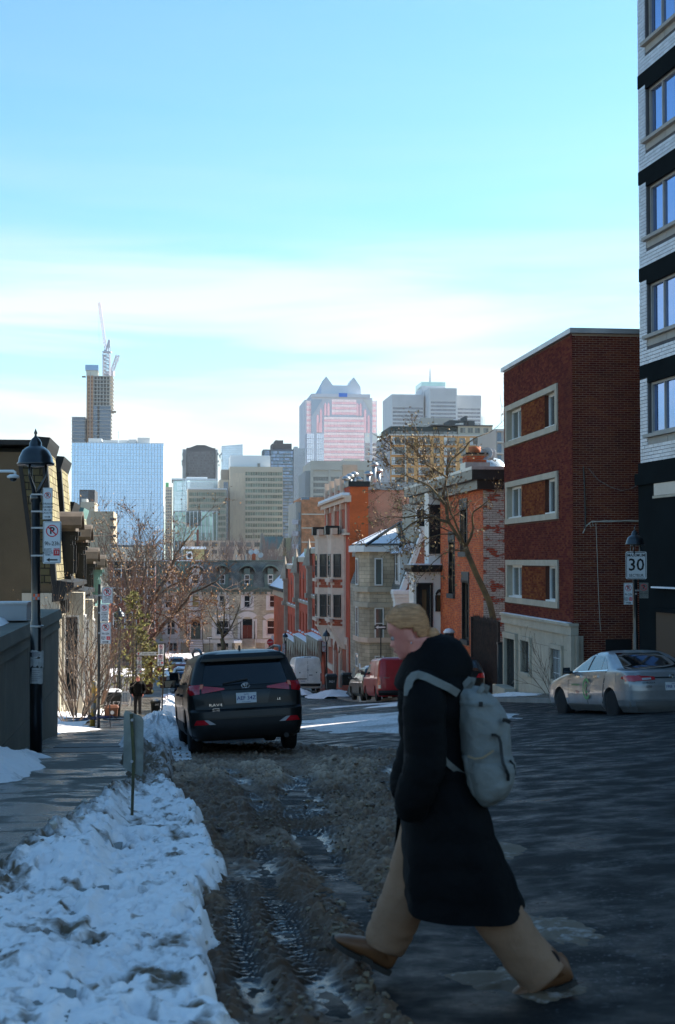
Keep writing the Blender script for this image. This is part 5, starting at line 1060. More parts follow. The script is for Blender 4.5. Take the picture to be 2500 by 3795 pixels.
for k in range(6): p, r = -1 + k / 3, -1 + (k + 1) / 3; f = lambda x: zd1 + .75 * math.sqrt(max(0, 1 - x * x)); m.hexa(((-.6, q + 1 + p * 1.25, zd1 - .02), (.9, q + 1 + p * 1.25, zd1 - .02), (.9, q + 1 + r * 1.25, zd1 - .02), (-.6, q + 1 + r * 1.25, zd1 - .02), (-.6, q + 1 + p * 1.25, f(p) + .05), (.9, q + 1 + p * 1.25, f(p) + .05), (.9, q + 1 + r * 1.25, f(r) + .05), (-.6, q + 1 + r * 1.25, f(r) + .05)))
m.build('dormer_hood', BLKW, B.root); MB().box(-.5, q - .1, zd1 + .55, .8, q + 2.0, zd1 + .9).build('hood_snow', M_SNOW, B.root)
m = MB()
for k in range(6): m.box(-1.9, 1.2 + k * .3, .4, -.05, 1.5 + k * .3, .75 + k * .24)
m.build('front_steps', GST2, B.root)
m = MB()
for x in (-2.0, -1.0): m.bar((x, 0.8, 1.5), (x, 3.2, 3.3), .045); m.bar((x, .8, 1.1), (x, 3.2, 2.9), .03); [m.bar((x, .8 + j * .4, .6), (x, .8 + j * .4, 1.5 + j * .3), .025, n=4) for j in range(7)]
m.build('stair_railing', M_WHITE, B.root)
m = MB(); m.box(B.x(1534, 2), 2, zm - .5, B.x(1592, 2), 6, B.zn(1862, 2)); o = m.build('rear_addition', mat('beige_board', (.42, .38, .31), .9), B.root)
window(o, F((B.x(1536, 2), 2, 0), (1, 0, 0)), .02, B.zn(1968, 2), B.x(1583, 2) - B.x(1536, 2), B.zn(1882, 2) - B.zn(1968, 2), -.06, M_WHITE, M_WIN, (1, 2), .1)
SA = 63.9; B = House('stucco_entrance_wing', 'white stucco entrance wing with black door and small arched window', 'house', SA, 65.4, 12.0)
xl = B.x(1535); zt = B.zn(2110); W = B.x(1662) - xl; fr = F((xl, 0, 0), (1, 0, 0)); X_ = lambda u: B.x(u) - xl
dr = (X_(1549), B.zn(2480), X_(1594), B.zn(2168)); wn_ = (X_(1616), B.zn(2262), X_(1637), B.zn(2205))
MB().wall(fr, W, zt, [dr, wn_], .2).build('wall', STUC, B.root); MB().box(xl + .002, .25, 0, 0.3, 1.5, zt).build('rear_wall', STUC, B.root)
d = MB().fbox(fr, *dr, -.2, -.12).build('door', BLKW, B.root); panes(d, fr, [(dr[0] + .17, B.zn(2330), dr[2] - .17, B.zn(2185))], glass('door_glass', (.13, .10, .05), .1), proud=-.11, thick=.02)
surround(B.root, fr, *dr, .1, BLKW, .06, 0, 'door_frame', bottom=False); surround(B.root, fr, *wn_, .06, BLKW, .08, .22, 'window_frame'); panes(B.root, fr, [wn_], glass('door_glass', (.13, .10, .05)), proud=-.08, thick=.05)
m = MB(); m.box(xl - .25, -.55, zt + .02, .1, 1.6, zt + .2); m.hexa(((xl - .15, -.35, zt - .12), (.05, -.35, zt - .12), (.05, 1.55, zt - .12), (xl - .15, 1.55, zt - .12), (xl - .25, -.55, zt + .02), (.05, -.55, zt + .02), (.05, 1.6, zt + .019), (xl - .25, 1.6, zt + .019))); m.build('canopy', BLKW, B.root); MB().box(xl - .1, -.45, zt + .2, .05, 1.5, zt + .26).build('canopy_snow', M_SNOW, B.root)
xu = B.x(1588, .3); z2 = B.zn(1825, .3); MB().box(xu, .3, zt + .1, .5, 1.4, z2).build('upper_wall', STUC, B.root)
uf = F((xu, .3, 0), (1, 0, 0)); wb, wt = B.zn(2040, .3), B.zn(1885, .3); m = MB(); m.fbox(uf, .0, wb - .15, B.x(1650, .3) - xu, wt + .18, -.05, .12); m.build('bay_surround', BLKW, B.root)
window(B.root, uf, .06, wb, B.x(1648, .3) - xu - .08, wt - wb, -.14, BLKW, M_WIN, (2, 2), .07)
B = House('orange_brick_house', 'orange brick house with narrow black windows and flaking white side wall', 'house', su(1790, 12), 63.85, 12.0)
zt = B.z(1790, 1790); L = B.L; A = B.a
ops = []
for (ua, ub, vt, vb) in ((1707, 1731, 1890, 2045), (1664, 1684, 2010, 2200), (1713, 1736, 2160, 2370)): uc = (ua + ub) / 2; ops.append((A(ua), B.z(vb, uc), A(ub), B.z(vt, uc)))
MB().wall(B.st, L, zt, ops, .22).build('wall', MORT, B.root); bricks(B.root, B.st, L, zt, BRK, .21, .075, .012, .012, ops=[(o[0] - .12, o[1] - .2, o[2] + .12, o[3] + .45) for o in ops], nparts=200, seed=4)
for o in ops:
 window(B.root, B.st, o[0], o[1], o[2] - o[0], o[3] - o[1], .15, BLKW, M_WIN, (1, 2), .08); MB().fbox(B.st, o[0] - .12, o[3], o[2] + .12, o[3] + .45, -.05, .05).build('lintel', mat('slate_paint', (.05, .06, .065), .6), B.root)
 MB().fbox(B.st, o[0] - .12, o[1] - .2, o[2] + .12, o[1], -.1, .12).build('sill', MATS['slate_paint'], B.root); surround(B.root, B.st, *o, .1, BLKW, .03, 0, 'window_frame', bottom=False)
MB().box(.25, .25, 0, 8, L, zt - .05).build('rear_wall', RED, B.root)
FLK = mat('flaking_white_brick', (.50, .48, .44), .9, .1, 2.2, col2=(.36, .07, .04), thr=(.53, .56), detail=7, bump=.4, bscale=30, stretch=(.7, .7, 1.6), tint=.12, objr=.12)
MB().wall(B.near, 3.5, zt).build('side_wall', mat('old_mortar', (.26, .22, .19), .95, .4, 3), B.root); bricks(B.root, B.near, 3.5, zt, FLK, .26, .085, .022, .02, nparts=200, seed=6, near=lambda k: k[0] * 3 - k[1] * .2, name='brick')
m = MB(); m.box(-.55, -.5, zt + .12, 9, L + 7, zt + .5); m.box(-.3, -.28, zt - .25, 8, L + 7, zt + .12); m.build('cornice', BLKW, B.root); MB().box(-.57, -.52, zt + .5, 9, L + 7, zt + .62).build('roof_flashing', M_STEEL, B.root)
xc0, xc1 = B.x(1730, .9), B.x(1803, .9); zc0, zc1 = zt + .62, B.zn(1684, .9); ch = MB().box(xc0, .9, zc0, xc1, 1.7, zc1).build('chimney', MATS['mortar'], B.root)
bricks(ch, F((xc0, .9, 0), (1, 0, 0)), xc1 - xc0, zc1, BRK, .2, .075, .012, .01, nparts=80, seed=8, b0=zc0); bricks(ch, F((xc0, 1.7, 0), (0, -1, 0)), .8, zc1, BRK, .2, .075, .012, .01, nparts=0, seed=9, b0=zc0)
MB().box(xc0 - .06, .82, zc1, xc1 + .05, 1.8, zc1 + .07).build('chimney_cap', BLKW, ch); MB().lathe([(.24, 0), (.26, .26), (.2, .26)], 14, ((xc0 + xc1) / 2, 1.3, zc1 + .07)).build('chimney_pot', mat('terracotta', (.55, .16, .06), .7), ch, True)
MB().box(xc0 - .08, .8, zc0, xc1 + .12, 1.85, zc0 + .25).build('chimney_flashing', M_STEEL, ch)
for u, v in ((1806, 1683), (1823, 1683)): dish(B.root, Vector((B.x(u, .9), .9 + (u - 1806) * .012, B.zn(v, .9))), .26, (-.75, -1, .25))
for u, sx in ((1530, 7), (1660, 3.5)):
 m = MB(); x, y = 1.6, sx + 2; m.lathe([(.75, 0), (.72, .25), (.6, .5), (.35, .72), (.05, .8)], 16, (x, y, zt + .6)); m.build('skylight_dome', mat('dome_acrylic', (.55, .60, .62), .25), B.root, True)
DBR = mat('dark_red_brick', (.150, .028, .017), .95, .3, .7, spec=.15, objr=.34, tint=.34, col2=(.095, .018, .012)); DMORT = mat('pale_mortar', (.46, .34, .25), .95, .25, 2)
PBR = mat('panel_brick', (.21, .058, .019), .95, .3, 2, spec=.15, objr=.35, tint=.35, col2=(.15, .036, .014)); LST = mat('limestone', (.47, .41, .32), .85, .22, 1.8, bump=.25); DMORT2 = mat('red_mortar', (.11, .04, .026), .95, .25, 2)
B = House('dark_brick_apartments', 'dark red brick apartment block with paired windows in pale stone bands', 'apartment block', 41.75, 50.75, 11.9)
L = B.L; A = B.a; zt = B.zn(1236); zb = B.zn(2318)
bands = [(1421, 1596), (1745, 1923), (2075, 2255)]; ops = []; wins = []; pans = []; sur = []
for vt, vb in bands:
 z1, z0 = B.z(vt, 2068), B.z(vb, 2068); a0, a1 = A(1877), A(2071); ops.append((a0, z0, a1, z1)); sur.append((a0, z0, a1, z1))
MB().wall(B.st, L, zt, ops, .3, b0=zb - .05).build('wall', DMORT2, B.root)
bricks(B.root, B.st, L, zt, DBR, .205, .068, .009, .012, ops=ops, nparts=150, seed=2, b0=zb, near=lambda k: -k[0] + k[1] * .1)
for k, (a0, z0, a1, z1) in enumerate(sur):
 w = .19; q = MB()
 n = 6
 for i in range(n): x0, x1 = a0 + (a1 - a0) * i / n, a0 + (a1 - a0) * (i + 1) / n; MB().fbox(B.st, x0 + .004, z1 - w, x1 - .004, z1, -.28, .07).build('lintel_stone', LST, B.root); MB().fbox(B.st, x0 + .004, z0, x1 - .004, z0 + w, -.28, .08).build('sill_stone', LST, B.root)
 for x0, x1 in ((a0, a0 + w * 1.4), (a1 - w * 1.4, a1)): MB().fbox(B.st, x0, z0 + w, x1, z1 - w, -.28, .06).build('jamb_stone', LST, B.root)
 p0, p1 = A(1931) , A(2019)
 bp_ = MB().fbox(B.st, p0, z0 + w, p1, z1 - w, -.28, -.02).build('brick_panel', DMORT2, B.root); bricks(bp_, B.st, p1, z1 - w, PBR, .205, .068, .008, -.008, nparts=60, seed=20 + k, a0=p0, b0=z0 + w)
 for x0, x1 in ((a0 + w * 1.4 + .01, p0 - .01), (p1 + .01, a1 - w * 1.4 - .01)):
  o = window(B.root, B.st, x0, z0 + w, x1 - x0, z1 - z0 - 2 * w, .14, M_WHITE, glass('curtain_window', (.10, .12, .12), .06), (2, 1), .085, .09)
  MB().fbox(B.st, x0, z0 + w, x1, z0 + w + .05, -.14, .0).build('sill_ledge', M_WHITE, B.root)
zg = 0; a_ = lambda u: A(u); D0 = (A(1877), 0, A(1914), B.z(2366, 1895)); W1 = (A(1934), B.z(2492, 1950), A(1966), B.z(2375, 1950)); W2 = (A(2046), B.z(2520, 2062), A(2083), B.z(2405, 2062))
MB().wall(B.st, L, zb - .06, [D0, W1, W2], .3).build('base_wall', mat('joint_grey', (.10, .095, .085), .9), B.root)
xs = [0, A(1874), A(1918), A(1932), A(1969), A(2005), A(2042), A(2087), A(2112), A(2135), L]
for i in range(len(xs) - 1):
 x0, x1 = xs[i] + .008, xs[i + 1] - .008
 for (b0, b1) in ((0, zb * .36), (zb * .36 + .012, zb * .74), (zb * .74 + .012, zb - .3)):
  o = [k for k in (D0, W1, W2) if x0 - .1 < (k[0] + k[2]) / 2 < x1 + .1]
  if o:
   k = o[0]
   if b1 > k[3] + .15: MB().fbox(B.st, x0, max(b0, k[3] + .1), x1, b1, -.05, .02).build('stone_slab', LST, B.root)
   elif b0 < k[1] - .15: MB().fbox(B.st, x0, b0, x1, min(b1, k[1] - .1), -.05, .02).build('stone_slab', LST, B.root)
   if x0 < k[0] - .05: MB().fbox(B.st, x0, b0, k[0], b1, -.05, .021).build('stone_slab', LST, B.root)
   if x1 > k[2] + .05: MB().fbox(B.st, k[2], b0, x1, b1, -.05, .021).build('stone_slab', LST, B.root)
  else: MB().fbox(B.st, x0, b0, x1, b1, -.05, .02).build('stone_slab', LST, B.root)
m = MB(); m.fbox(B.st, -.05, zb - .3, L + .16, zb - .02, -.1, .13); m.fbox(B.st, -.05, zb - .02, L + .2, zb + .06, -.1, .2); m.build('base_cornice', LST, B.root)
MB().fbox(B.st, .1, zb + .06, L - .2, zb + .075, -.02, .18).build('cornice_snow', M_SNOW, B.root)
MB().box(-.13, -.16, 0, .25, .30, zb - .31).build('corner_stone', LST, B.root)
for o in (W1, W2): surround(B.root, B.st, *o, .14, LST, .09, 0, 'window_surround')
surround(B.root, B.st, *D0, .2, LST, .12, 0, 'door_surround', bottom=False)
window(B.root, B.st, W1[0], W1[1], W1[2] - W1[0], W1[3] - W1[1], .2, M_WHITE, M_WIN, (2, 1), .06); window(B.root, B.st, W2[0], W2[1], W2[2] - W2[0], W2[3] - W2[1], .2, M_WHITE, M_WIN, (1, 2), .06)
m = MB()
for i in range(7): x = W2[0] + .05 + (W2[2] - W2[0] - .1) * i / 6; m.bar(B.st.p(x, W2[1], -.02), B.st.p(x, W2[3], -.02), .012, n=4)
for z in (W2[1] + .2, W2[3] - .3): m.bar(B.st.p(W2[0], z, -.02), B.st.p(W2[2], z, -.02), .012, n=4)
m.build('window_grille', M_WHITE, B.root)
d = MB().fbox(B.st, D0[0], 0, D0[2], D0[3] - .05, -.3, -.24).build('door', mat('dark_door', (.03, .04, .045), .5), B.root); MB().fbox(B.st, D0[0] + .2, .9, D0[2] - .2, D0[3] - .35, -.25, -.22).build('pane', M_WIN, d); m = MB(); m.bar(B.st.p(D0[0] + .1, .6, -.15), B.st.p(D0[2] - .1, 1.1, -.15), .02); m.build('handle', M_STEEL, d)
MB().fbox(B.st, D0[0] - .2, 0, D0[2] + .2, .55, .02, .5).build('door_step', LST, B.root)
WS = 12.0; MB().wall(B.near, WS, zt).build('side_wall', DMORT, B.root)
bricks(B.root, B.near, WS, zt, DBR, .215, .0672, .0135, .012, nparts=300, seed=3, near=lambda k: (round(k[1] / .0672) % 9, k[0]) if k[0] < 2.6 else (99, k[0]))
MB().box(.3, .3, 0, WS, L - .3, zt - .02).build('rear_wall', DMORT2, B.root)
m = MB(); m.box(-.10, -.12, zt + .01, WS, .35, zt + .16); m.box(-.10, .35, zt + .012, .35, L + .1, zt + .158); m.build('roof_coping', mat('zinc_coping', (.50, .52, .54), .45, .3, 1.5, metal=.5), B.root)
def zs_(v): return B.zn(v)
m = MB(); xw = lambda u: B.x(u)
cab = lambda pts, r: m.tube([(xw(u), -.06 - .02 * (i % 2), zs_(v)) for i, (u, v) in enumerate(pts)], r, 5)
cab([(2157, 1977), (2168, 1950), (2190, 1932), (2250, 1934), (2330, 1928), (2402, 1931)], .018); cab([(2180, 1940), (2186, 1952), (2196, 1948), (2190, 1936), (2240, 1929), (2404, 1933)], .012)
m.build('overhead_cable', mat('pale_cable', (.50, .47, .40), .7), B.root)
m = MB(); cab([(2178, 1735), (2215, 1780), (2260, 1805), (2300, 1818), (2340, 1808), (2390, 1778)], .012); m.build('slack_cable', mat('grey_cable', (.22, .20, .18), .7), B.root)
m = MB(); cab([(2160, 1730), (2163, 1800), (2166, 1900), (2165, 1960)], .025); m.build('conduit', M_BLACK, B.root)
m = MB(); cab([(2205, 1940), (2209, 2080), (2214, 2220), (2219, 2342)], .008); m.build('hanging_wire', MATS['pale_cable'], B.root)
m = MB(); x0, x1 = xw(2240), xw(2335); m.box(x0, -.03, zs_(2420), x1, .02, zs_(2370)); m.build('cellar_vent', M_BLACK, B.root)
TWR = math.atan((CU - 222) / FPX); tx, ty = XU(2384, 40.0), 40.0
root = empty('white_brick_tower', (tx, ty, float(gz(38, 13)) - .6), 'tall white glazed brick tower with dark floor bands and sliding windows', 'apartment tower', TWR)
zt0 = root.location.z; cT, sT = math.cos(TWR), math.sin(TWR)
def ta(u): k = (u - CU) / FPX / ct; return (tx - k * ty) / (k * cT + sT) * -1      # metres along the front from the far corner towards us
def tz(v, u=2385): q = ta(u); return ZV(v, ty - q * cT) - zt0
LT = 32.0; fr = F((0, 0, 0), (0, -1, 0)); WBR = mat('white_glazed_brick', (.62, .63, .66), .35, .10, 1.5, objr=.12, tint=.12, spec=.6); WM = mat('sooty_mortar', (.10, .10, .105), .9, .2, 2); DKB = mat('dark_teal_panel', (.008, .012, .0135), .9, .3, 1.2, spec=.06); SND = mat('sandstone_panel', (.40, .375, .34), .85, .15, 2, bump=.2)
fh = 2.755; zb1 = tz(1718); nfl = 12; HT = zb1 + nfl * fh
MB().box(.35, -LT, 0, 15, -.01, HT).build('body', DKB, root)
a1 = ta(2412); wz0, wz1 = .78, 2.22; da = 3.4
frb = F((-.06, 0, 0), (0, -1, 0))
opw = [(a1 + .02 + i * da, zb1 + k * fh + wz0 - .01, a1 + .06 + 2.6 + i * da, zb1 + k * fh + wz1 + .01) for k in range(nfl) for i in range(3)]
MB().wall(frb, LT, HT, opw, .4, b0=zb1).build('wall', WM, root); MB().box(-.06, -.012, 0, .36, -.001, HT).build('end_wall', WM, root)
for k in range(nfl):
 z = zb1 + k * fh; dark0 = z + fh - .37
 MB().fbox(fr, -.02, dark0, LT, z + fh - .0, .03, .085 if k < 6 else .08).build('floor_band', DKB, root)
 MB().fbox(fr, a1, z + wz1, LT, dark0 - .001, .03, .09).build('lintel_panel', DKB, root)
 for i in range(3):
  x0 = a1 + .04 + i * da; x1 = x0 + 2.6
  window(root, fr, x0, z + wz0, x1 - x0, wz1 - wz0, .02, mat('window_alu', (.36, .34, .31), .5, .2, 3), glass('sky_window', (.26, .40, .72), .04, .8, var=.2), (3, 1), .07, .13)
  MB().fbox(fr, x0 - .12, z + wz0 - .1, x1 + .1, z + wz0 - .005, .0, .20).build('sill', SND, root)
  for q in range(2): MB().fbox(fr, x0 - .03 + q * 1.3, z + wz0 - .30, x0 + 1.25 + q * 1.3, z + wz0 - .105, .03, .075).build('spandrel_stone', SND, root)
opsT = [(a1 - .03, zb1 + k * fh + wz0 - .3, LT, zb1 + (k + 1) * fh) for k in range(nfl)] + [(-1, zb1 + k * fh + fh - .37, LT, zb1 + (k + 1) * fh) for k in range(nfl)]
bricks(root, frb, 7.0, zb1 + 8 * fh, WBR, .30, .0985, .015, .018, ops=opsT, nparts=260, seed=11, near=lambda k: k[0], b0=zb1)
m = MB(); m.fbox(fr, -.03, 0, LT, zb1 - .0, -.02, .14); m.build('base_panel', DKB, root)
m = MB(); m.fbox(fr, -.06, zb1 - .62, LT, zb1 - .3, .0, .24); m.build('base_fascia', DKB, root)
m = MB(); ao = ta(2447); m.fbox(fr, ao, 0, ao + 3.2, tz(2268, 2470), .12, .15); m.build('garage_door', mat('garage_black', (.006, .008, .009), .5), root); MB().fbox(fr, ao - .1, tz(2268, 2470), ao + 3.3, tz(2255, 2470), .1, .32).build('garage_lintel', DKB, root)
panes(root, fr, [(ao, tz(1835, 2470), ao + 2.5, tz(1790, 2470))], glass('milky_glass', (.35, .36, .35), .25), 'transom_pane', proud=.19, thick=-.1); MB().fbox(fr, ao - .08, tz(1845, 2470), ao + 2.6, tz(1836, 2470), .1, .2).build('transom_frame', LST, root)
MB().fbox(fr, ao, tz(2180, 2470), ao + 3, tz(2174, 2470), .1, .3).build('ledge_snow', M_SNOW, root)
fx, fy = ST(51.1, 11.75); z0 = float(gz(53, 11.8)); f0 = empty('iron_fence', (fx, fy, z0), 'tall rusty iron picket fence between the orange house and the brick block', 'fence', ROT)
IRON = mat('rusty_iron', (.055, .035, .028), .8, .5, 6, col2=(.02, .018, .017)); hh = zv(2330, 52, 11.8) - z0 + .2
PK_ = MB().box(-.014, -.014, 0, .014, .014, hh).lathe([(.03, 0), (.02, .1), (.001, .22)], 5, (0, 0, hh)).mesh('picket', IRON)
for k in range(30): link('picket', PK_, f0, Matrix.Translation((0.02, .15 + k * .15, rnd.uniform(-.05, .05))))
for z in (.5, hh * .55, hh - .15): MB().box(.036, .05, z, .066, 4.75, z + .06).build('rail', IRON, f0)
for y in (.02, 4.72): MB().box(-.05, y - .05, 0, .05, y + .05, hh + .1).build('post', IRON, f0)
fx, fy = ST(50.9, 11.78); g0 = empty('iron_gate_post', (fx, fy, z0 - .2), 'plain dark post by the doorway of the pale stone base', 'post', ROT); MB().box(-.12, -.1, 0, .12, .1, 2.3).build('post_body', mat('dark_door', (.03, .04, .045)), g0); MB().box(-.14, -.12, 2.3, .14, .12, 2.38).build('post_cap', M_BLACK, g0)
CW = mat('board_marked_concrete', (.185, .165, .13), .9, .3, .9, spec=.2, bump=.3, bscale=40, detail=7)
wz0 = float(gz(31, -2.5)) - .3; x, y = ST(31.2, -2.5); root = empty('concrete_wall', (x, y, wz0), 'long grey concrete retaining wall with coping, left of the pavement', 'wall', ROT)
zw = lambda v, s: zv(v, s, -2.5) - wz0
ztop = zw(2252, 31.0) - .02                                      # top of coping at the far end
sl = (zw(2350, 21) - ztop) / 10.2                                # rises towards us
segs = 9; Ls = 29.0
def topz(d): return ztop + sl * d
frw = F((0, 0, 0), (0, 1, 0))
for k in range(segs):                                            # cast panels with open vertical joints, in two lifts
 d0, d1 = Ls * k / segs, Ls * (k + 1) / segs - .02
 for j in range(3):
  lo = lambda d: -1.0 + (topz(d) - .42 + 1.0) * j / 3; hi = lambda d: -1.0 + (topz(d) - .42 + 1.0) * (j + 1) / 3 - .014
  off = rnd.uniform(-.004, .004)
  MB().hexa(((-.45, -d1, lo(d1)), (off, -d1, lo(d1)), (off, -d0, lo(d0)), (-.45, -d0, lo(d0)), (-.45, -d1, hi(d1)), (off, -d1, hi(d1)), (off, -d0, hi(d0)), (-.45, -d0, hi(d0)))).build('wall_panel', CW, root)
MB().hexa(((-.43, -Ls, -1), (-.02, -Ls, -1), (-.02, -.01, -1), (-.43, -.01, -1), (-.43, -Ls, topz(Ls) - .43), (-.02, -Ls, topz(Ls) - .43), (-.02, -.01, topz(0) - .43), (-.43, -.01, topz(0) - .43))).build('wall_core', mat('joint_grey', (.1, .095, .085)), root)
for (o, b, t) in ((.035, .42, .22), (.075, .215, .02)):
 for k in range(segs): d0, d1 = Ls * k / segs, Ls * (k + 1) / segs - .012; MB().hexa(((-.5, -d1, topz(d1) - b), (o, -d1, topz(d1) - b), (o, -d0 + .03, topz(d0) - b), (-.5, -d0 + .03, topz(d0) - b), (-.5, -d1, topz(d1) - t), (o - .03, -d1, topz(d1) - t), (o - .03, -d0 + .03, topz(d0) - t), (-.5, -d0 + .03, topz(d0) - t))).build('coping_stone', CW, root)
S_ = np.linspace(5.2, Ls, 120); T_ = np.linspace(-2.6, -.30, 20); Sg, Tg = np.meshgrid(S_, T_, indexing='ij'); e = sm(-.30, -.42, Tg + .08 * fbm(Sg * 2, Tg * 2, 3)) * sm(5.2, 6.4, Sg)
xx, yy = x + (-Sg) * DX + Tg * RX, y + (-Sg) * DY + Tg * RY; hz = wz0 + ztop + sl * Sg - .06 + e * (.11 + .10 * fbm(Sg * .8, Tg, 4, 5))
tag(link('wall_top_snow', gridmesh('wall_top_snow', xx, yy, hz, M_SNOWBANK, attrs={'dirt': 0 * e, 'wet': 0 * e})), 'smooth snow lying along the top of the grey concrete wall', 'snow', kind='stuff')
cx = XU(-25, 24.5); zc = ZV(2300, 24.5); c = empty('utility_cabinet', (cx, 24.5, zc), 'low grey steel cabinet on the terrace behind the concrete wall', 'cabinet', ROT); w = XU(98, 24.5) - cx
MB().box(0, 0, 0, w, .8, ZV(2240, 24.5) - zc).build('cabinet_body', mat('grey_sheet', (.33, .34, .35), .5, .1, 2), c); MB().box(-.02, -.02, ZV(2240, 24.5) - zc, w + .02, .82, ZV(2237, 24.5) - zc + .02).build('lid', M_STEEL, c)
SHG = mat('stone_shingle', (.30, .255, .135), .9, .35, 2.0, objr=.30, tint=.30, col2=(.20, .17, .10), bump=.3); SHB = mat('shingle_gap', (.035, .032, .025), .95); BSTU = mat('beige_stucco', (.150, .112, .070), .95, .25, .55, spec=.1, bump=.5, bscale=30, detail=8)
PALE = mat('pale_limestone', (.52, .47, .37), .9, .2, 1.6, bump=.3); BLD = mat('black_cornice', (.016, .016, .015), .6, .4, 3)
def lu(u, s): return tu(u, s)
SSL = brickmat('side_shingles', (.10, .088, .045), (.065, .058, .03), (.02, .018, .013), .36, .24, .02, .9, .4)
def mansard_house(lab, s0, s1, t0, vtop, veave, dorm, gablem, first=False, trim=BLD, shingle=True, zsh=0, nsh=(0, 0), roofm=None):
 """left-hand row: front faces the street (+x); mansard slope leans back from the eave to the top"""
 B = House('mansard_house', lab, 'house', s0, s1, t0, group='mansard houses down the left side'); L = B.L
 B.fr = F((0, 0, 0), (0, 1, 0)); zt, ze = zv(vtop, s0, t0 - 1.3) - B.z0, zv(veave, s0, t0) - B.z0; run = .38; pL = 3.3
 ops = [(L * .16, 1.2, L * .34, ze - 1.1), (L * .60, 1.2, L * .80, ze - 1.1)]
 MB().wall(B.fr, L, ze, ops, .25).build('wall', PALE, B.root)
 for o in ops: window(B.root, B.fr, o[0], o[1], o[2] - o[0], o[3] - o[1], .2, M_WHITE, M_WIN, (1, 2), .08); surround(B.root, B.fr, *o, .25, PALE, .12, .15, 'window_surround')
 m = MB(); m.prism([(-.1, L * .36), (.75, L * .41), (.75, L * .55), (-.1, L * .60)], 0, ze - .3, 'z'); bay = m.build('bay', PALE, B.root)
 bf = F((.75, L * .41, 0), (0, 1, 0)); window(bay, bf, .12, 1.3, L * .14 - .24, ze - 2.4, -.06, M_WHITE, M_WIN, (1, 2), .07)
 bf2 = F((-.1, L * .36, 0), (Vector((.75, L * .41, 0)) - Vector((-.1, L * .36, 0)))); window(bay, bf2, .2, 1.3, .55, ze - 2.4, -.06, M_WHITE, M_WIN, (1, 2), .06)
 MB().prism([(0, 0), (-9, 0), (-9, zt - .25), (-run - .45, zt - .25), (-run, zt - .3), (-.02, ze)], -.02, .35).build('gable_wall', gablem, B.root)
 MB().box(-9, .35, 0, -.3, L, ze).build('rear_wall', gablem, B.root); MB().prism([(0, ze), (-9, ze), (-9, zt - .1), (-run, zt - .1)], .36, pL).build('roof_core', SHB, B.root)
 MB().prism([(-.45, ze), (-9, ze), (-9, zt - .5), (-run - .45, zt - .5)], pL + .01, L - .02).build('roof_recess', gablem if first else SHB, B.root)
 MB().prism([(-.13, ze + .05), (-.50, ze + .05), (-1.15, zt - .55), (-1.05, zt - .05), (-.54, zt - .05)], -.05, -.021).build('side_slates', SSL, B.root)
 sf = F((.02, 0, ze), (0, 1, 0), (-run, 0, zt - ze)); hs = math.hypot(run, zt - ze)
 dops = []
 bricks(B.root, sf, pL, hs, SHG if roofm is None else roofm, .36, .235, .022, .03, ops=dops, nparts=min(120, int(L * 20)), seed=int(s0), near=lambda k: k[0], name='shingle')
 m = MB(); m.prism([(.06, ze - .05), (-.10, ze - .05), (-run - .12, zt), (-run + .05, zt)], -.32, .12); m.build('verge_board', trim, B.root)
 m = MB(); m.box(-9, -.36, zt - .02, -run + .05, pL, zt + .14); m.prism([(-run + .03, zt - .35), (-run + .16, zt + .05), (-run + .20, zt + .22), (-run - .3, zt + .26), (-run - .3, zt - .35)], -.42, pL + .2); m.build('top_cornice', trim, B.root)
 m = MB(); m.prism([(-.1, ze - .55), (.28, ze - .5), (.38, ze - .15), (.62, ze - .05), (.62, ze + .1), (-.1, ze + .2)], -.25, L + .02)
 for k in range(int(L / .8)): m.box(.0, .2 + k * .8, ze - .95, .32, .42 + k * .8, ze - .5)
 m.build('bracketed_eave', trim, B.root)
 for d in dorm:
  zb_, z1 = ze + .25, ze + (zt - ze) * .40; q = MB()
  q.box(-1.3, d - .72, zb_, .22, d - .40, z1); q.box(-1.3, d + .40, zb_, .22, d + .72, z1); q.box(-1.3, d - .7, zb_ - .1, .26, d + .7, zb_ + .02)
  dm = q.build('dormer', trim, B.root)
  n = 8; q = MB()
  for k in range(n):
   p, r = -1 + 2 * k / n, -1 + 2 * (k + 1) / n; f = lambda x: z1 + .12 + .62 * math.sqrt(max(0, 1 - .97 * x * x)); w = .98
   q.hexa(((-1.6, d + p * w, f(p) - .13), (.62, d + p * w, f(p) - .13), (.62, d + r * w, f(r) - .13), (-1.6, d + r * w, f(r) - .13), (-1.6, d + p * w, f(p)), (.62, d + p * w, f(p)), (.62, d + r * w, f(r)), (-1.6, d + r * w, f(r))))
  q.prism([(d - .9, z1), (d + .9, z1), (d + .9, z1 + .15), (d + .6, z1 + .55), (d, z1 + .68), (d - .6, z1 + .55), (d - .9, z1 + .15)], -1.55, .42, 'x'); q.build('dormer_hood', mat('weathered_hood', (.13, .10, .075), .8, .4, 2), dm)
  for sx in (-1, 1):
   q = MB()
   for j in range(3): q.box(.1, d + sx * .62 - .12, z1 - .15 - j * .16, .50 - j * .1, d + sx * .62 + .12, z1 - j * .16)
   q.box(-.2, d + sx * .66 - .08, zb_ + .1, .34, d + sx * .66 + .08, z1 - .5)
   q.build('hood_bracket', trim, dm)
  window(dm, F((.10, d - .40, 0), (0, 1, 0)), 0, zb_ + .02, .8, z1 - zb_ - .05, -.06, M_WHITE, M_WIN, (1, 2), .07)
 return B, zt, ze
hs = [48.6, 55.4, 61.8, 68.2]
B, zt, ze = mansard_house('beige stuccoed gable-end house with a steep mansard behind the near lamp post', hs[0], hs[1] - .05, -4.0, 1648, 2170, [4.3], BSTU)
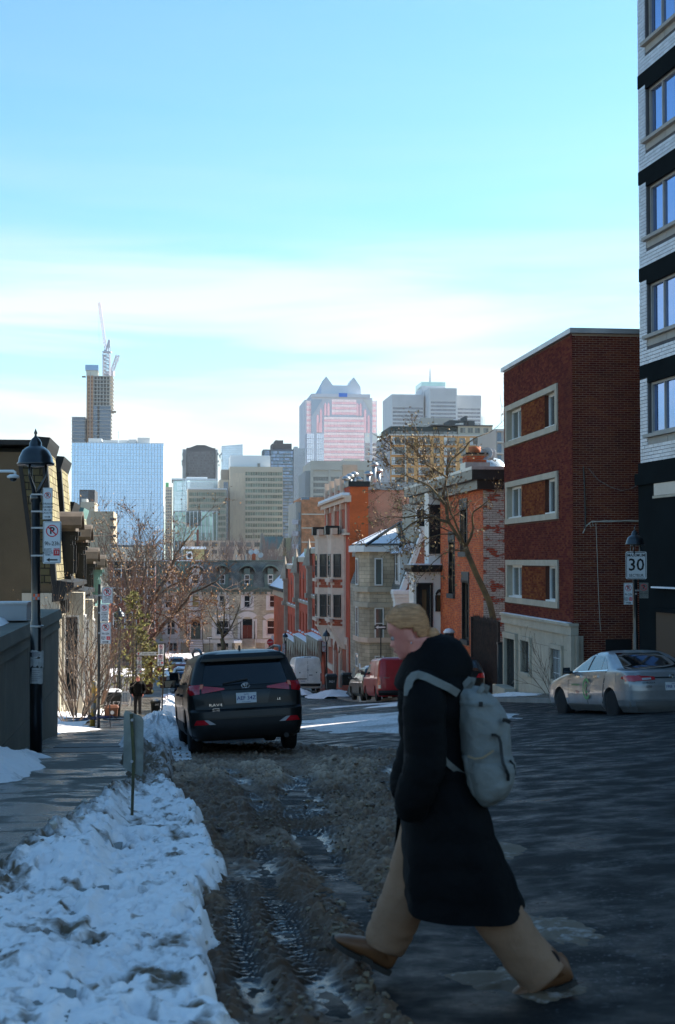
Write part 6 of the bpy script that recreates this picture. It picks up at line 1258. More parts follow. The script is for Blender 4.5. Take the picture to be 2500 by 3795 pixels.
MB().prism([(-6.6, zt - 1.0), (-9, zt - 1.0), (-9, zt - .05), (-6.6, zt - .35), (-2.1, zt - .35), (-2.1, zt - 1.0)][0:0] or [(-9, zt - 1.45), (-2.6, zt - 1.0), (-2.6, zt - .72), (-9, zt - 1.05)], -.2, .1).build('wall_coping', mat('coping_brown', (.05, .045, .04), .8), B.root)
MB().prism([(-.50, ze - .6), (-.64, ze - .6), (-1.27, zt - .55), (-1.15, zt - .5)], -.07, -.02).build('side_flashing', BLD, B.root)
m = MB(); m.prism([(-2.85, zv(1829, 48.6, -6) - B.z0), (-2.55, zv(1822, 48.6, -6) - B.z0), (-2.44, zv(1815, 48.6, -6) - B.z0), (-2.34, zv(1821, 48.6, -6) - B.z0), (-2.1, zv(1829, 48.6, -6) - B.z0), (-2.34, zv(1836, 48.6, -6) - B.z0), (-2.44, zv(1855, 48.6, -6) - B.z0), (-2.52, zv(1838, 48.6, -6) - B.z0)], -.032, -.019); m.build('rusty_wall_plate', mat('rust', (.16, .06, .025), .8, .5, 8, col2=(.04, .03, .02)), B.root)
MB().box(-1.1, -.10, 0, .15, -.02, ze - .25).build('stone_return', PALE, B.root)
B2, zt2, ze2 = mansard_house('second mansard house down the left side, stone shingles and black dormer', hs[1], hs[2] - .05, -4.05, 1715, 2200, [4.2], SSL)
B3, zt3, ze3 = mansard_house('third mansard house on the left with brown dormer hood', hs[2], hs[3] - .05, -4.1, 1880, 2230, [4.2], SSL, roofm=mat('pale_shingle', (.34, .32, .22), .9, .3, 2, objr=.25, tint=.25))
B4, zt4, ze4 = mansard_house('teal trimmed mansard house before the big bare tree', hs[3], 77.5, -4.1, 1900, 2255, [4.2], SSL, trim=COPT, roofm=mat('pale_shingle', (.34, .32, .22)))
MB().box(-2.6, 1.0, zt4, -1.4, 2.2, zt4 + 1.6).build('chimney', mat('grey_sheet', (.33, .34, .35)), B4.root)
B5 = House('brick_gable_house', 'red brick house with small green gables behind the bare trees on the left', 'house', 84, 96, -4.3)
ze5 = zv(2220, 84, -4.3) - B5.z0; frl = F((0, 0, 0), (0, 1, 0)); opl = [(2, 1.5, 3.2, 4.0), (6, 1.5, 7.2, 4.0), (9.5, 1.5, 10.7, 4.0)]
MB().wall(frl, B5.L, ze5, opl, .2).build('wall', RED, B5.root); MB().box(-9, .02, 0, -.02, B5.L, ze5).build('rear_wall', RED, B5.root)
for o in opl: window(B5.root, frl, o[0], o[1], o[2] - o[0], o[3] - o[1], .15, M_WHITE, M_WIN, (1, 2), .08)
MB().hexa(((-9, -.3, ze5), (.4, -.3, ze5), (.4, B5.L, ze5), (-9, B5.L, ze5), (-8, .5, ze5 + 2.6), (-2, .5, ze5 + 2.6), (-2, B5.L - .5, ze5 + 2.6), (-8, B5.L - .5, ze5 + 2.6))).build('roof', SLATE, B5.root)
x, y = ST(41.2, -4.6); s0 = empty('yard_stair', (x, y, float(gz(41, -4.6))), 'steep black iron stair with railings in the bushy front yard', 'stair', ROT + R(90))
m = MB()
for k in range(9): m.box(-1.4 + k * .28, -.5, k * .19, -1.1 + k * .28, .5, k * .19 + .05)
m.build('step_tread', M_BLACK, s0) if 0 else None
for k in range(9): MB().box(-1.4 + k * .28, -.5, k * .19, -1.1 + k * .28, .5, k * .19 + .05).build('tread', M_BLACK, s0)
for yq in (-.52, .52):
 m = MB(); m.bar((-1.5, yq, .9), (1.2, yq, 2.75), .04); m.bar((-1.5, yq, .45), (1.2, yq, 2.3), .03); [m.bar((-1.5 + j * .45, yq, j * .3 - .1), (-1.5 + j * .45, yq, .9 + j * .31), .025, n=4) for j in range(7)]; m.build('railing', M_BLACK, s0)
M_SIGN = mat('sign_white', (.68, .68, .68), .4, .06, 4); M_RED = mat('sign_red', (.62, .02, .03), .45, .08, 4); M_INK = mat('sign_black', (.012, .012, .014), .5); M_LAMP = mat('lamp_black', (.010, .012, .014), .28, .3, 5, spec=.6, coat=.3); M_SBACK = mat('sign_back', (.30, .30, .27), .45, .25, 5, metal=.4)
def sign(parent, fr, a0, b0, a1, b1, els, c=.0, name='sign', border=True, face=None):
 """a sheet sign on plane fr; els in fractions of its width/height: P ring, T text, A arrow, R red box"""
 w, h = a1 - a0, b1 - b0; r = min(w, h) * .08
 def rr(m, x0, y0, x1, y1, r, c0, c1):
  pts = []
  for cx, cy, s0 in ((x1 - r, y1 - r, 0), (x0 + r, y1 - r, 90), (x0 + r, y0 + r, 180), (x1 - r, y0 + r, 270)): pts += [(cx + r * math.cos(R(s0 + q)), cy + r * math.sin(R(s0 + q))) for q in (0, 30, 60, 90)]
  n = len(pts); m.loft([[fr.p(a0 + x, b0 + y, c0) for x, y in pts], [fr.p(a0 + x, b0 + y, c1) for x, y in pts]])
 m = MB(); rr(m, 0, 0, w, h, r, c - .004, c); s = m.build(name, face or M_SIGN, parent)
 if border:
  m = MB(); e = w * .03
  for (x0, y0, x1, y1) in ((r, e, w - r, e * 1.9), (r, h - e * 1.9, w - r, h - e), (e, r, e * 1.9, h - r), (w - e * 1.9, r, w - e, h - r)): m.fbox(fr, a0 + x0, b0 + y0, a0 + x1, b0 + y1, c, c + .001)
  m.build('border', M_INK, s)
 for e in els:
  k = e[0]; x, y = a0 + e[1] * w, b0 + e[2] * h
  if k == 'P':
   q = e[3] * w; m = MB(); n = 24
   for i in range(n):
    t0, t1 = 2 * math.pi * i / n, 2 * math.pi * (i + 1) / n
    m.quad([fr.p(x + math.cos(t0) * q * .84, y + math.sin(t0) * q * .84, c + .003), fr.p(x + math.cos(t0) * q, y + math.sin(t0) * q, c + .003), fr.p(x + math.cos(t1) * q, y + math.sin(t1) * q, c + .003), fr.p(x + math.cos(t1) * q * .84, y + math.sin(t1) * q * .84, c + .003)])
   dx = q * .86 * .7071; wd = q * .075; m.quad([fr.p(x - dx - wd, y + dx - wd, c + .0035), fr.p(x - dx + wd, y + dx + wd, c + .0035), fr.p(x + dx + wd, y - dx + wd, c + .0035), fr.p(x + dx - wd, y - dx - wd, c + .0035)]); m.build('no_parking_ring', M_RED, s, fix=False)
   text('P', q * 1.55, s, fr.m(x, y, c + .0015), M_INK, bold=q * .05)
  elif k == 'T': text(e[3], e[4] * h, s, fr.m(x, y, c + .0015), M_INK if len(e) < 7 else e[6], sx=e[5] if len(e) > 5 else 1, bold=.012 * e[4] * h)
  elif k == 'A':
   L = e[3] * w / 2; d = e[4]; t = L * .13; m = MB(); m.quad([fr.p(x - L * d, y - t, c + .002), fr.p(x + L * .45 * d, y - t, c + .002), fr.p(x + L * .45 * d, y + t, c + .002), fr.p(x - L * d, y + t, c + .002)]); m.quad([fr.p(x + L * .4 * d, y - t * 2.8, c + .0021), fr.p(x + L * d, y, c + .0021), fr.p(x + L * .4 * d, y + t * 2.8, c + .0021)]); m.build('arrow', M_INK if len(e) < 6 else e[5], s, fix=False)
  elif k == 'R': MB().fbox(fr, x - e[3] * w / 2, y - e[4] * h / 2, x + e[3] * w / 2, y + e[4] * h / 2, c, c + .0012).build('red_panel', M_RED, s)
 return s
E_9H = lambda d: [('P', .5, .77, .34), ('T', .5, .47, '9h-23h', .13, .95), ('T', .27, .34, 'EXCEPTÉ', .045, .9), ('T', .27, .295, 'VÉHICULES', .045, .9), ('T', .27, .25, "MUNIS D'UN", .045, .9), ('T', .27, .205, 'PERMIS', .045, .9), ('R', .75, .275, .34, .17), ('T', .75, .335, 'SECTEUR', .038, 1, M_SIGN), ('T', .75, .26, '13', .10, 1, M_SIGN), ('A', .5, .09, .62, d)]
E_LIV = lambda d: [('P', .5, .76, .33), ('T', .5, .49, 'LIVRAISON', .085, .8), ('T', .5, .39, 'SEULEMENT', .085, .8), ('T', .5, .30, '8h-12h', .085, .9), ('T', .5, .205, 'LUN AU VEN', .085, .72), ('A', .5, .08, .62, d)]
E_LUN = lambda a, b, c: [('P', .5, .70, .36), ('T', .5, .40, a, .115, .85), ('T', .5, .28, b, .11, .95), ('T', .5, .15, c, .085, .72)]
def lamp_post(x, y, h, label, k=1.0, z=None, sleeve=True, group='street lamps with black bell shades', lean=0.0):
 t = (x * RX + y * RY); s = x * DX + y * DY; z = float(gz(s, t)) + (KH if (t < -.4 or t > 10) else 0) - .05 if z is None else z
 o = empty('street_lamp', (x, y, z), label, 'street lamp', ROT, group); o.rotation_euler = (0, lean, ROT); hb = h - 1.02 * k
 m = MB(); m.lathe([(.095 * k, 0), (.095 * k, 1.6), (.082 * k, 1.65), (.082 * k, hb * .52), (.068 * k, hb * .53), (.064 * k, hb - .1), (.085 * k, hb - .08), (.085 * k, hb + .02), (.05 * k, hb + .05)], 14); m.build('pole', M_LAMP, o, True)
 for a in (0, 2.1, 4.2): m = MB(); m.tube([(math.cos(a) * .03 * k, math.sin(a) * .03 * k, hb), (math.cos(a) * .06 * k, math.sin(a) * .06 * k, hb + .12 * k), (math.cos(a) * .16 * k, math.sin(a) * .16 * k, hb + .30 * k), (math.cos(a) * .15 * k, math.sin(a) * .15 * k, hb + .50 * k)], [.04 * k, .032 * k, .022 * k, .018 * k], 6); m.build('arm', M_LAMP, o, True)
 zt = hb + .47 * k; m = MB(); m.lathe([(.001, .02 * k), (.24 * k, .015 * k), (.275 * k, 0), (.285 * k, .025 * k), (.262 * k, .05 * k), (.25 * k, .12 * k), (.20 * k, .22 * k), (.13 * k, .275 * k), (.095 * k, .29 * k), (.093 * k, .34 * k), (.06 * k, .40 * k), (.025 * k, .43 * k), (.015 * k, .46 * k), (.028 * k, .49 * k), (.012 * k, .53 * k), (.001, .56 * k)], 24, (0, 0, zt)); m.build('lamp_shade', M_LAMP, o, True)
 MB().lathe([(.001, -.03), (.12 * k, -.02), (.15 * k, .012 * k)], 14, (0, 0, zt)).build('lamp_lens', mat('lens', (.35, .36, .36), .3), o, True)
 return o, z
def pole_frame(): return F((0, -.09, 0), (1, 0, 0))
lx, ly = XU(139, 21.5), 21.5; o, lz = lamp_post(lx, ly, ZV(1590, 21.5) - ZV(2815, 21.5), 'near black street lamp on the left pavement, with torn notices and two parking signs', 1.0, z=ZV(2815, 21.5), lean=-.008)
fr = F((0, -.10, 0), (1, 0, 0)); a_ = lambda u: (u - 131) * 21.5 / FPX; b_ = lambda v: ZV(v, 21.4) - lz
for (u0, u1, v0, v1, els, lab) in ((151, 187, 1807, 1925, E_LIV(1), 'tall faded delivery parking sign on the near lamp post, arrow to the right'), (153, 219, 1931, 2089, E_9H(-1), 'crisp no parking 9h-23h sign on the near lamp post, arrow to the left')):
 q = empty('parking_sign', (lx, ly, lz), lab, 'sign', ROT, 'parking signs'); sign(q, fr, a_(u0), b_(v1), a_(u1), b_(v0), els)
 for v in (v0 + 25, v1 - 30): MB().fbox(fr, -.09, b_(v + 3), a_(u0) + .04, b_(v - 3), -.19, -.006).build('strap', M_STEEL, q)
PAP = mat('torn_paper', (.52, .51, .49), .85, .2, 9, col2=(.36, .35, .33), detail=7)
def wrap(par, v0, v1, m_, rad, jag, nm, span=(200, 340)):
 """paper wrapped round the pole"""
 n = 10; P0 = []; P1 = []
 for i in range(n + 1):
  a = R(span[0] + (span[1] - span[0]) * i / n); j0, j1 = rnd.uniform(-jag, jag), rnd.uniform(-jag, jag); rr = rad + rnd.uniform(0, jag * .25)
  P0.append((math.cos(a) * rr, math.sin(a) * rr, b_(v1) + j0)); P1.append((math.cos(a) * rr, math.sin(a) * rr, b_(v0) + j1))
 m = MB(); [m.quad([P0[i], P0[i + 1], P1[i + 1], P1[i]]) for i in range(n)]; return m.build(nm, m_, par, True)
for (v0, v1, j, lab, sp) in ((2413, 2436, .018, 'upper torn notice wrapped round the near lamp post', (175, 365)), (2438, 2472, .03, 'ragged middle notice on the near lamp post', (185, 350)), (2476, 2534, .008, 'lowest and whitest printed notice on the near lamp post', (190, 345))):
 q = tag(empty('pole_notice', (lx, ly, lz), lab, 'notice', ROT, 'paper notices stuck on the near lamp post')); w = wrap(q, v0, v1, PAP, .1, j, 'paper_sheet', sp)
 for i in range(6): wrap(w, v0 + (v1 - v0) * (.15 + .13 * i), v0 + (v1 - v0) * (.15 + .13 * i) + 1.6, mat('faded_print', (.16, .16, .18), .9), .104, 0, 'print_line', (230, 310 - rnd.uniform(0, 30)))
q = empty('pole_sticker', (lx, ly, lz), 'orange and grey chequered sticker on the near lamp post', 'sticker', ROT)
SO, SG_ = mat('sticker_orange', (.80, .11, .03), .5), mat('sticker_grey', (.30, .31, .32), .5)
for i in range(3):
 for j in range(2): MB().fbox(fr, -.05 + i * .032, b_(2223) + j * .045, -.05 + (i + 1) * .032, b_(2223) + (j + 1) * .045, .0, .006).build('sticker_square', SO if (i + j) % 2 else SG_, q)
q = empty('pole_band', (lx, ly, lz), 'grey metal band clamped round the near lamp post', 'clamp', ROT); MB().lathe([(.098, b_(2326)), (.102, b_(2325)), (.102, b_(2319)), (.098, b_(2318))], 14).build('band', M_STEEL, q)
lamp_post(XU(443, 69.5), 69.5, 5.05, 'black street lamp farther down the left pavement, behind the black bin')
o2, z2 = lamp_post(XU(2351, 36), 36, ZV(1950, 36) - ZV(2650, 36), 'black street lamp carrying the speed sign in front of the dark brick wall', .86, z=ZV(2650, 36))
sA, sB = su(1209, 10.5), su(1057, 10.5); x, y = ST(sA, 10.5); oA, zA = lamp_post(x, y, ZV(2326, y) - float(gz(sA, 10.5)) - KH, 'black street lamp on the right pavement behind the white van', 1.0)
x, y = ST(sB, 10.5); oB, zB = lamp_post(x, y, ZV(2338, y) - float(gz(sB, 10.5)) - KH, 'farthest black street lamp, in front of the red corner house', 1.0)
def pole(u, v0, v1, Y, r, name, lab, m=None, lean=None, group=None):
 x = XU(u, Y); z0, z1 = ZV(v1, Y), ZV(v0, Y); o = empty(name, (x, Y, z0), lab, 'sign post', ROT, group); top = ((0, 0, z1 - z0) if lean is None else (lean, 0, z1 - z0)); MB().bar((0, 0, -.3), top, r, n=8).build('post', m or M_BLACK, o); return o, x, z0
def signs_on(x, Y, z0, u, L, off=-.07, group='parking signs'):
 """separate sign things hanging on a post"""
 for (u0, u1, v0, v1, els, lab, kw) in L:
  q = empty('parking_sign', (x, Y, z0), lab, 'sign', ROT, group); f = F((0, off, 0), (1, 0, 0)); k = Y / FPX
  sign(q, f, (u0 - u) * k, ZV(v1, Y) - z0, (u1 - u) * k, ZV(v0, Y) - z0, els, **kw); MB().fbox(f, -.02 + min(0, (u0 - u) * k) * .0, ZV((v0 + v1) / 2 + 3, Y) - z0, .02 + max((u0 - u) * k, 0), ZV((v0 + v1) / 2 - 3, Y) - z0, -.05, -.005).build('strap', M_STEEL, q)
signs_on(XU(2351, 36), 36, z2, 2351, [(2311, 2391, 2044, 2146, [('T', .5, .86, 'MAXIMUM', .15, .95), ('T', .5, .5, '30', .62, 1.0), ('T', .5, .13, 'SECTEUR', .14, .95)], 'large white MAXIMUM 30 SECTEUR speed sign on the right lamp post', dict(name='speed_sign')),
 (2303, 2338, 2160, 2241, E_9H(1), 'no parking 9h-23h sign left of the post under the speed sign', {}), (2362, 2397, 2159, 2217, E_LUN('7h30 - 8h30', 'MERCREDI', '1 AVRIL AU 1 DEC'), 'grey MERCREDI parking sign right of the post under the speed sign', dict(face=M_SBACK))], -.10, 'signs on the right lamp post')
o, x, z0 = pole(369, 2165, 2690, 35.4, .035, 'sign_post', 'thin black sign post by the yellow bollard with three parking signs', group='thin sign posts')
signs_on(x, 35.4, z0, 369, [(379, 419, 2176, 2236, E_LUN('7h00 - 8h00', 'LUNDI', '1 AVRIL AU 1 DEC'), 'LUNDI parking sign, topmost on the thin black post', {}), (373, 404, 2238, 2303, E_LIV(-1), 'sun-bleached delivery sign, middle one on the thin black post', dict(border=False)), (374, 413, 2306, 2386, E_9H(1), '9h-23h parking sign, lowest on the thin black post', {})])
o, x, z0 = pole(507, 2375, 2600, 72, .04, 'sign_post', 'thin post holding the Lorne Crescent street name sign', group='thin sign posts')
signs_on(x, 72, z0, 507, [(510, 580, 2416, 2429, [('T', .58, .5, 'Lorne Crescent', .62, .85), ('R', .07, .5, .07, .5)], 'white Lorne Crescent street name sign', dict(name='street_name_sign', border=False)), (509, 527, 2433, 2462, E_LUN('7h00', 'LUNDI', '1 AVRIL'), 'small parking sign directly under the street name sign', {}), (509, 527, 2463, 2498, E_9H(1), 'small 9h-23h parking sign, lower one under the street name', {})])
o, x, z0 = pole(600, 2384, 2650, 55, .03, 'sign_post', 'leaning thin post with narrow parking signs at the kerb by the black car', lean=.13, group='thin sign posts')
for k, (v0, v1, lab) in enumerate(((2388, 2424, 'upper narrow parking sign on the leaning kerb post'), (2425, 2467, 'lower narrow parking sign on the leaning kerb post'))):
 q = empty('parking_sign', (x, 55, z0), lab, 'sign', ROT, 'parking signs'); f = F(((.10 if k == 0 else .08), -.06, 0), (.62, .35, 0)); sign(q, f, -.26, ZV(v1, 55) - z0, -.0, ZV(v0, 55) - z0, E_9H(-1) if k else E_LIV(-1), border=False)
def far_signs(u0, u1, v0, v1, v2, s, t, labs):
 Y = yd(s, t); x, y = ST(s, t); z0 = float(gz(s, t))
 for va, vb, lab, els in ((v0, v1, labs[0], E_LIV(1)), (v1 + 1, v2, labs[1], E_9H(1))):
  q = empty('parking_sign', (x, Y, z0), lab, 'sign', ROT, 'parking signs'); f = F((0, -.12, 0), (1, 0, 0)); k = Y / FPX; uc = CU + x / Y * FPX
  sign(q, f, (u0 - uc) * k, ZV(vb, Y) - z0, (u1 - uc) * k, ZV(va, Y) - z0, els)
far_signs(1193, 1206, 2377, 2396, 2415, sA, 10.5, ('upper small parking sign on the lamp post behind the white van', 'lower small parking sign on the lamp post behind the white van'))
far_signs(1046, 1056, 2385, 2402, 2423, sB, 10.5, ('upper tiny parking sign on the farthest lamp post', 'lower tiny parking sign on the farthest lamp post'))
def oneway(u0, u1, v0, v1, vb, Y, lab, up):
 u = (u0 + u1) / 2 + 2; o, x, z0 = pole(u, v0, vb, Y, .035, 'one_way_post', up, group='one-way sign posts'); q = empty('one_way_sign', (x, Y, z0), lab, 'sign', ROT, 'one-way signs'); f = F((0, -.06, 0), (1, 0, 0)); k = Y / FPX
 sign(q, f, (u0 - u) * k, ZV(v1, Y) - z0, (u1 - u) * k, ZV(v0, Y) - z0, [('A', .5, .5, .86, -1, M_SIGN)], face=M_INK, border=False)
s_ = su(1410, 10.8); oneway(1386, 1430, 2317, 2332, 2560, yd(s_, 10.8), 'black one-way sign with white arrow in front of the grey stone bay', 'dark post of the one-way sign beside the red van')
oneway(766, 786, 2359, 2368, 2425, 174.5, 'small one-way sign in front of the stone terrace', 'thin post of the far one-way sign by the terrace')
Y = 150.; o, x, z0 = pole(1009, 2355, 2440, Y, .05, 'stop_post', 'white-topped post with a stop sign at the far corner'); q = empty('stop_sign', (x, Y, z0), 'red octagonal ARRÊT stop sign at the far corner house', 'sign', ROT); k = Y / FPX
m = MB(); zc = ZV(2380, Y) - z0; m.loft([[(-.22 + .36 * math.cos(R(22.5 + 45 * i)), c, zc + .36 * math.sin(R(22.5 + 45 * i))) for i in range(8)] for c in (-.10, -.085)]); so = m.build('plate', M_RED, q); text('ARRÊT', .2, so, F((0, -.103, 0), (1, 0, 0)).m(-.22, zc, 0), M_SIGN)
MB().box(-.12, -.07, ZV(2384, Y) - z0, .16, -.06, ZV(2356, Y) - z0).build('white_plate', M_SIGN, q)
Y = 11.65; px, pz = XU(498, Y), ZV(3085, Y); o = empty('bent_sign', (px, Y, pz), 'bent bare metal sign seen from behind on a thin stake in the snow bank', 'sign', ROT); k = Y / FPX
pts = [(-.013, 0, -.3), (-.012, 0, 0), (-.004, 0, .35), (.002, 0, .6), (-.02, 0, ZV(2645, Y) - pz)]; STK = mat('stake_green', (.085, .085, .03), .6, .5, 7, col2=(.035, .03, .02)); MB().tube(pts, .014, 6).build('stake', STK, o)
ang = R(-32); zt_, zb_ = ZV(2640, Y) - pz, ZV(2862, Y) - pz; f = F((-.012, .02, 0), (math.cos(ang), math.sin(ang), 0)); pl = [(-.085, zb_ + .04), (-.065, zb_ + .015), (.085, zb_ - .03), (.10, zb_ - .0), (.10, zt_ - .06), (.075, zt_ - .03), (-.07, zt_ + .01), (-.085, zt_ - .02)]
m = MB(); m.loft([[f.p(a, b, -.004) for a, b in pl], [f.p(a + .003 * i % 2, b, .0) for i, (a, b) in enumerate(pl)]]); so = m.build('plate', mat('bare_aluminium', (.33, .33, .29), .5, .35, 9, metal=.35), o)
for z in (zt_ - .06, zb_ + .09): MB().lathe([(.012, -.012), (.012, .012)], 8, (-.012, -.012, z), 'y').build('bolt', M_STEEL, o)
def wheelie(u0, u1, v0, v1, Y, col, lab, txt=None, group='wheeled bins', snow=True, tsz=.24):
 k = Y / FPX; w = (u1 - u0) * k; h = (v1 - v0) * k; d = w * 1.15; x, z = XU((u0 + u1) / 2, Y), ZV(v1, Y); o = empty('wheeled_bin', (x, Y, z), lab, 'bin', ROT, group)
 b = w * .42; t = w * .5; MB().hexa(((-b, -b, .06), (b, -b, .06), (b, b * 1.1, .06), (-b, b * 1.1, .06), (-t, -t, h * .86), (t, -t, h * .86), (t, t * 1.2, h * .86), (-t, t * 1.2, h * .86))).build('tub', col, o)
 MB().box(-t - .02, -t - .03, h * .80, t + .02, t * 1.2, h * .855).build('rim', col, o); m = MB(); m.hexa(((-t - .03, -t - .05, h * .865), (t + .03, -t - .05, h * .865), (t + .03, t * 1.25, h * .865), (-t - .03, t * 1.25, h * .865), (-t * .85, -t * .8, h), (t * .85, -t * .8, h), (t * .85, t, h), (-t * .85, t, h))); m.build('lid', col, o)
 for sx in (-1, 1): MB().lathe([(.001, -.03), (.11, -.03), (.11, .03), (.001, .03)], 12, (sx * b * .95, b * 1.1, .11), 'x').build('wheel', M_BLACK, o)
 if snow: MB().hexa(((-t, -t, h * .97), (t, -t, h * .97), (t, t, h * .97), (-t, t, h * .97), (-t * .7, -t * .5, h + .05), (t * .6, -t * .6, h + .06), (t * .7, t * .8, h + .05), (-t * .6, t * .8, h + .04))).build('lid_snow', M_SNOW, o)
 if txt: text(txt, tsz, o, F((0, -t * .95 - .03, 0), (1, 0, 0)).m(0, h * .55, 0) @ Matrix.Rotation(.0, 4, 'Y'), M_SIGN)
 return o
BK = mat('black_plastic', (.016, .019, .018), .5, .25, 4); BRN = mat('brown_plastic', (.17, .065, .03), .5, .2, 4)
wheelie(388, 452, 2560, 2668, 52.5, BK, 'big black wheeled bin painted with 365 on the left pavement', '3657', tsz=.30)
o = wheelie(394, 440, 2614, 2669, 51.5, BRN, 'small brown compost bin in front of the black 365 bin', None, snow=False); m = MB(); m.lathe([(.001, 0), (.075, 0), (.075, .004), (.001, .004)], 7, (.03, -.27, .3), 'y'); m.build('white_emblem', M_SIGN, o)
wheelie(1207, 1247, 2498, 2557, 93.0, BK, 'black wheeled bin with painted numbers beside the lamp post on the right', '3621', 'black bins on the right pavement', False, .2); wheelie(1266, 1306, 2494, 2541, 95.5, BK, 'plain black bin between the stone doorway and the parked dark car', None, 'black bins on the right pavement', False)
Y = 62.; k = Y / FPX; o = empty('rubbish_bin', (XU(579, Y), Y, ZV(2658, Y)), 'open round black rubbish bin standing at the kerb', 'bin', ROT); h = 61 * k; m = MB(); m.lathe([(.001, .01), (.17, 0), (.215, h * .86), (.23, h * .87), (.235, h), (.215, h), (.20, h * .85), (.19, h * .8), (.001, h * .75)], 20); m.build('tub', BK, o, True); MB().lathe([(.001, h * .7), (.19, h * .8), (.1, h + .06), (.001, h + .09)], 9, (.0, .0, 0)).build('rubbish_bag', mat('bag_plastic', (.5, .5, .5), .4, .2, 8), o); text('365', .11, o, F((0, -.235, 0), (1, 0, 0)).m(.06, h * .78, 0), M_SIGN)
Y = 106.; o = empty('brown_bin', (XU(606, Y), Y, ZV(2549, Y)), 'brown bin far down the left pavement near the walker with the red backpack', 'bin', ROT); MB().hexa(((-.2, -.2, 0), (.2, -.2, 0), (.2, .2, 0), (-.2, .2, 0), (-.26, -.26, .75), (.26, -.26, .75), (.26, .26, .75), (-.26, .26, .75))).build('tub', BRN, o); MB().box(-.28, -.28, .75, .28, .28, .82).build('lid', BRN, o)
Y = 36.8; o = empty('bollard', (XU(347, Y), Y, ZV(2664, Y)), 'leaning yellow and grey bollard with flaking paint', 'bollard', ROT); o.rotation_euler = (0, R(2.5), ROT); h = 138 * Y / FPX; MB().lathe([(.07, -.3), (.07, h - .03), (.06, h), (.001, h + .01)], 14).build('post_body', mat('flaking_yellow', (.46, .25, .035), .6, .2, 2.2, col2=(.20, .19, .17), thr=(.53, .56), detail=6), o, True); MB().lathe([(.074, h * .8), (.074, h * .86)], 14).build('band', mat('flaking_yellow', (.46, .25, .035)), o)
Y = 58.; k = Y / FPX; o = empty('steel_barrier', (XU(451, Y), Y, ZV(2618, Y)), 'grey steel crowd barrier behind the black 365 bin', 'barrier', ROT); w, h = 30 * k, 52 * k; m = MB()
for p, q in (((0, 0, h), (w, 0, h)), ((0, 0, .1), (w, 0, .1)), ((0, 0, 0), (0, 0, h)), ((w, 0, 0), (w, 0, h))): m.bar(p, q, .02)
m.build('frame', M_STEEL, o)
for i in range(1, 5): MB().bar((w * i / 5, 0, .1), (w * i / 5, 0, h), .01).build('bar', M_STEEL, o)
Y = 36.; k = Y / FPX; zb_ = ZV(2672, Y); o = empty('fallen_bicycle', (XU(355, Y), Y, zb_ + .02), 'bicycle lying in the snow by the yellow bollard', 'bicycle', ROT); o.rotation_euler = (R(78), 0, ROT + .15)
def torus(R0, r, n=22, q=6):
 m = MB(); m.loft([[((R0 + r * math.cos(2 * math.pi * j / q)) * math.cos(2 * math.pi * i / n), r * math.sin(2 * math.pi * j / q), (R0 + r * math.cos(2 * math.pi * j / q)) * math.sin(2 * math.pi * i / n)) for j in range(q)] for i in range(n + 1)], cap=False); return m
wm = torus(.32, .02).mesh('wheel', M_BLACK, True)
for x in (-.5, .5):
 w_ = link('wheel', wm, o, Matrix.Translation((x, 0, .32))); m = MB()
 for i in range(8): a = math.pi * i / 8; m.bar((-.31 * math.cos(a), 0, -.31 * math.sin(a)), (.31 * math.cos(a), 0, .31 * math.sin(a)), .004, n=3)
 m.build('spokes', M_STEEL, w_)
m = MB(); BF = mat('blue_frame', (.02, .03, .10), .3)
for p, q in (((-.5, 0, .32), (-.18, 0, .72)), ((-.5, 0, .32), (-.05, 0, .3)), ((-.05, 0, .3), (-.2, 0, .85)), ((-.05, 0, .3), (.34, 0, .75)), ((-.18, 0, .72), (.33, 0, .82)), ((.5, 0, .32), (.32, 0, .92))): m.bar(p, q, .018)
m.build('frame', BF, o); MB().bar((.28, -.28, .95), (.28, .28, .95), .014).build('handlebar', M_BLACK, o); MB().lathe([(.001, 0), (.06, .01), (.05, .05), (.001, .06)], 8, (-.21, 0, .86)).build('saddle', M_BLACK, o)
Y = 30.6; o = empty('plastic_bottle', (XU(217, Y), Y, ZV(2750, Y)), 'crumpled clear plastic jug at the foot of the concrete wall', 'bottle', ROT); MB().lathe([(.001, 0), (.085, .01), (.09, .04), (.082, .08), (.09, .12), (.06, .15), (.02, .17), (.02, .19), (.001, .19)], 12).build('bottle_body', clearglass('clear_plastic', (.45, .46, .47), .55), o, True); MB().lathe([(.001, .19), (.024, .19), (.024, .215), (.001, .215)], 10).build('bottle_cap', M_RED, o); MB().lathe([(.0925, .075), (.0925, .115)], 12).build('bottle_label', M_RED, o); o.rotation_euler = (R(70), 0, .6)
Y = 23.; o = empty('security_camera', (XU(-40, Y), Y, ZV(1800, Y)), 'white dome security camera on an arm at the left edge', 'camera', 0); k = Y / FPX; Lx = lambda u: (u + 40) * k; Lz = lambda v: ZV(v, Y) - o.location.z
m = MB(); m.bar((0, 0, Lz(2400)), (0, 0, Lz(1740)), .05); m.build('mast', M_WHITE, o); m = MB(); m.tube([(0, 0, Lz(1746)), (Lx(48), 0, Lz(1746)), (Lx(54), 0, Lz(1750)), (Lx(54), 0, Lz(1760))], .022, 8); m.build('arm', M_WHITE, o, True)
MB().lathe([(.001, Lz(1757)), (.05, Lz(1758)), (.098, Lz(1764)), (.098, Lz(1771)), (.06, Lz(1772))], 18, (Lx(47), 0, 0)).build('housing', M_WHITE, o, True); MB().lathe([(.066, Lz(1771)), (.062, Lz(1777)), (.04, Lz(1783)), (.001, Lz(1785))], 16, (Lx(47), 0, 0)).build('dome_lens', mat('smoked_dome', (.01, .01, .01), .05, spec=.8), o, True)
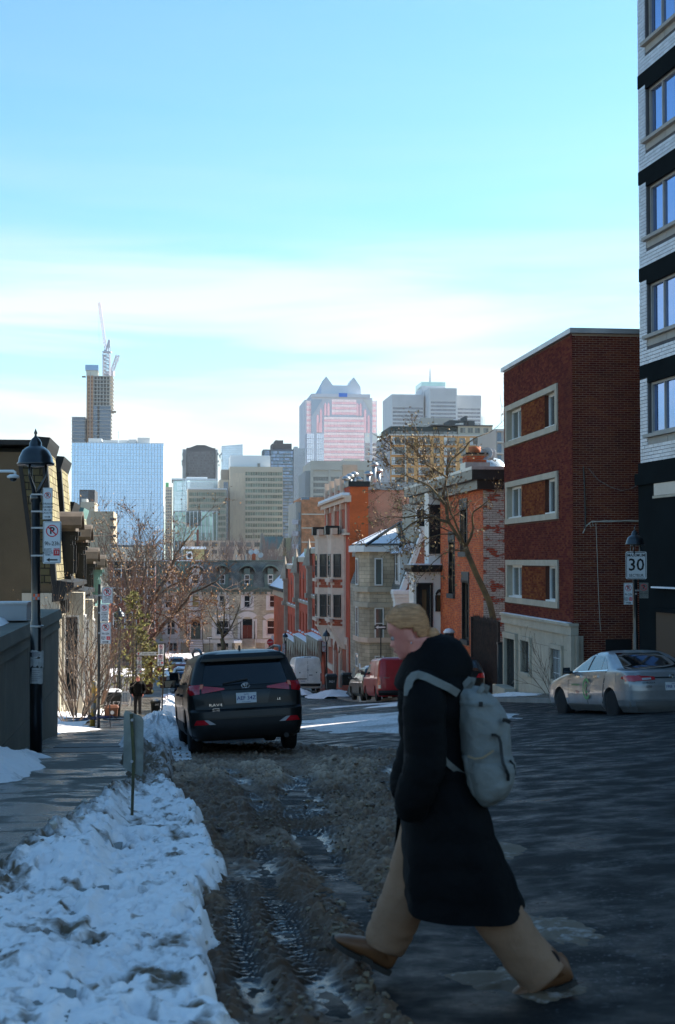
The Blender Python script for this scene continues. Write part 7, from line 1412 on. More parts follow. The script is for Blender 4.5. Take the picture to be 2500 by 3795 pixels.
sL = su(1662, 11.4); x, y = ST(sL, 11.4); o = empty('wall_lantern', (x, y, ZV(2372, y)), 'small dark lantern capped with snow by the orange house', 'lantern', ROT); k = y / FPX; w = 17 * k
m = MB(); m.box(-w, -w, 0, w * .9, w, .30); m.build('lantern_body', M_BLACK, o); n = 6
m = MB(); m.lathe([(w * 1.3, .30), (w * 1.25, .36), (w * .8, .46), (.001, .5)], 14); m.build('snow_cap', M_SNOW, o, True); MB().bar((0, 0, -1.7), (0, 0, 0), .05).build('post', M_BLACK, o)
s5 = su(1318, 11.2); x, y = ST(s5, 11.2); o = empty('cellar_stair_cover', (x, y, float(gz(s5, 11.2))), 'dark sloping cover over cellar steps beside the tall red house', 'cover', ROT); MB().prism([(-.35, 0), (.45, 0), (.45, 1.5), (.2, 1.75), (.1, 1.7)], 0, 2.2).build('cover_panel', BLKW, o); MB().box(-.36, -.04, 0, -.28, 2.2, .2).build('frame', BLKW, o)
M_TYRE = mat('tyre_rubber', (.010, .010, .011), .85, .4, 9); M_RIM = mat('alloy_rim', (.42, .41, .40), .4, .3, 12, metal=.15); M_CARGL = mat('car_glass', (.005, .006, .007), .04, .2, 1, spec=.5); M_TRIM = mat('black_trim', (.012, .012, .013), .55, .3, 6)
M_TAIL = mat('tail_lamp_red', (.48, .006, .014), .15, .3, 5, spec=.7, coat=.6); M_TAILC = mat('tail_lamp_clear', (.45, .42, .42), .15, spec=.7, coat=.6); M_PLATE = mat('plate_white', (.62, .62, .63), .4, .08, 8); M_BLUEINK = mat('plate_blue', (.03, .05, .20), .5); M_CHROME = mat('chrome', (.65, .66, .68), .12, .05, 3, metal=1)
class Car:
 """body lofted from level outlines; panels, glass and lamps are patches that follow its surface"""
 def __init__(s, name, label, loc, yaw, pitch, roll, prof, paint, wheels, wr, a=5, b=26, group='parked vehicles', rimm=None, wt=.21):
  s.z = [p[0] for p in prof]; s.w = [p[1] for p in prof]; s.yr = [p[2] for p in prof]; s.yf = [p[3] for p in prof]; s.a, s.b = a, b
  o = s.o = empty(name, loc, label, 'car' if 'van' not in name else 'van', 0, group); o.rotation_mode = 'XYZ'; o.rotation_euler = (pitch, roll, yaw)
  zz = sorted(set(list(np.linspace(s.z[0], s.z[-1], 34)) + s.z)); rings = [s.outline(z) for z in zz]
  m = MB().loft(rings); me = m.mesh('body', paint, True)
  c = MB()
  for y in wheels:
   for sx in (-1, 1): c.lathe([(.001, sx * .52), (wr * 1.14, sx * .52), (wr * 1.14, sx * 1.3), (.001, sx * 1.3)], 28, (0, y, wr * .98), 'x')
  cm = c.mesh('cutter', M_TRIM); co = bpy.data.objects.new('tmpc', cm); COL.objects.link(co)
  me = evalmesh(me, [('BOOLEAN', dict(object=co, operation='DIFFERENCE', solver='EXACT'))], 'body'); bpy.data.objects.remove(co)
  me.polygons.foreach_set('use_smooth', [True] * len(me.polygons)); bm = bmesh.new(); bm.from_mesh(me)
  for e in bm.edges:
   if len(e.link_faces) == 2 and e.calc_face_angle(0) > R(38): e.smooth = False
  bm.to_mesh(me); bm.free(); s.body = link('body', me, o); s.paint = paint
  t = MB().lathe([(wr * .62, -wt / 2), (wr * .90, -wt / 2), (wr * .985, -wt * .4), (wr, -wt * .25), (wr, wt * .25), (wr * .985, wt * .4), (wr * .90, wt / 2), (wr * .62, wt / 2)], 26, axis='x').mesh('tyre', M_TYRE, True)
  r = MB(); r.lathe([(wr * .50, -.03), (wr * .64, -wt * .44), (wr * .64, wt * .44), (wr * .50, .02)], 22, axis='x')
  for k in range(5):
   a0 = 2 * math.pi * k / 5
   for da in (-.16, .16): r.bar((-wt * .30, math.cos(a0 + da * .5) * .04, math.sin(a0 + da * .5) * .04), (-wt * .40, math.cos(a0 + da) * wr * .60, math.sin(a0 + da) * wr * .60), .022, n=4)
  r.lathe([(.001, -wt * .36), (.07, -wt * .34), (.07, -.02), (.001, -.02)], 12, axis='x'); rm = r.mesh('rim', rimm or M_RIM); d = MB().lathe([(.001, -.01), (wr * .58, -.01), (wr * .58, .01), (.001, .01)], 18, axis='x').mesh('brake_disc', M_TRIM)
  for y in wheels:
   for sx in (-1, 1):
    wx = sx * (np.interp(wr, s.z, s.w) - wt / 2 - .005); wo = link('wheel', t, o, Matrix.Translation((wx, y, wr))); wo.name = 'wheel'
    M = Matrix.Identity(4) if sx < 0 else Matrix.Rotation(math.pi, 4, 'Z'); link('rim', rm, wo, M); link('brake_disc', d, wo, M)
 def f(s, z): return np.interp(z, s.z, s.w), np.interp(z, s.z, s.yr), np.interp(z, s.z, s.yf)
 def outline(s, z):
  w, yr, yf = s.f(z); yc, L = (yr + yf) / 2, (yf - yr) / 2; d = .5 ** (1 / s.b); x_ = .5 ** (1 / s.a); pts = []
  xs = np.linspace(-x_, x_, 15); ds = np.concatenate([np.linspace(-d, -.86, 7), np.linspace(-.8, .8, 13), np.linspace(.86, d, 7)])
  R_ = lambda x: (1 - abs(x) ** s.a) ** (1 / s.b); S_ = lambda q: (1 - abs(q) ** s.b) ** (1 / s.a)
  pts += [(x * w, yc - L * R_(x), z) for x in xs[:-1]] + [(w * S_(q), yc + L * q, z) for q in ds[:-1]] + [(x * w, yc + L * R_(x), z) for x in xs[::-1][:-1]] + [(-w * S_(q), yc + L * q, z) for q in ds[::-1][:-1]]
  return pts
 def pt(s, kind, p, z, off):
  w, yr, yf = s.f(z); yc, L = (yr + yf) / 2, (yf - yr) / 2
  if kind in ('rear', 'front'):
   q = min(.985, abs(p) / w); k = L * (1 - q ** s.a) ** (1 / s.b); return (p, yc - k - off if kind == 'rear' else yc + k + off, z)
  q = min(.985, abs(p - yc) / L); x = w * (1 - q ** s.b) ** (1 / s.a) + off; return (-x if kind == 'left' else x, p, z)
 def patch(s, kind, c, m, name, off=.006, n=8, k=6, deep=.02, parent=None):
  """c: four (position, z) corners: bottom start, bottom end, top end, top start"""
  g = []
  for j in range(k + 1):
   v = j / k; row = []
   for i in range(n + 1):
    u = i / n; p = [(c[0][q] * (1 - u) + c[1][q] * u) * (1 - v) + (c[3][q] * (1 - u) + c[2][q] * u) * v for q in (0, 1)]; row.append((p[0], p[1]))
   g.append(row)
  mb = MB(); P_ = [[s.pt(kind, *q, off) for q in r] for r in g]; I_ = [[s.pt(kind, *q, off - deep) for q in r] for r in g]
  for j in range(k):
   for i in range(n): mb.quad([P_[j][i], P_[j][i + 1], P_[j + 1][i + 1], P_[j + 1][i]])
  for i in range(n): mb.quad([P_[0][i], I_[0][i], I_[0][i + 1], P_[0][i + 1]]); mb.quad([P_[k][i], P_[k][i + 1], I_[k][i + 1], I_[k][i]])
  for j in range(k): mb.quad([P_[j][0], P_[j + 1][0], I_[j + 1][0], I_[j][0]]); mb.quad([P_[j][n], I_[j][n], I_[j + 1][n], P_[j + 1][n]])
  me = mb.mesh(name, m, False, fix=False); bm = bmesh.new(); bm.from_mesh(me); bmesh.ops.remove_doubles(bm, verts=bm.verts, dist=.0004); bmesh.ops.recalc_face_normals(bm, faces=bm.faces)
  for fa in bm.faces: fa.smooth = True
  for e in bm.edges:
   if e.calc_face_angle(0) > R(40): e.smooth = False
  bm.to_mesh(me); bm.free(); return link(name, me, parent or s.o)
 def both(s, c, m, name, **k):
  for kd in ('left', 'right'): s.patch(kd, c, m, name, **k)
 def pair(s, c, m, name, kind='rear', **k):
  s.patch(kind, c, m, name, **k); s.patch(kind, [(-p, z) for p, z in c], m, name, **k)
 def rearframe(s, x, z, off=.012):
  p = s.pt('rear', x, z, off); return F(p, (1, 0, 0))
 def plate(s, x, z, lines, w=.305, h=.155, off=.03):
  f = s.rearframe(x, z, off); p = MB().fbox(f, -w / 2, -h / 2, w / 2, h / 2, -.04, 0).build('licence_plate', M_PLATE, s.o)
  for (t, sz, dz, m_) in lines: text(t, sz, p, f.m(0, dz, .0015), m_, bold=sz * .012)
  return p
 def mirror(s, y, z, m, sz=(.22, .15), x=None):
  for sx in (-1, 1):
   w = (s.f(z)[0]) if x is None else x; q = MB(); a, h = sz; q.loft([[(sx * (w + .06), y - .02, z - h * .45), (sx * (w + .06 + a), y - .05, z - h * .4), (sx * (w + .06 + a * .95), y - .05, z + h * .5), (sx * (w + .08), y - .02, z + h * .55)], [(sx * (w + .05), y + .12, z - h * .3), (sx * (w + a * .8), y + .12, z - h * .3), (sx * (w + a * .8), y + .12, z + h * .3), (sx * (w + .05), y + .12, z + h * .3)]])
   o = q.build('mirror', m, s.o); MB().bar((sx * (w - .06), y + .06, z - .04), (sx * (w + .1), y + .05, z - .02), .03).build('mirror_arm', M_TRIM, o); MB().box(*sorted((sx * (w + .09), sx * (w + .04 + a)))[:1], y - .058, z - h * .32, sorted((sx * (w + .09), sx * (w + .04 + a)))[1], y - .050, z + h * .42).build('mirror_glass', M_CARGL, o)
 def sidewin(s, quads, m=None):
  for c in quads: s.both(c, m or M_CARGL, 'side_window', off=.004)
def car_at(Y, u, v=None): return (XU(u, Y), Y, ZV(v, Y)) if v else (XU(u, Y), Y, float(gz(XU(u, Y) * DX + Y * DY, XU(u, Y) * RX + Y * RY)))
SUV = [(.24, .80, .16, 4.40), (.34, .88, .06, 4.50), (.45, .91, .0, 4.56), (.58, .915, -.01, 4.58), (.70, .92, .0, 4.56), (.74, .922, .055, 4.54), (.90, .922, .06, 4.46), (.98, .915, .07, 4.25), (1.03, .905, .085, 3.75), (1.07, .895, .10, 3.45), (1.12, .88, .135, 3.30), (1.30, .825, .27, 3.0), (1.48, .755, .40, 2.66), (1.545, .72, .40, 2.50), (1.60, .66, .44, 2.30), (1.645, .52, .62, 2.05), (1.668, .30, .95, 1.85), (1.675, .06, 1.25, 1.6)]
def paint(name, c, **k): return mat('paint_' + name, c, rough=.34, var=.35, scale=2.2, spec=.3, coat=k.pop('coat', .5), detail=8, **k)
BLK = paint('black', (.006, .007, .008), col2=(.012, .011, .0095), coat=.1)
c = Car('black_suv', 'muddy black compact suv parked in the slush with its back towards us', P(922, 2797, 22.55), R(9.7), R(-4.4), R(-2.2), SUV, BLK, (1.02, 3.68), .355, group='parked vehicles')
c.patch('rear', [(-.69, 1.10), (.69, 1.10), (.60, 1.47), (-.60, 1.47)], M_CARGL, 'rear_window', n=14, k=8, off=.008)
c.patch('rear', [(-.86, 1.09), (-.70, 1.09), (-.61, 1.50), (-.74, 1.50)], M_TRIM, 'pillar_panel', off=.004); c.patch('rear', [(.70, 1.09), (.86, 1.09), (.74, 1.50), (.61, 1.50)], M_TRIM, 'pillar_panel', off=.004)
c.patch('rear', [(-.68, 1.49), (.68, 1.49), (.62, 1.60), (-.62, 1.60)], BLK, 'roof_spoiler', off=.07, n=14, deep=.12)
c.pair([(.34, 1.035), (.885, .965), (.875, 1.135), (.34, 1.062)], M_TAIL, 'tail_lamp', off=.022, n=12, deep=.05)
c.both([(.10, .97), (.50, 1.06), (.46, 1.10), (.10, 1.135)], M_TAIL, 'tail_lamp', off=.016, deep=.05)
c.pair([(.70, .985), (.73, .985), (.73, 1.10), (.70, 1.10)], M_TRIM, 'lamp_divider', off=.026, n=2, k=2, deep=.03)
for a_, w_ in ((-.30, .60),): c.patch('rear', [(-.33, 1.03), (.33, 1.03), (.33, 1.062), (-.33, 1.062)], M_TRIM, 'garnish_bar', off=.024, deep=.04, n=10)
c.patch('rear', [(-.80, .735), (.80, .735), (.84, .985), (-.84, .985)], BLK, 'tailgate', off=.012, n=14, k=6)
c.patch('rear', [(-.34, .80), (.34, .80), (.40, 1.02), (-.40, 1.02)], mat('paint_black_inset', (.008, .009, .010), .3, spec=.5), 'plate_recess', off=.016, n=8)
c.plate(0, .895, [('AEF 34Z', .085, -.006, M_BLUEINK), ('Québec', .026, .056, M_BLUEINK), ('Je me souviens', .022, -.062, M_BLUEINK)], .32, .16, .05)
f = c.rearframe(0, 1.085, .035); lg = MB()
def oval(m, rx, rz, cx=0, cz=0, r=.006, n=24):
 m.loft([[f.p(cx + (rx + r * math.cos(q)) * math.cos(2 * math.pi * i / n), cz + (rz + r * math.cos(q)) * math.sin(2 * math.pi * i / n), .004 + r * math.sin(q)) for q in (0, 2.1, 4.2)] for i in range(n + 1)], cap=False)
oval(lg, .062, .042); oval(lg, .018, .038); oval(lg, .040, .014, 0, .018); em = lg.build('emblem', M_CHROME, c.o, True)
text('RAV4', .066, c.o, c.rearframe(-.49, .80, .026).m(0, 0, 0), M_CHROME, 'badge', 1.35); text('LE', .05, c.o, c.rearframe(.52, .85, .026).m(0, 0, 0), M_CHROME, 'badge', 1.2)
f = c.rearframe(-.49, .715, .035); q = MB(); [q.fbox(f, *k_, -.004, .002) for k_ in ((-.05, -.035, .05, -.028), (-.05, .028, .05, .035), (-.05, -.028, -.044, .028), (.044, -.028, .05, .028))]; st = q.build('sticker_frame', M_CHROME, c.o); text('Omega', .024, st, f.m(0, 0, .001) @ Matrix.Rotation(R(-12), 4, 'Y'), M_CHROME)
c.patch('rear', [(-.86, .28), (.86, .28), (.90, .58), (-.90, .58)], mat('bumper_plastic', (.016, .016, .017), .6, .35, 5), 'bumper', off=.02, n=16, k=6, deep=.05)
c.patch('rear', [(-.88, .60), (.88, .60), (.90, .70), (-.90, .70)], BLK, 'bumper_top', off=.03, n=16, k=3, deep=.06)
c.pair([(.60, .50), (.84, .50), (.80, .575), (.68, .575)], M_TAIL, 'reflector', off=.035, n=4, k=2, deep=.04); c.pair([(.50, .50), (.60, .50), (.68, .575), (.62, .575)], M_TAILC, 'reverse_lamp', off=.034, n=3, k=2, deep=.04)
MB().lathe([(.035, 0), (.04, 0), (.04, .25), (.035, .25)], 12, (.62, .05, .27), 'y').build('exhaust', M_TRIM, c.o)
f = c.rearframe(0, 1.13, .03); q = MB(); q.hexa((f.p(-.36, -.02, 0), f.p(.04, .03, 0), f.p(.04, .05, .015), f.p(-.36, 0, .015), f.p(-.36, -.005, .0), f.p(.04, .06, 0), f.p(.04, .07, .015), f.p(-.36, .01, .015))); q.build('wiper', M_TRIM, c.o)
c.both([(1.45, .30), (3.25, .30), (3.25, .50), (1.45, .50)], MATS['bumper_plastic'], 'cladding', off=.018, n=8)
c.both([(1.42, .52), (2.40, .52), (2.38, 1.05), (1.42, 1.05)], BLK, 'door', off=.006); c.both([(2.43, .52), (3.35, .52), (3.32, 1.05), (2.41, 1.05)], BLK, 'door', off=.006)
for y in (1.52, 2.55): c.both([(y, .93), (y + .2, .93), (y + .2, .965), (y, .965)], M_TRIM, 'door_handle', off=.04, n=3, k=2, deep=.05)
c.sidewin([[(.55, 1.17), (1.02, 1.13), (1.02, 1.40), (.80, 1.42)], [(1.08, 1.12), (2.0, 1.12), (2.0, 1.46), (1.08, 1.43)], [(2.06, 1.12), (3.05, 1.12), (2.62, 1.44), (2.06, 1.46)]])
for sx in (-1, 1): m = MB(); m.tube([(sx * .64, .62, 1.62), (sx * .66, .75, 1.685), (sx * .67, 1.6, 1.71), (sx * .66, 2.5, 1.66), (sx * .64, 2.62, 1.60)], [.02, .024, .024, .024, .02], 6); m.build('roof_rail', mat('rail_grey', (.10, .10, .105), .4, .2, 5), c.o, True)
MB().prism([(.75, 1.65), (.95, 1.665), (.80, 1.735), (.77, 1.735)], -.015, .015, 'x').build('antenna_fin', BLK, c.o); c.mirror(3.05, 1.13, BLK)
BOX = [(.30, .80, .12, 4.5), (.45, .90, .02, 4.6), (.60, .92, .0, 4.62), (1.0, .92, .02, 4.55), (1.12, .90, .04, 4.3), (1.16, .885, .05, 3.3), (1.22, .86, .06, 3.2), (1.60, .78, .13, 2.9), (1.72, .74, .17, 2.75), (1.79, .62, .30, 2.5), (1.80, .1, .8, 2.0)]
c = Car('black_offroader', 'tall black boxy off-roader parked just ahead of the muddy suv', car_at(31.0, 846), R(8.5), R(-4.6), R(-1.5), BOX, BLK, (1.0, 3.7), .38)
c.patch('rear', [(-.66, 1.22), (.66, 1.22), (.60, 1.64), (-.60, 1.64)], mat('tinted_glass', (.05, .06, .055), .06, spec=.8), 'rear_window', n=8); c.pair([(.70, .85), (.88, .85), (.88, 1.15), (.70, 1.15)], M_TAIL, 'tail_lamp', off=.02, n=3, k=3); c.plate(0, .8, []); c.patch('rear', [(-.86, .38), (.86, .38), (.88, .62), (-.88, .62)], MATS['bumper_plastic'], 'bumper', off=.05, n=8, deep=.08)
c.sidewin([[(.3, 1.22), (1.1, 1.20), (1.1, 1.60), (.35, 1.62)], [(1.2, 1.2), (2.1, 1.2), (2.1, 1.62), (1.2, 1.62)], [(2.2, 1.2), (3.15, 1.2), (2.8, 1.60), (2.2, 1.62)]]); c.mirror(3.2, 1.30, M_TRIM, (.24, .30)); c.both([(1.3, .55), (2.15, .55), (2.15, 1.12), (1.3, 1.12)], BLK, 'door', off=.006); c.both([(2.2, .55), (3.2, .55), (3.2, 1.12), (2.2, 1.12)], BLK, 'door', off=.006)
c.patch('rear', [(-.3, 1.73), (.3, 1.73), (.28, 1.76), (-.28, 1.76)], M_TAIL, 'brake_light', off=.02, n=4, k=2)
HATCH = [(.20, .76, .12, 4.1), (.35, .86, .02, 4.2), (.55, .88, .0, 4.25), (.80, .885, .03, 4.15), (.92, .87, .06, 3.6), (.98, .85, .08, 3.2), (1.05, .83, .12, 3.05), (1.25, .76, .28, 2.7), (1.42, .69, .45, 2.3), (1.50, .58, .62, 2.0), (1.53, .1, 1.1, 1.5)]
def hatch(label, loc, yaw, pnt, pitch=R(-4.5), snow=False, k=1.0, roll=0):
 c = Car('parked_car', label, loc, yaw, pitch, roll, HATCH, pnt, (.85, 3.4), .31); c.o.scale = (k, k, k)
 c.patch('rear', [(-.62, 1.02), (.62, 1.02), (.55, 1.36), (-.55, 1.36)], M_CARGL, 'rear_window'); c.pair([(.52, .78), (.84, .76), (.82, .96), (.60, .92)], M_TAIL, 'tail_lamp', off=.02, n=4, k=3); c.plate(0, .68, []); c.patch('rear', [(-.8, .25), (.8, .25), (.84, .48), (-.84, .48)], M_TRIM, 'bumper', off=.02)
 c.sidewin([[(.55, 1.03), (1.0, 1.02), (1.0, 1.33), (.75, 1.33)], [(1.05, 1.02), (1.85, 1.0), (1.85, 1.38), (1.05, 1.36)], [(1.92, 1.0), (2.85, 1.0), (2.40, 1.36), (1.92, 1.38)]]); c.mirror(2.8, 1.02, pnt if not snow else M_TRIM); c.both([(1.15, .35), (1.88, .35), (1.85, .97), (1.15, .97)], pnt, 'door', off=.006); c.both([(1.92, .35), (2.85, .35), (2.8, .97), (1.9, .97)], pnt, 'door', off=.006)
 if snow: MB().hexa(((-.5, .7, 1.50), (.5, .7, 1.50), (.5, 2.0, 1.50), (-.5, 2.0, 1.50), (-.42, .8, 1.57), (.42, .8, 1.58), (.4, 1.9, 1.56), (-.42, 1.9, 1.57))).build('roof_snow', M_SNOW, c.o)
 return c
st_yaw = ROT
hatch('dark olive hatchback with snow on its roof, parked ahead of the red van', car_at(66.0, 1418), R(8.6), paint('olive', (.045, .045, .035)), snow=True, k=1.05)
hatch('black hatchback half hidden behind the walking woman, beside the iron fence', car_at(52.5, 1712, 2592), R(5.5), BLK, k=1.02)
hatch('dark blue hatchback on the left far down the hill, nearest of the far parked cars', car_at(104, 690), ROT, paint('blue', (.05, .08, .16)), R(-3.5)); hatch('white hatchback with snowy roof, middle one of the far parked cars', car_at(116, 678), ROT, paint('white', (.62, .62, .62)), R(-3.2), True); hatch('red hatchback, farthest of the cars parked down the left kerb', car_at(129, 672), ROT, paint('red', (.28, .05, .04)), R(-2.6), True)
hatch('silver hatchback parked across the far junction', car_at(146, 655), ROT, paint('silver2', (.42, .43, .44)), R(-2))
VAN = [(.28, .88, .08, 5.6), (.45, .97, .02, 5.75), (.70, .985, .0, 5.8), (1.1, .985, .0, 5.7), (1.25, .98, .0, 5.2), (1.35, .975, .01, 4.9), (1.9, .93, .04, 4.4), (2.25, .87, .08, 4.0), (2.38, .80, .12, 3.8), (2.44, .62, .25, 3.6), (2.46, .1, .9, 3.0)]
WP_ = paint('van_white', (.78, .77, .73), col2=(.60, .58, .53)); c = Car('white_van', 'grubby white delivery van with closed rear doors parked on the right', car_at(98, 1141, 2566), ROT + .0, R(-4.2), 0, VAN, WP_, (1.15, 4.6), .36, a=7, b=40)
for sx in (-1, 1): c.patch('rear', sorted([(sx * .012, .62), (sx * .84, .62)]) + sorted([(sx * .80, 2.26), (sx * .012, 2.26)], key=lambda p: -p[0]), WP_, 'rear_door', off=.015, n=8)
c.patch('rear', [(-.02, .60), (.02, .60), (.02, 2.28), (-.02, 2.28)], mat('seam_dark', (.06, .06, .06), .8), 'door_seam', off=.003, n=2)
c.pair([(.875, .75), (.955, .75), (.945, 1.30), (.875, 1.30)], M_TAIL, 'tail_lamp', off=.02, n=2); c.patch('rear', [(-.85, .42), (.85, .42), (.88, .60), (-.88, .60)], M_TRIM, 'bumper', off=.10, deep=.15)
MB().lathe([(.001, -.03), (.07, -.03), (.07, .0), (.001, .0)], 14, c.pt('rear', 0, 1.52, .02), 'y').build('emblem', M_STEEL, c.o);
for x in (-.55, .60): MB().lathe([(.001, -.02), (.045, -.02), (.045, .0), (.001, .0)], 10, c.pt('rear', x, 1.35, .02), 'y').build('door_lock', M_TRIM, c.o)
MB().fbox(c.rearframe(.2, 1.18, .02), -.12, -.025, .12, .025, -.02, .03).build('door_handle', M_TRIM, c.o); MB().fbox(c.rearframe(-.35, .92, .02), -.40, -.03, .28, .03, -.02, .02).build('plate_light', M_TRIM, c.o); c.plate(-.35, .76, [('FL71202', .075, 0, M_BLUEINK)], .34, .14, .03)
MB().fbox(c.rearframe(-.05, 2.40, .0), -.2, -.03, .3, .02, -.05, .03).build('brake_light', M_TRIM, c.o); c.mirror(4.9, 1.45, M_TRIM, (.2, .3))
MINI = [(.20, .76, .08, 4.1), (.35, .84, .0, 4.25), (.55, .855, -.01, 4.35), (.95, .86, .0, 4.2), (1.05, .85, .01, 3.7), (1.12, .84, .02, 3.45), (1.5, .80, .06, 2.9), (1.72, .75, .10, 2.6), (1.80, .66, .18, 2.4), (1.84, .5, .35, 2.2), (1.85, .1, .8, 1.8)]
RDP = paint('van_red', (.38, .012, .018), col2=(.26, .010, .014)); c = Car('red_van', 'bright red compact delivery van parked with its windowless back towards us', car_at(60, 1474), R(7.6), R(-4.6), 0, MINI, RDP, (.85, 3.55), .31, a=7, b=36)
for (x0, x1) in ((-.70, .10), (.12, .72)): c.patch('rear', [(x0, .50), (x1, .50), (x1 * .92 if x1 > .5 else x1, 1.70), (x0 * .94 if x0 < -.5 else x0, 1.70)], RDP, 'rear_door', off=.014)
c.pair([(.74, .52), (.84, .52), (.82, 1.02), (.74, 1.02)], M_TAIL, 'tail_lamp', off=.02, n=2); c.pair([(.745, .54), (.83, .54), (.83, .68), (.745, .68)], M_TAILC, 'reverse_lamp', off=.024, n=2); c.patch('rear', [(-.8, .24), (.8, .24), (.84, .46), (-.84, .46)], M_TRIM, 'bumper', off=.06, deep=.1)
c.plate(.30, .85, [('H25', .08, 0, M_BLUEINK)], .32, .16); text('NV200', .07, c.o, c.rearframe(-.48, .98, .02).m(), M_CHROME, 'badge', 1.2); c.patch('rear', [(.02, 1.735), (.30, 1.735), (.29, 1.77), (.02, 1.77)], M_TAIL, 'brake_light', off=.03, n=3, k=2)
c.sidewin([[(2.2, 1.15), (3.1, 1.13), (2.7, 1.55), (2.2, 1.6)]]); c.mirror(3.2, 1.18, M_TRIM); c.both([(1.0, .5), (2.1, .5), (2.1, 1.65), (1.0, 1.65)], RDP, 'sliding_door', off=.008); MB().bar((.82, .1, .60), (.82, 2.0, .60), .02).build('door_rail', M_TRIM, c.o)
SED = [(.20, .76, .10, 4.45), (.32, .86, .03, 4.56), (.45, .885, .0, 4.62), (.62, .89, -.01, 4.60), (.76, .89, .0, 4.45), (.82, .885, .02, 4.30), (.88, .88, .05, 4.0), (.93, .872, .09, 3.72), (.97, .862, .12, 3.45), (1.005, .85, .20, 3.28), (1.03, .835, .62, 3.15), (1.06, .82, .78, 3.08), (1.20, .745, 1.12, 2.74), (1.33, .665, 1.45, 2.38), (1.39, .59, 1.66, 2.14), (1.42, .46, 1.90, 1.98), (1.432, .30, 1.94, 1.96), (1.435, .08, 1.945, 1.955)]
SED[-3:] = [(1.415, .50, 1.80, 2.06), (1.428, .36, 1.86, 2.0), (1.434, .10, 1.9, 1.96)]
SILV = paint('silver', (.34, .345, .355), col2=(.24, .23, .22), metal=.55)
rw = P(2277, 2661, 28.4); yaw = R(12.6); off = Vector((-.80, 1.0, 0)); rot = Matrix.Rotation(yaw, 4, 'Z'); loc = rw - rot @ off
c = Car('silver_saloon', 'silver saloon with a green door logo parked before the dark brick building', loc, yaw, R(-4.6), R(0), SED, SILV, (1.0, 3.70), .325, b=18)
c.patch('rear', [(-.66, 1.045), (.66, 1.045), (.48, 1.375), (-.48, 1.375)], M_CARGL, 'rear_window', off=.012, n=12, k=8)
c.patch('rear', [(-.84, .70), (.84, .70), (.84, .97), (-.84, .97)], SILV, 'boot_lid', off=.01, n=14)
c.pair([(.36, .835), (.87, .80), (.86, .925), (.36, .895)], M_TAIL, 'tail_lamp', off=.022, n=10, deep=.04); c.pair([(.44, .84), (.62, .825), (.62, .87), (.44, .875)], M_TAILC, 'reverse_lamp', off=.027, n=4, k=2); c.both([(.08, .80), (.42, .86), (.40, .90), (.08, .925)], M_TAIL, 'tail_lamp', off=.015, deep=.04)
c.patch('rear', [(-.36, .86), (.36, .86), (.36, .885), (-.36, .885)], M_TRIM, 'garnish_bar', off=.02, n=6, k=2); c.plate(0, .70, [('FRB 1702', .078, -.004, M_BLUEINK), ('Québec', .026, .052, M_BLUEINK)], .31, .155, .03)
text('COROLLA', .045, c.o, c.rearframe(-.50, .775, .022).m(), M_CHROME, 'badge', 1.3); text('5750', .06, c.o, c.rearframe(-.50, .70, .022).m(), M_INK, 'fleet_number')
c.patch('rear', [(-.8, .24), (.8, .24), (.84, .42), (-.84, .42)], mat('silver_dirty', (.16, .15, .14), .6, .3, 3), 'bumper', off=.02, n=12);
f = c.rearframe(0, .89, .03); lg = MB(); oval(lg, .055, .037); oval(lg, .016, .034); oval(lg, .036, .012, 0, .016); lg.build('emblem', M_CHROME, c.o, True)
SKYG = mat('car_side_glass', (.010, .012, .014), .03, .2, 1, spec=1.0, coat=.5)
c.sidewin([[(1.18, 1.05), (1.46, 1.045), (1.55, 1.27), (1.45, 1.24)], [(1.50, 1.045), (2.12, 1.03), (2.10, 1.345), (1.60, 1.30)], [(2.20, 1.03), (3.02, 1.02), (2.60, 1.25), (2.18, 1.345)]], SKYG); c.both([(2.13, 1.0), (2.19, 1.0), (2.17, 1.36), (2.11, 1.36)], M_TRIM, 'pillar_panel', off=.006, n=2)
c.both([(1.15, 1.015), (3.1, .985), (3.1, 1.005), (1.15, 1.04)], M_CHROME, 'window_trim', off=.008, n=8, k=1)
c.both([(1.42, .36), (2.13, .34), (2.13, 1.0), (1.22, 1.0)], SILV, 'door', off=.006); c.both([(2.17, .34), (3.20, .36), (3.12, .975), (2.17, 1.0)], SILV, 'door', off=.006)
c.both([(2.13, .34), (2.17, .34), (2.17, 1.0), (2.13, 1.0)], MATS['seam_dark'], 'door_seam', off=.003, n=1, k=4); c.both([(1.38, .36), (1.42, .36), (1.22, 1.0), (1.18, 1.0)], MATS['seam_dark'], 'door_seam', off=.003, n=1, k=4); c.both([(3.20, .36), (3.23, .36), (3.15, .97), (3.12, .97)], MATS['seam_dark'], 'door_seam', off=.003, n=1, k=4)
for y in (1.55, 2.45): c.both([(y, .885), (y + .2, .88), (y + .2, .92), (y, .925)], M_CHROME, 'door_handle', off=.035, n=3, k=2, deep=.05)
c.both([(.70, .80), (.98, .80), (.98, .98), (.70, .98)], SILV, 'fuel_flap', off=.007, n=3); c.mirror(2.98, 1.02, M_TRIM, (.2, .14)); c.both([(1.5, .22), (3.2, .22), (3.2, .34), (1.5, .34)], MATS['silver_dirty'], 'sill_panel', off=.012)
GRN = mat('logo_green', (.03, .30, .10), .4, .1, 4); fl = F(c.pt('left', 2.13, .65, .028), (0, -1, 0)); lo = MB(); n = 22
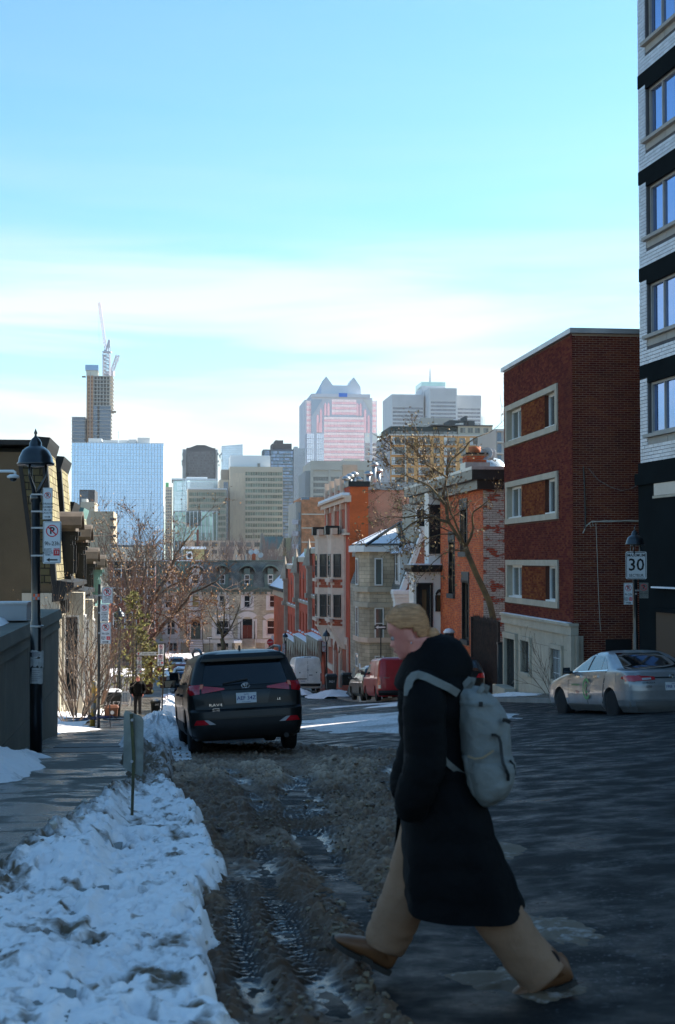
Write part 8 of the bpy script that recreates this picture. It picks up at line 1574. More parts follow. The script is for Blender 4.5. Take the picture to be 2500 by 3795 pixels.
for rr, w_, g0, g1 in ((.20, .055, 40, 320), (.085, .04, 60, 330)):
 for i in range(n): t0, t1 = R(g0 + (g1 - g0) * i / n), R(g0 + (g1 - g0) * (i + 1) / n); lo.quad([fl.p(.02 + math.cos(t0) * (rr - w_), math.sin(t0) * (rr - w_) * 1.1, .004), fl.p(.02 + math.cos(t1) * (rr - w_), math.sin(t1) * (rr - w_) * 1.1, .004), fl.p(.02 + math.cos(t1) * rr, math.sin(t1) * rr * 1.1, .004), fl.p(.02 + math.cos(t0) * rr, math.sin(t0) * rr * 1.1, .004)])
lo.build('door_logo', GRN, c.o); text('communauto', .085, c.o, F(c.pt('left', 2.72, .74, .022), (0, -1, 0)).m(), GRN, 'lettering', 1.0); text('FLEX', .075, c.o, F(c.pt('left', 2.62, .58, .022), (0, -1, 0)).m(), mat('logo_red', (.45, .05, .05), .5))
SKIN = mat('skin', (.58, .215, .155), .5, .15, 12, col2=(.46, .14, .105)); COATM = mat('black_puffer', (.0045, .0048, .0055), .8, .4, 6, spec=.10, bump=.5, bscale=16); PANT = mat('beige_twill', (.27, .148, .085), .85, .18, 5, bump=.35, bscale=22); BOOT = mat('tan_leather', (.17, .068, .025), .5, .3, 9); SOLE = mat('boot_sole', (.035, .028, .022), .8); GORE = mat('boot_gore', (.025, .014, .012), .9); HAIRM = mat('blond_hair', (.58, .275, .115), .5, .3, 6, col2=(.27, .118, .045), stretch=(4, 4, 24), bump=.35, bscale=30); PACK = mat('grey_canvas', (.185, .19, .178), .85, .15, 4, bump=.5, bscale=24)
def ell(c, ax, ay, ra, rb, n=28, e=2.3, mod=None):
 """superellipse ring about c in the plane of ax (ra) and ay (rb)"""
 r = []
 for i in range(n):
  t = 2 * math.pi * i / n; x, y = math.cos(t), math.sin(t); k = 1 if mod is None else mod(t)
  r.append(Vector(c) + Vector(ax) * (math.copysign(abs(x) ** (2 / e), x) * ra * k) + Vector(ay) * (math.copysign(abs(y) ** (2 / e), y) * rb * k))
 return r
def limb(m, pts, rad, n=20, flat=1.0, e=2.0, side=(0, 1, 0), sub=1, puff=0.0, pl=.09, wr=0.0, seed=0):
 """tapering limb along a smooth path; puff: quilting baffles every pl metres; wr: cloth wrinkles"""
 pts = [Vector(p) for p in pts]; P_ = []; Q = []
 for k in range(len(pts) - 1):
  p0, p1, p2, p3 = pts[max(0, k - 1)], pts[k], pts[k + 1], pts[min(len(pts) - 1, k + 2)]
  for j in range(sub):
   t = j / sub; P_.append(.5 * ((2 * p1) + (p2 - p0) * t + (2 * p0 - 5 * p1 + 4 * p2 - p3) * t * t + (3 * p1 - p0 - 3 * p2 + p3) * t ** 3)); Q.append(rad[k] * (1 - t) + rad[k + 1] * t)
 P_.append(pts[-1]); Q.append(rad[-1]); rings = []; s = 0
 for k, p in enumerate(P_):
  d = (P_[min(k + 1, len(P_) - 1)] - P_[max(k - 1, 0)]).normalized(); sd = Vector(side); x = sd.cross(d).normalized(); y = d.cross(x).normalized();
  if k: s += (p - P_[k - 1]).length
  f = 1 + puff * (abs(math.sin(math.pi * s / pl)) ** .5 - .7)
  rings.append(ell(p, x, y, Q[k] * f, Q[k] * f * flat, n, e, (lambda t, k=k: 1 + wr * (float(fbm(math.cos(t) * 1.6 + seed, math.sin(t) * 1.6 + k * .55, 3, seed)) - .5)) if wr else None))
 return m.loft(rings)
def headmesh(m, M, hs=1.0, n=40, nz=44):
 """head with brow, nose, lips, chin and eye hollows; local x forwards, z up from the chin"""
 H = [0, .02, .05, .08, .14, .18, .215, .25, .28, .31, .34, .42, .48, .54, .65, .78, .88, .95, 1]
 fr = [.03, .062, .078, .083, .079, .086, .084, .089, .085, .086, .086, .085, .084, .092, .094, .085, .062, .038, 0]
 bk = [.0, .008, .016, .024, .042, .052, .058, .065, .070, .074, .078, .088, .093, .097, .099, .094, .074, .046, 0]
 wd = [.015, .028, .038, .045, .054, .057, .059, .061, .063, .065, .066, .070, .072, .073, .075, .069, .052, .032, 0]
 rings = []
 for j in range(nz + 1):
  h = j / nz; h = min(max(h, .002), .998); F_, B_, W_ = np.interp(h, H, fr), np.interp(h, H, bk), np.interp(h, H, wd); ring = []
  for i in range(n):
   t = 2 * math.pi * i / n; x, y = math.cos(t), math.sin(t); px = (F_ if x > 0 else B_) * math.copysign(abs(x) ** .92, x); py = W_ * math.copysign(abs(y) ** .92, y)
   a = abs(t if t < math.pi else t - 2 * math.pi)
   nose = np.interp(h, [.295, .32, .345, .40, .46, .50], [0, .016, .025, .015, .006, 0]) * math.exp(-(a / (.16 + (h < .36) * .07)) ** 2)
   lip = (np.interp(h, [.17, .19, .21, .218, .228, .25, .265], [0, .006, .004, -.002, .004, .006, 0])) * math.exp(-(a / .26) ** 2)
   eye = -.011 * math.exp(-((a - .36) / .17) ** 2) * math.exp(-((h - .475) / .035) ** 2); brow = .004 * math.exp(-((a - .30) / .25) ** 2) * math.exp(-((h - .54) / .02) ** 2); cheek = .004 * math.exp(-((a - .7) / .3) ** 2) * math.exp(-((h - .36) / .07) ** 2)
   k = nose + lip + eye + brow + cheek; ring.append(M @ Vector(((px + k * x) * hs, (py + k * y * .6) * hs, h * .232 * hs)))
  rings.append(ring)
 m.loft(rings)
def hand(m, wrist, d, palm, k=1.0, curl=.5, flip=1):
 """palm, four unequal curled fingers and a thumb leaving the side of the palm near its base"""
 d = Vector(d).normalized(); pn = Vector(palm).normalized(); sd = d.cross(pn).normalized() * flip; w = Vector(wrist)
 m.loft([ell(w + d * x * k, sd, pn, a * k, b * k, 12, 2.6) for x, a, b in ((0, .026, .019), (.03, .036, .017), (.07, .041, .015), (.092, .040, .012))])
 for i, (o, L) in enumerate(((-.030, .068), (-.010, .077), (.010, .072), (.030, .056))):
  p = w + (d * .086 + sd * o) * k; pts = [p - d * .02 * k]; a = curl * .4
  for f in (.45, .32, .23): p = p + (d * math.cos(a) - pn * math.sin(a) * -1) * (L * f * k); pts.append(p.copy()); a += curl
  m.tube(pts, [.0088 * k, .0088 * k, .0078 * k, .0066 * k], 7)
 p = w + (d * .022 - sd * .028) * k; pts = [p, p + (d * .022 - sd * .022 + pn * .008) * k, p + (d * .048 - sd * .028 + pn * .016) * k, p + (d * .072 - sd * .022 + pn * .022) * k]; m.tube(pts, [.012 * k, .0105 * k, .0092 * k, .0075 * k], 7)
def hair_shell(par, M, hs, m_, hairline, off=.012, bun=True, n=56, nz=46):
 H = [0, .1, .2, .3, .45, .6, .75, .88, .95, 1]; bk = [.02, .045, .070, .084, .094, .100, .097, .080, .052, 0]; wd = [.03, .05, .060, .066, .072, .076, .072, .054, .034, 0]; fr = [.05, .08, .085, .086, .085, .094, .088, .064, .04, 0]
 g = []
 for j in range(nz + 1):
  h = .16 + .84 * j / nz; row = []
  for i in range(n + 1):
   t = -math.pi + 2 * math.pi * i / n; x, y = math.cos(t), math.sin(t); o = off + .0022 * float(fbm(t * 7, h * 3.5 + abs(t) * .8, 3, 5)) + .002 * math.sin(t * 34 + h * 9); k = np.interp(min(h, .999), H, fr if x > 0 else bk) + o; w = np.interp(min(h, .999), H, wd) + o
   row.append((M @ Vector((k * math.copysign(abs(x) ** .92, x) * hs, w * math.copysign(abs(y) ** .92, y) * hs, (h * .232 + o * h * .9) * hs)), h > hairline(abs(t))))
  g.append(row)
 m = MB()
 for j in range(nz):
  for i in range(n):
   if all(g[a][b][1] for a, b in ((j, i), (j, i + 1), (j + 1, i), (j + 1, i + 1))): m.quad([g[j][i][0], g[j][i + 1][0], g[j + 1][i + 1][0], g[j + 1][i][0]])
 if bun:
  c = M @ Vector((-.112 * hs, 0, .060 * hs)); ax = (M.to_3x3() @ Vector((-1, 0, -.25))).normalized(); up = (M.to_3x3() @ Vector((-.25, 0, 1))).normalized(); sd = (M.to_3x3() @ Vector((0, 1, 0))).normalized()
  m.loft([ell(c + ax * x * hs, up, sd, r * hs, r * hs * 1.05, 18, 2, lambda t, x=x: 1 + .07 * math.sin(t * 5 + x * 120)) for x, r in ((-.035, .022), (-.02, .040), (-.005, .046), (.010, .042), (.022, .028), (.030, .008))])
 me = m.mesh('hair', m_, True); bm = bmesh.new(); bm.from_mesh(me); bmesh.ops.remove_doubles(bm, verts=bm.verts, dist=.0003); bmesh.ops.recalc_face_normals(bm, faces=bm.faces); bm.to_mesh(me); bm.free()
 for p in me.polygons: p.use_smooth = True
 me = evalmesh(me, [('SOLIDIFY', dict(thickness=.012, offset=-1))], 'hair'); return link('hair', me, par)
def ear(m, M, hs, sy):
 m.loft([ell(M @ Vector((-.012 * hs, sy * (.072 + o) * hs, .101 * hs)), M.to_3x3() @ Vector((.25, 0, 1)).normalized(), M.to_3x3() @ Vector((1, 0, -.25)).normalized(), a * hs, b * hs, 14) for o, a, b in ((-.01, .026, .014), (.004, .031, .018), (.010, .029, .016), (.009, .02, .010))])
def body_mesh(m, par, voxel):
 me = m.mesh('raw', SKIN, True, fix=True); me = evalmesh(me, [('REMESH', dict(mode='VOXEL', voxel_size=voxel, use_smooth_shade=True)), ('SMOOTH', dict(factor=.5, iterations=2))], 'body')
 for p in me.polygons: p.use_smooth = True
 me.materials.clear(); me.materials.append(SKIN); return link('body', me, par)
YW = 5.93; S_ = YW / FPX; gx, gy = XU(1650, YW), YW; gzv = float(gz(gx * DX + gy * DY, gx * RX + gy * RY)); V3 = Vector
woman = empty('person', (gx, gy, gzv), 'woman with blond hair in a bun striding left in a long black puffer coat', 'person')
def W(u, v, d=0.0): return P(u, v, YW) + V3((0, d, 0)) * 1.0 - V3((gx, gy, gzv))
def A(x, y, d=0.0): return W(1200 + x / 1.568, 2150 + y / 1.568, d)
def Bq(x, y, d=0.0): return W(1200 + x / 1.568, 2900 + y / 1.568, d)
pit = R(17); HM = Matrix.Translation(A(533, 450)) @ Matrix.Rotation(math.pi, 4, 'Z') @ Matrix.Rotation(R(-7), 4, 'Z') @ Matrix.Rotation(pit, 4, 'Y') @ Matrix.Diagonal((.85, .92, .94, 1)); hs = 1.0
m = MB(); headmesh(m, HM, hs); ear(m, HM, hs, 1); ear(m, HM, hs, -1)
limb(m, [A(552, 330), A(566, 440), A(590, 560), A(612, 760), A(615, 1000), A(640, 1250)], [.052, .054, .07, .078, .08, .088], flat=1.7, sub=3)
limb(m, [A(640, 1200, -.09), Bq(890, 600, -.10), Bq(1110, 920, -.11), Bq(1310, 1080, -.11)], [.09, .075, .055, .034], sub=3); limb(m, [A(640, 1200, .09), Bq(560, 450, .10), Bq(420, 850, .11), Bq(352, 1050, .11)], [.085, .075, .055, .032], sub=3)
limb(m, [A(570, 620, -.17), A(590, 970, -.24), A(530, 1120, -.235)], [.05, .042, .030], sub=3); limb(m, [A(570, 620, .17), A(590, 970, .24), A(530, 1120, .235)], [.05, .042, .030], sub=3)
hand(m, A(528, 1125, -.235), A(497, 1240) - A(525, 1130), (1, .2, 0), .9, .35); hand(m, A(528, 1125, .235), A(497, 1240) - A(525, 1130), (1, -.2, 0), .9, .35, -1)
body_mesh(m, woman, .0055)
hl = lambda a: np.interp(a, [0, .5, .9, 1.15, 1.35, 1.55, 1.80, 2.05, 2.3, 3.2], [.80, .78, .72, .64, .57, .555, .53, .33, .20, .17])
hair_shell(woman, HM, hs, HAIRM, hl, .013)
for sy in (-1, 1):
 c = HM @ V3((.074, sy * .031, .110)); e = MB(); e.lathe([(.001, -.0105), (.008, -.007), (.011, 0), (.008, .007), (.001, .0105)], 12, c); eo = e.build('eye', mat('eye_white', (.30, .27, .26), .3), woman, True); e = MB(); e.lathe([(.001, -.006), (.005, -.003), (.006, .0), (.001, .004)], 10, HM @ V3((.082, sy * .032, .109))); e.build('iris', M_INK, eo, True)
 br = MB(); br.tube([HM @ V3((.089, sy * .014, .127)), HM @ V3((.088, sy * .030, .131)), HM @ V3((.076, sy * .047, .128))], [.0025, .0032, .0015], 6); br.build('eyebrow', HAIRM, woman, True)
ep = MB(); c = HM @ V3((-.008, .083, .070)); ep.lathe([(.001, -.004), (.004, 0), (.001, .004)], 8, c); ep.build('earring', M_CHROME, woman, True)
lp = MB(); lp.tube([HM @ V3((.086, .020, .0505)), HM @ V3((.0925, .0, .0515)), HM @ V3((.086, -.020, .0505))], [.002, .0042, .002], 6); lp.build('lips', mat('lips', (.38, .13, .11), .45), woman, True)
def baf(s, pl=.115, k=.05): return 1 + k * (abs(math.sin(math.pi * s / pl)) ** .45 - .75)
lv = [(2470, 1530, 1715, .15), (2507, 1503, 1728, .20), (2545, 1497, 1728, .222), (2628, 1494, 1716, .225), (2724, 1496, 1706, .215), (2820, 1498, 1722, .22), (2915, 1496, 1756, .23), (2964, 1492, 1795, .24), (3085, 1488, 1826, .25), (3187, 1488, 1868, .26), (3257, 1491, 1900, .262), (3330, 1495, 1928, .262)]
V_, UF, UB, HD = zip(*lv); rings = []; N = 46
for q in range(N + 1):
 v = 2470 + (3330 - 2470) * q / N; uf, ub, hd = np.interp(v, V_, UF), np.interp(v, V_, UB), np.interp(v, V_, HD); c = W((uf + ub) / 2, v); s = (v - 2470) * S_; f = baf(s); ra = (ub - uf) / 2 * S_; tail = max(0, (v - 3230) / 100)
 ring = []
 for i in range(64):
  t = 2 * math.pi * i / 64; x, y = math.cos(t), math.sin(t); wv = 1 + .05 * (float(fbm(t * 2.2, q * .16, 4, 21)) - .5) + (.05 * math.sin(t * 5 + 1) * max(0, (v - 2950) / 400)); e_ = 2 / np.interp(v, [2700, 3100, 3330], [2.5, 3.2, 3.8])
  p = c + V3((math.copysign(abs(x) ** e_, x) * ra * f * wv, math.copysign(abs(y) ** e_, y) * hd * f * wv, 0)); p.z -= tail * .048 * (1 - ((x - .1) ** 2)) * (1 if y < 0.2 else .2); ring.append(p)
 rings.append(ring)
m = MB(); m.loft(rings, cap=False); inner = [[p * .985 + (sum(r, V3()) / 64) * .015 for p in r] for r in rings[::-1][:12]]; m.loft([rings[-1]] + inner, cap=False); m.quad([p for p in rings[0]])
coat = m.build('coat', COATM, woman, True)
hd_ = [(2358, 1545, 1632, .075), (2366, 1532, 1668, .10), (2385, 1522, 1705, .125), (2412, 1506, 1732, .15), (2440, 1490, 1746, .168), (2468, 1476, 1752, .182), (2495, 1464, 1748, .195), (2515, 1460, 1740, .20), (2530, 1470, 1732, .20), (2545, 1500, 1720, .19)]
m = MB(); rr = []
for k, (v, uf, ub, hd) in enumerate(hd_):
 c = W((uf + ub) / 2, v); ra = (ub - uf) / 2 * S_; rr.append([c + V3((math.cos(t) * ra * (1 + .06 * (float(fbm(t * 1.7, k * .5, 3, 9)) - .5)), math.sin(t) * hd, -.03 * max(0, -math.cos(t)) * (k / 9) + .012 * math.cos(t) * (k < 3))) for t in [2 * math.pi * i / 44 for i in range(44)]])
m.loft(rr, cap=False); ins = [[p * .9 + (sum(rr[0], V3()) / 44) * .1 - V3((0, 0, .05)) for p in rr[0]]]; m.loft([rr[0]] + ins, cap=False); hd_o = m.build('hood', COATM, woman, True)
for d, nm in ((-1, 'sleeve'), (1, 'sleeve')):
 m = MB(); limb(m, [A(572, 585, d * .13), A(566, 680, d * .215), A(563, 830, d * .245), A(570, 985, d * .255), A(532, 1120, d * .25), A(496, 1225, d * .235), A(497, 1288, d * .20)], [.080, .088, .084, .082, .080, .074, .062], 26, 1.0, 2.1, sub=9, puff=.075, pl=.105, wr=.12, seed=3 + d); m.build(nm, COATM, woman, True)
m = MB(); m.loft([[Bq(445, 90, .16), Bq(500, 90, .2), Bq(500, 90, .22), Bq(450, 90, .19)], [Bq(430, 300, .17), Bq(500, 300, .21), Bq(500, 300, .23), Bq(430, 300, .2)], [Bq(422, 420, .18), Bq(470, 430, .22), Bq(470, 430, .24), Bq(420, 420, .21)], [Bq(421, 500, .19), Bq(440, 460, .22), Bq(440, 460, .23), Bq(419, 500, .2)]]); m.build('coat_flap', COATM, woman)
m = MB(); limb(m, [A(640, 1220, .09), Bq(560, 430, .10), Bq(490, 690, .11), Bq(405, 870, .11), Bq(352, 1003, .11)], [.10, .104, .100, .096, .086], 30, .95, 2.2, sub=8, wr=.22, seed=11); limb(m, [A(640, 1220, -.09), Bq(880, 540, -.10), Bq(995, 735, -.11), Bq(1125, 920, -.11), Bq(1262, 1088, -.11)], [.10, .104, .103, .100, .097], 30, .95, 2.2, sub=8, wr=.20, seed=15)
m.build('trousers', PANT, woman, True)
def boot(heel, ang, d):
 M = Matrix.Translation(heel) @ Matrix.Rotation(math.pi, 4, 'Z') @ Matrix.Rotation(ang, 4, 'Y'); q = lambda x, y, z: M @ V3((x, y, z))
 m = MB(); st = [(-.004, .028, .03, .11), (.01, .036, .018, .14), (.04, .040, .016, .15), (.08, .041, .016, .145), (.115, .041, .016, .118), (.15, .044, .016, .094), (.19, .048, .016, .078), (.225, .046, .016, .066), (.25, .038, .018, .055), (.268, .022, .022, .040)]
 m.loft([[q(x, w * math.cos(t), (z0 + z1) / 2 + (z1 - z0) / 2 * math.sin(t)) for t in [2 * math.pi * i / 20 for i in range(20)]] for x, w, z0, z1 in st])
 m.loft([[q(.046 + rx * math.cos(t) + o, ry * math.sin(t), z) for t in [2 * math.pi * i / 20 for i in range(20)]] for z, rx, ry, o in ((.06, .050, .040, .0), (.10, .052, .041, .012), (.14, .054, .043, .03), (.175, .056, .045, .046))]); b = m.build('boot', BOOT, woman, True)
 s = MB(); s.loft([[q(x, w * a, z) for a, z in ((-1, z0), (1, z0), (1.04, z0 + .022), (-1.04, z0 + .022))] for x, w, z0 in ((-.010, .026, .002), (.02, .036, 0), (.08, .036, .0), (.085, .035, .006), (.13, .038, .008), (.135, .042, .0), (.2, .047, .0), (.25, .038, .004), (.276, .018, .012))]); s.build('sole', SOLE, b)
 for sy in (-1, 1): g = MB(); g.loft([[q(.056 + r * math.cos(t), sy * (.0405 + o), .135 + r * 1.35 * math.sin(t)) for t in [2 * math.pi * i / 16 for i in range(16)]] for r, o in ((.029, 0), (.027, .0028))]); g.build('elastic_gore', GORE, b)
boot(Bq(372, 1158, .11), R(-28), .11); boot(Bq(1432, 1126, -.11), R(19), -.11)
bp = empty('backpack', (gx, gy, gzv), 'grey canvas backpack with black zip strap worn by the striding woman', 'backpack')
BD = .085
lev = [(612, 748, 905, .085), (650, 744, 960, .125), (700, 748, 1005, .14), (750, 752, 1040, .15), (850, 764, 1066, .155), (950, 776, 1072, .16), (1050, 790, 1073, .165), (1150, 812, 1064, .165), (1220, 838, 1035, .155), (1262, 868, 985, .13), (1280, 890, 950, .08)]
yv, xl_, xr_, dd = zip(*lev); rings = []
for q in range(41):
 y = 612 + 668 * q / 40; a, b, h = np.interp(y, yv, xl_), np.interp(y, yv, xr_), np.interp(y, yv, dd); c = A((a + b) / 2, y); ra = (b - a) / 2 / 1.568 * S_; ring = []
 for i in range(52):
  t = 2 * math.pi * i / 52; x_, y_ = math.cos(t), math.sin(t); wv = 1 + .16 * (float(fbm(t * 2.6 + 4, q * .24, 5, 31)) - .5) - .045 * abs(math.sin(t * 4 + q * .16)) ** 3 * (q < 27)
  if 985 < y < 1235 and x_ > -.2: wv += .07 * min(1, (y - 985) / 30, (1235 - y) / 60) * min(1, (x_ + .2) * 3)
  ring.append(c + V3((math.copysign(abs(x_) ** .8, x_) * ra * wv, math.copysign(abs(y_) ** .8, y_) * h * wv - BD, 0)))
 rings.append(ring)
m = MB(); m.loft(rings); m.build('pack_body', PACK, bp, True)
def shell(q0, q1, i0, i1, k0, nm, mt=None):
 m = MB(); G = []
 for q in range(q0, q1 + 1):
  c = sum(rings[q], V3()) / 52; G.append([c + (rings[q][i % 52] - c) * (k0 if q0 < q < q1 and i0 < i < i1 else .97) for i in range(i0, i1 + 1)])
 m.loft(G, cap=False, closed=False); return m.build(nm, mt or PACK, bp, True)
shell(24, 38, 33, 50, 1.09, 'front_pocket'); shell(22, 37, 24, 32, 1.08, 'side_pocket'); shell(3, 6, 24, 52, 1.035, 'lid_seam')
def ribbon(pts, w, nm, mt, th=.006, side=(0, 1, 0)):
 pts = [V3(p) - V3((0, BD if nm not in ('shoulder_strap', 'lower_strap') else 0, 0)) for p in pts]; rr = []
 for k, p in enumerate(pts): d = (pts[min(k + 1, len(pts) - 1)] - pts[max(k - 1, 0)]).normalized(); sd = V3(side); nn = d.cross(sd).normalized(); rr.append([p + nn * w / 2 + sd * th, p - nn * w / 2 + sd * th, p - nn * w / 2 - sd * th, p + nn * w / 2 - sd * th])
 return MB().loft(rr).build(nm, mt, bp)
for dz in (-1, 1): ribbon([A(756, 632, dz * .20), A(705, 598, dz * .235), A(640, 566, dz * .248), A(575, 535, dz * .245), A(530, 522, dz * .232), A(500, 530, dz * .238), A(482, 552, dz * .24), A(473, 585, dz * .24), A(470, 640, dz * .24)], .030, 'shoulder_strap', PACK, .012)
ribbon([A(800, 1105, -.15), A(760, 1075, -.19), A(715, 1035, -.235), A(680, 1000, -.262), A(662, 972, -.268)], .022, 'lower_strap', PACK, .004);
for pts in ([(778, 625, -.06), (800, 585, -.07), (828, 556, -.075), (848, 556, -.07), (838, 585, -.06), (812, 625, -.05)], [(862, 668, -.09), (880, 620, -.10), (902, 590, -.10), (922, 598, -.09), (912, 630, -.08), (892, 668, -.07)]): ribbon([A(*p) for p in pts], .022, 'carry_loop', PACK, .007)
BST = mat('black_webbing', (.008, .009, .010), .5)
ribbon([A(934, 856, -.166), A(955, 856, -.166), A(975, 868, -.166), A(985, 900, -.168), A(990, 960, -.172), A(996, 1010, -.180), A(1012, 1045, -.182), A(1026, 1075, -.178), A(1026, 1110, -.17)], .012, 'zip_strap', BST, .006)
ribbon([A(1000, 775, -.147), A(1020, 778, -.142), A(1045, 792, -.13)], .016, 'mesh_patch', BST, .006); ribbon([A(1040, 1000, -.15), A(1066, 1030, -.125), A(1075, 1090, -.11)], .008, 'compression_cord', BST, .004)
ribbon([A(800, 972, -.172), A(840, 985, -.182), A(885, 980, -.185), A(945, 940, -.182)], .008, 'pocket_hem', mat('tan_piping', (.25, .18, .11), .8), .004)
MB().box(*(A(878, 688, -.15 - BD) - V3((.008, .003, .01))), *(A(878, 688, -.15 - BD) + V3((.008, .003, .01)))).build('buckle', BST, bp)
def walker(name, label, loc, k, rz, jacket, trous, hair, hat=None, step=.12, hood=False, voxel=.011, bag=None):
 o = empty(name, loc, label, 'person', rz); o.scale = (k, k, k); f = V3
 m = MB(); HM = Matrix.Translation((.015, 0, 1.415)); headmesh(m, HM, 1.0, 28, 30); ear(m, HM, 1, 1); ear(m, HM, 1, -1); limb(m, [(0, 0, 1.52), (-.01, 0, 1.40), (0, 0, 1.2), (0, 0, .95)], [.05, .055, .12, .12], sub=3, flat=1.3)
 lg = [(step, 1), (-step, -1)]
 for sx, sy in lg: limb(m, [(0, sy * .09, .95), (sx * .7 + .03, sy * .09, .5), (sx - .05 * (sx < 0), sy * .09, .07)], [.085, .06, .042], sub=3)
 for sy in (1, -1): limb(m, [(0, sy * .19, 1.34), (-.05, sy * .26, 1.06), (.10, sy * .22, .90)], [.05, .042, .03], sub=3); hand(m, (.10, sy * .22, .90), (.5, -.15 * sy, -.6), (0, -sy, .2), .9, .5, sy)
 body_mesh(m, o, voxel)
 m = MB(); rr = []
 for q in range(25):
  z = .84 + .62 * q / 24; r = np.interp(z, [.84, 1.0, 1.2, 1.34, 1.42, 1.46], [.185, .185, .195, .19, .12, .085]); rr.append(ell((0, 0, z), (1, 0, 0), (0, 1, 0), r * .78 * baf((z - .84), .09, .07), r * 1.08 * baf((z - .84), .09, .07), 24))
 m.loft(rr); m.build('jacket', jacket, o, True)
 for sy in (1, -1): m = MB(); limb(m, [(0, sy * .16, 1.36), (-.01, sy * .235, 1.28), (-.05, sy * .275, 1.06), (.09, sy * .225, .92)], [.07, .085, .075, .055], 16, sub=6, puff=.1, pl=.09); m.build('sleeve', jacket, o, True)
 for sx, sy in lg: m = MB(); limb(m, [(0, sy * .085, .95), (sx * .7 + .03, sy * .09, .5), (sx, sy * .09, .09)], [.105, .075, .06], 16, sub=4); m.build('trouser_leg', trous, o, True); b = MB(); b.loft([ell((sx + x, sy * .09, z), (0, 1, 0), (0, 0, 1), w, h, 12) for x, z, w, h in ((-.07, .05, .03, .045), (0, .05, .042, .05), (.08, .04, .045, .04), (.16, .03, .04, .028), (.19, .025, .02, .02))]); b.build('shoe', M_BLACK, o, True)
 hair_shell(o, HM, 1.0, hair, lambda a: np.interp(a, [0, .6, 1.2, 1.7, 3.2], [.80, .76, .60, .30, .16]), .012, bun=True, n=30, nz=24)
 if hat: h = MB(); h.loft([ell((.0, 0, 1.415 + z), (1, 0, 0), (0, 1, 0), r * 1.15, r, 20) for z, r in ((.14, .088), (.165, .092), (.20, .086), (.235, .062), (.255, .02))]); h.build('knitted_hat', hat, o, True)
 for sy in (-1, 1): e = MB(); e.lathe([(.001, -.008), (.008, 0), (.001, .008)], 8, HM @ V3((.083, sy * .03, .11))); e.build('eye', M_INK, o, True)
 return o
Yp = 57.; lx_, ly_ = XU(513, Yp), Yp; zp = ZV(2655, Yp); tgt = math.atan2(-ly_, -lx_)
walker('person', 'pedestrian in a short black puffer jacket walking up the pavement towards us', (lx_, ly_, zp), .97, tgt, COATM, mat('black_leggings', (.012, .012, .014), .8), mat('brown_hair', (.20, .10, .05), .6), step=.10, voxel=.009)
b = empty('carrier_bag', (lx_, ly_, zp), 'crumpled white carrier bag held by the pedestrian in the black puffer jacket', 'bag', tgt); m = MB(); m.loft([ell((.14, -.27, z), (1, 0, 0), (0, 1, 0), a * (1 + .1 * math.sin(z * 40)), c_, 14) for z, a, c_ in ((.42, .05, .03), (.46, .10, .05), (.60, .11, .05), (.72, .07, .03), (.80, .015, .01), (.90, .01, .008))]); m.build('bag_body', mat('bag_white', (.55, .52, .50), .6, .2, 12), b, True)
Yq = 113.; q = P(586, 2537, Yq); walker('person', 'far walker with an orange knitted hat and pale jeans going down the hill', q, .97, R(95), M_BLACK, mat('pale_jeans', (.34, .38, .44), .8), mat('brown_hair', (.20, .10, .05)), mat('orange_knit', (.70, .12, .03), .9), step=.13, voxel=.02)
b = empty('backpack', q, 'bright red backpack worn by the far walker in the orange hat', 'backpack', R(95)); m = MB(); m.loft([ell((-.22, 0, z), (1, 0, 0), (0, 1, 0), .10, w, 16, 3) for z, w in ((.92, .06), (.96, .15), (1.15, .17), (1.32, .15), (1.38, .06))]); m.build('pack_body', mat('red_canvas', (.60, .015, .03), .6), b, True); MB().box(-.335, -.11, .98, -.30, .11, 1.14).build('front_pocket', MATS['red_canvas'], b)
q = P(597, 2512, 128.); walker('person', 'distant walker in dark clothes ahead of the orange hat, by the far snow heap', q, .97, R(100), M_BLACK, M_BLACK, mat('brown_hair', (.20, .10, .05)), step=.16, voxel=.03)
BARK = mat('bark', (.13, .095, .06), .9, .4, 5, col2=(.07, .05, .035), bump=.5, bscale=30); BARK2 = mat('mossy_bark', (.17, .115, .05), .9, .4, 3, col2=(.08, .06, .035), bump=.5, bscale=25); TWIG = mat('twig', (.17, .115, .08), .9, .4, 3); PTWIG = mat('pale_twig', (.24, .19, .15), .9, .3, 3); LEAF = mat('dead_leaf', (.44, .235, .11), .85, .3, 3, tint=.5); LEAF2 = mat('tan_leaf', (.36, .24, .12), .85, .3, 3, tint=.5); NEED = mat('cedar_green', (.24, .20, .05), .85, .4, 3, col2=(.13, .12, .03), tint=.45); RTWIG = mat('red_twig', (.26, .165, .115), .9, .3, 3)
TW = [.004]
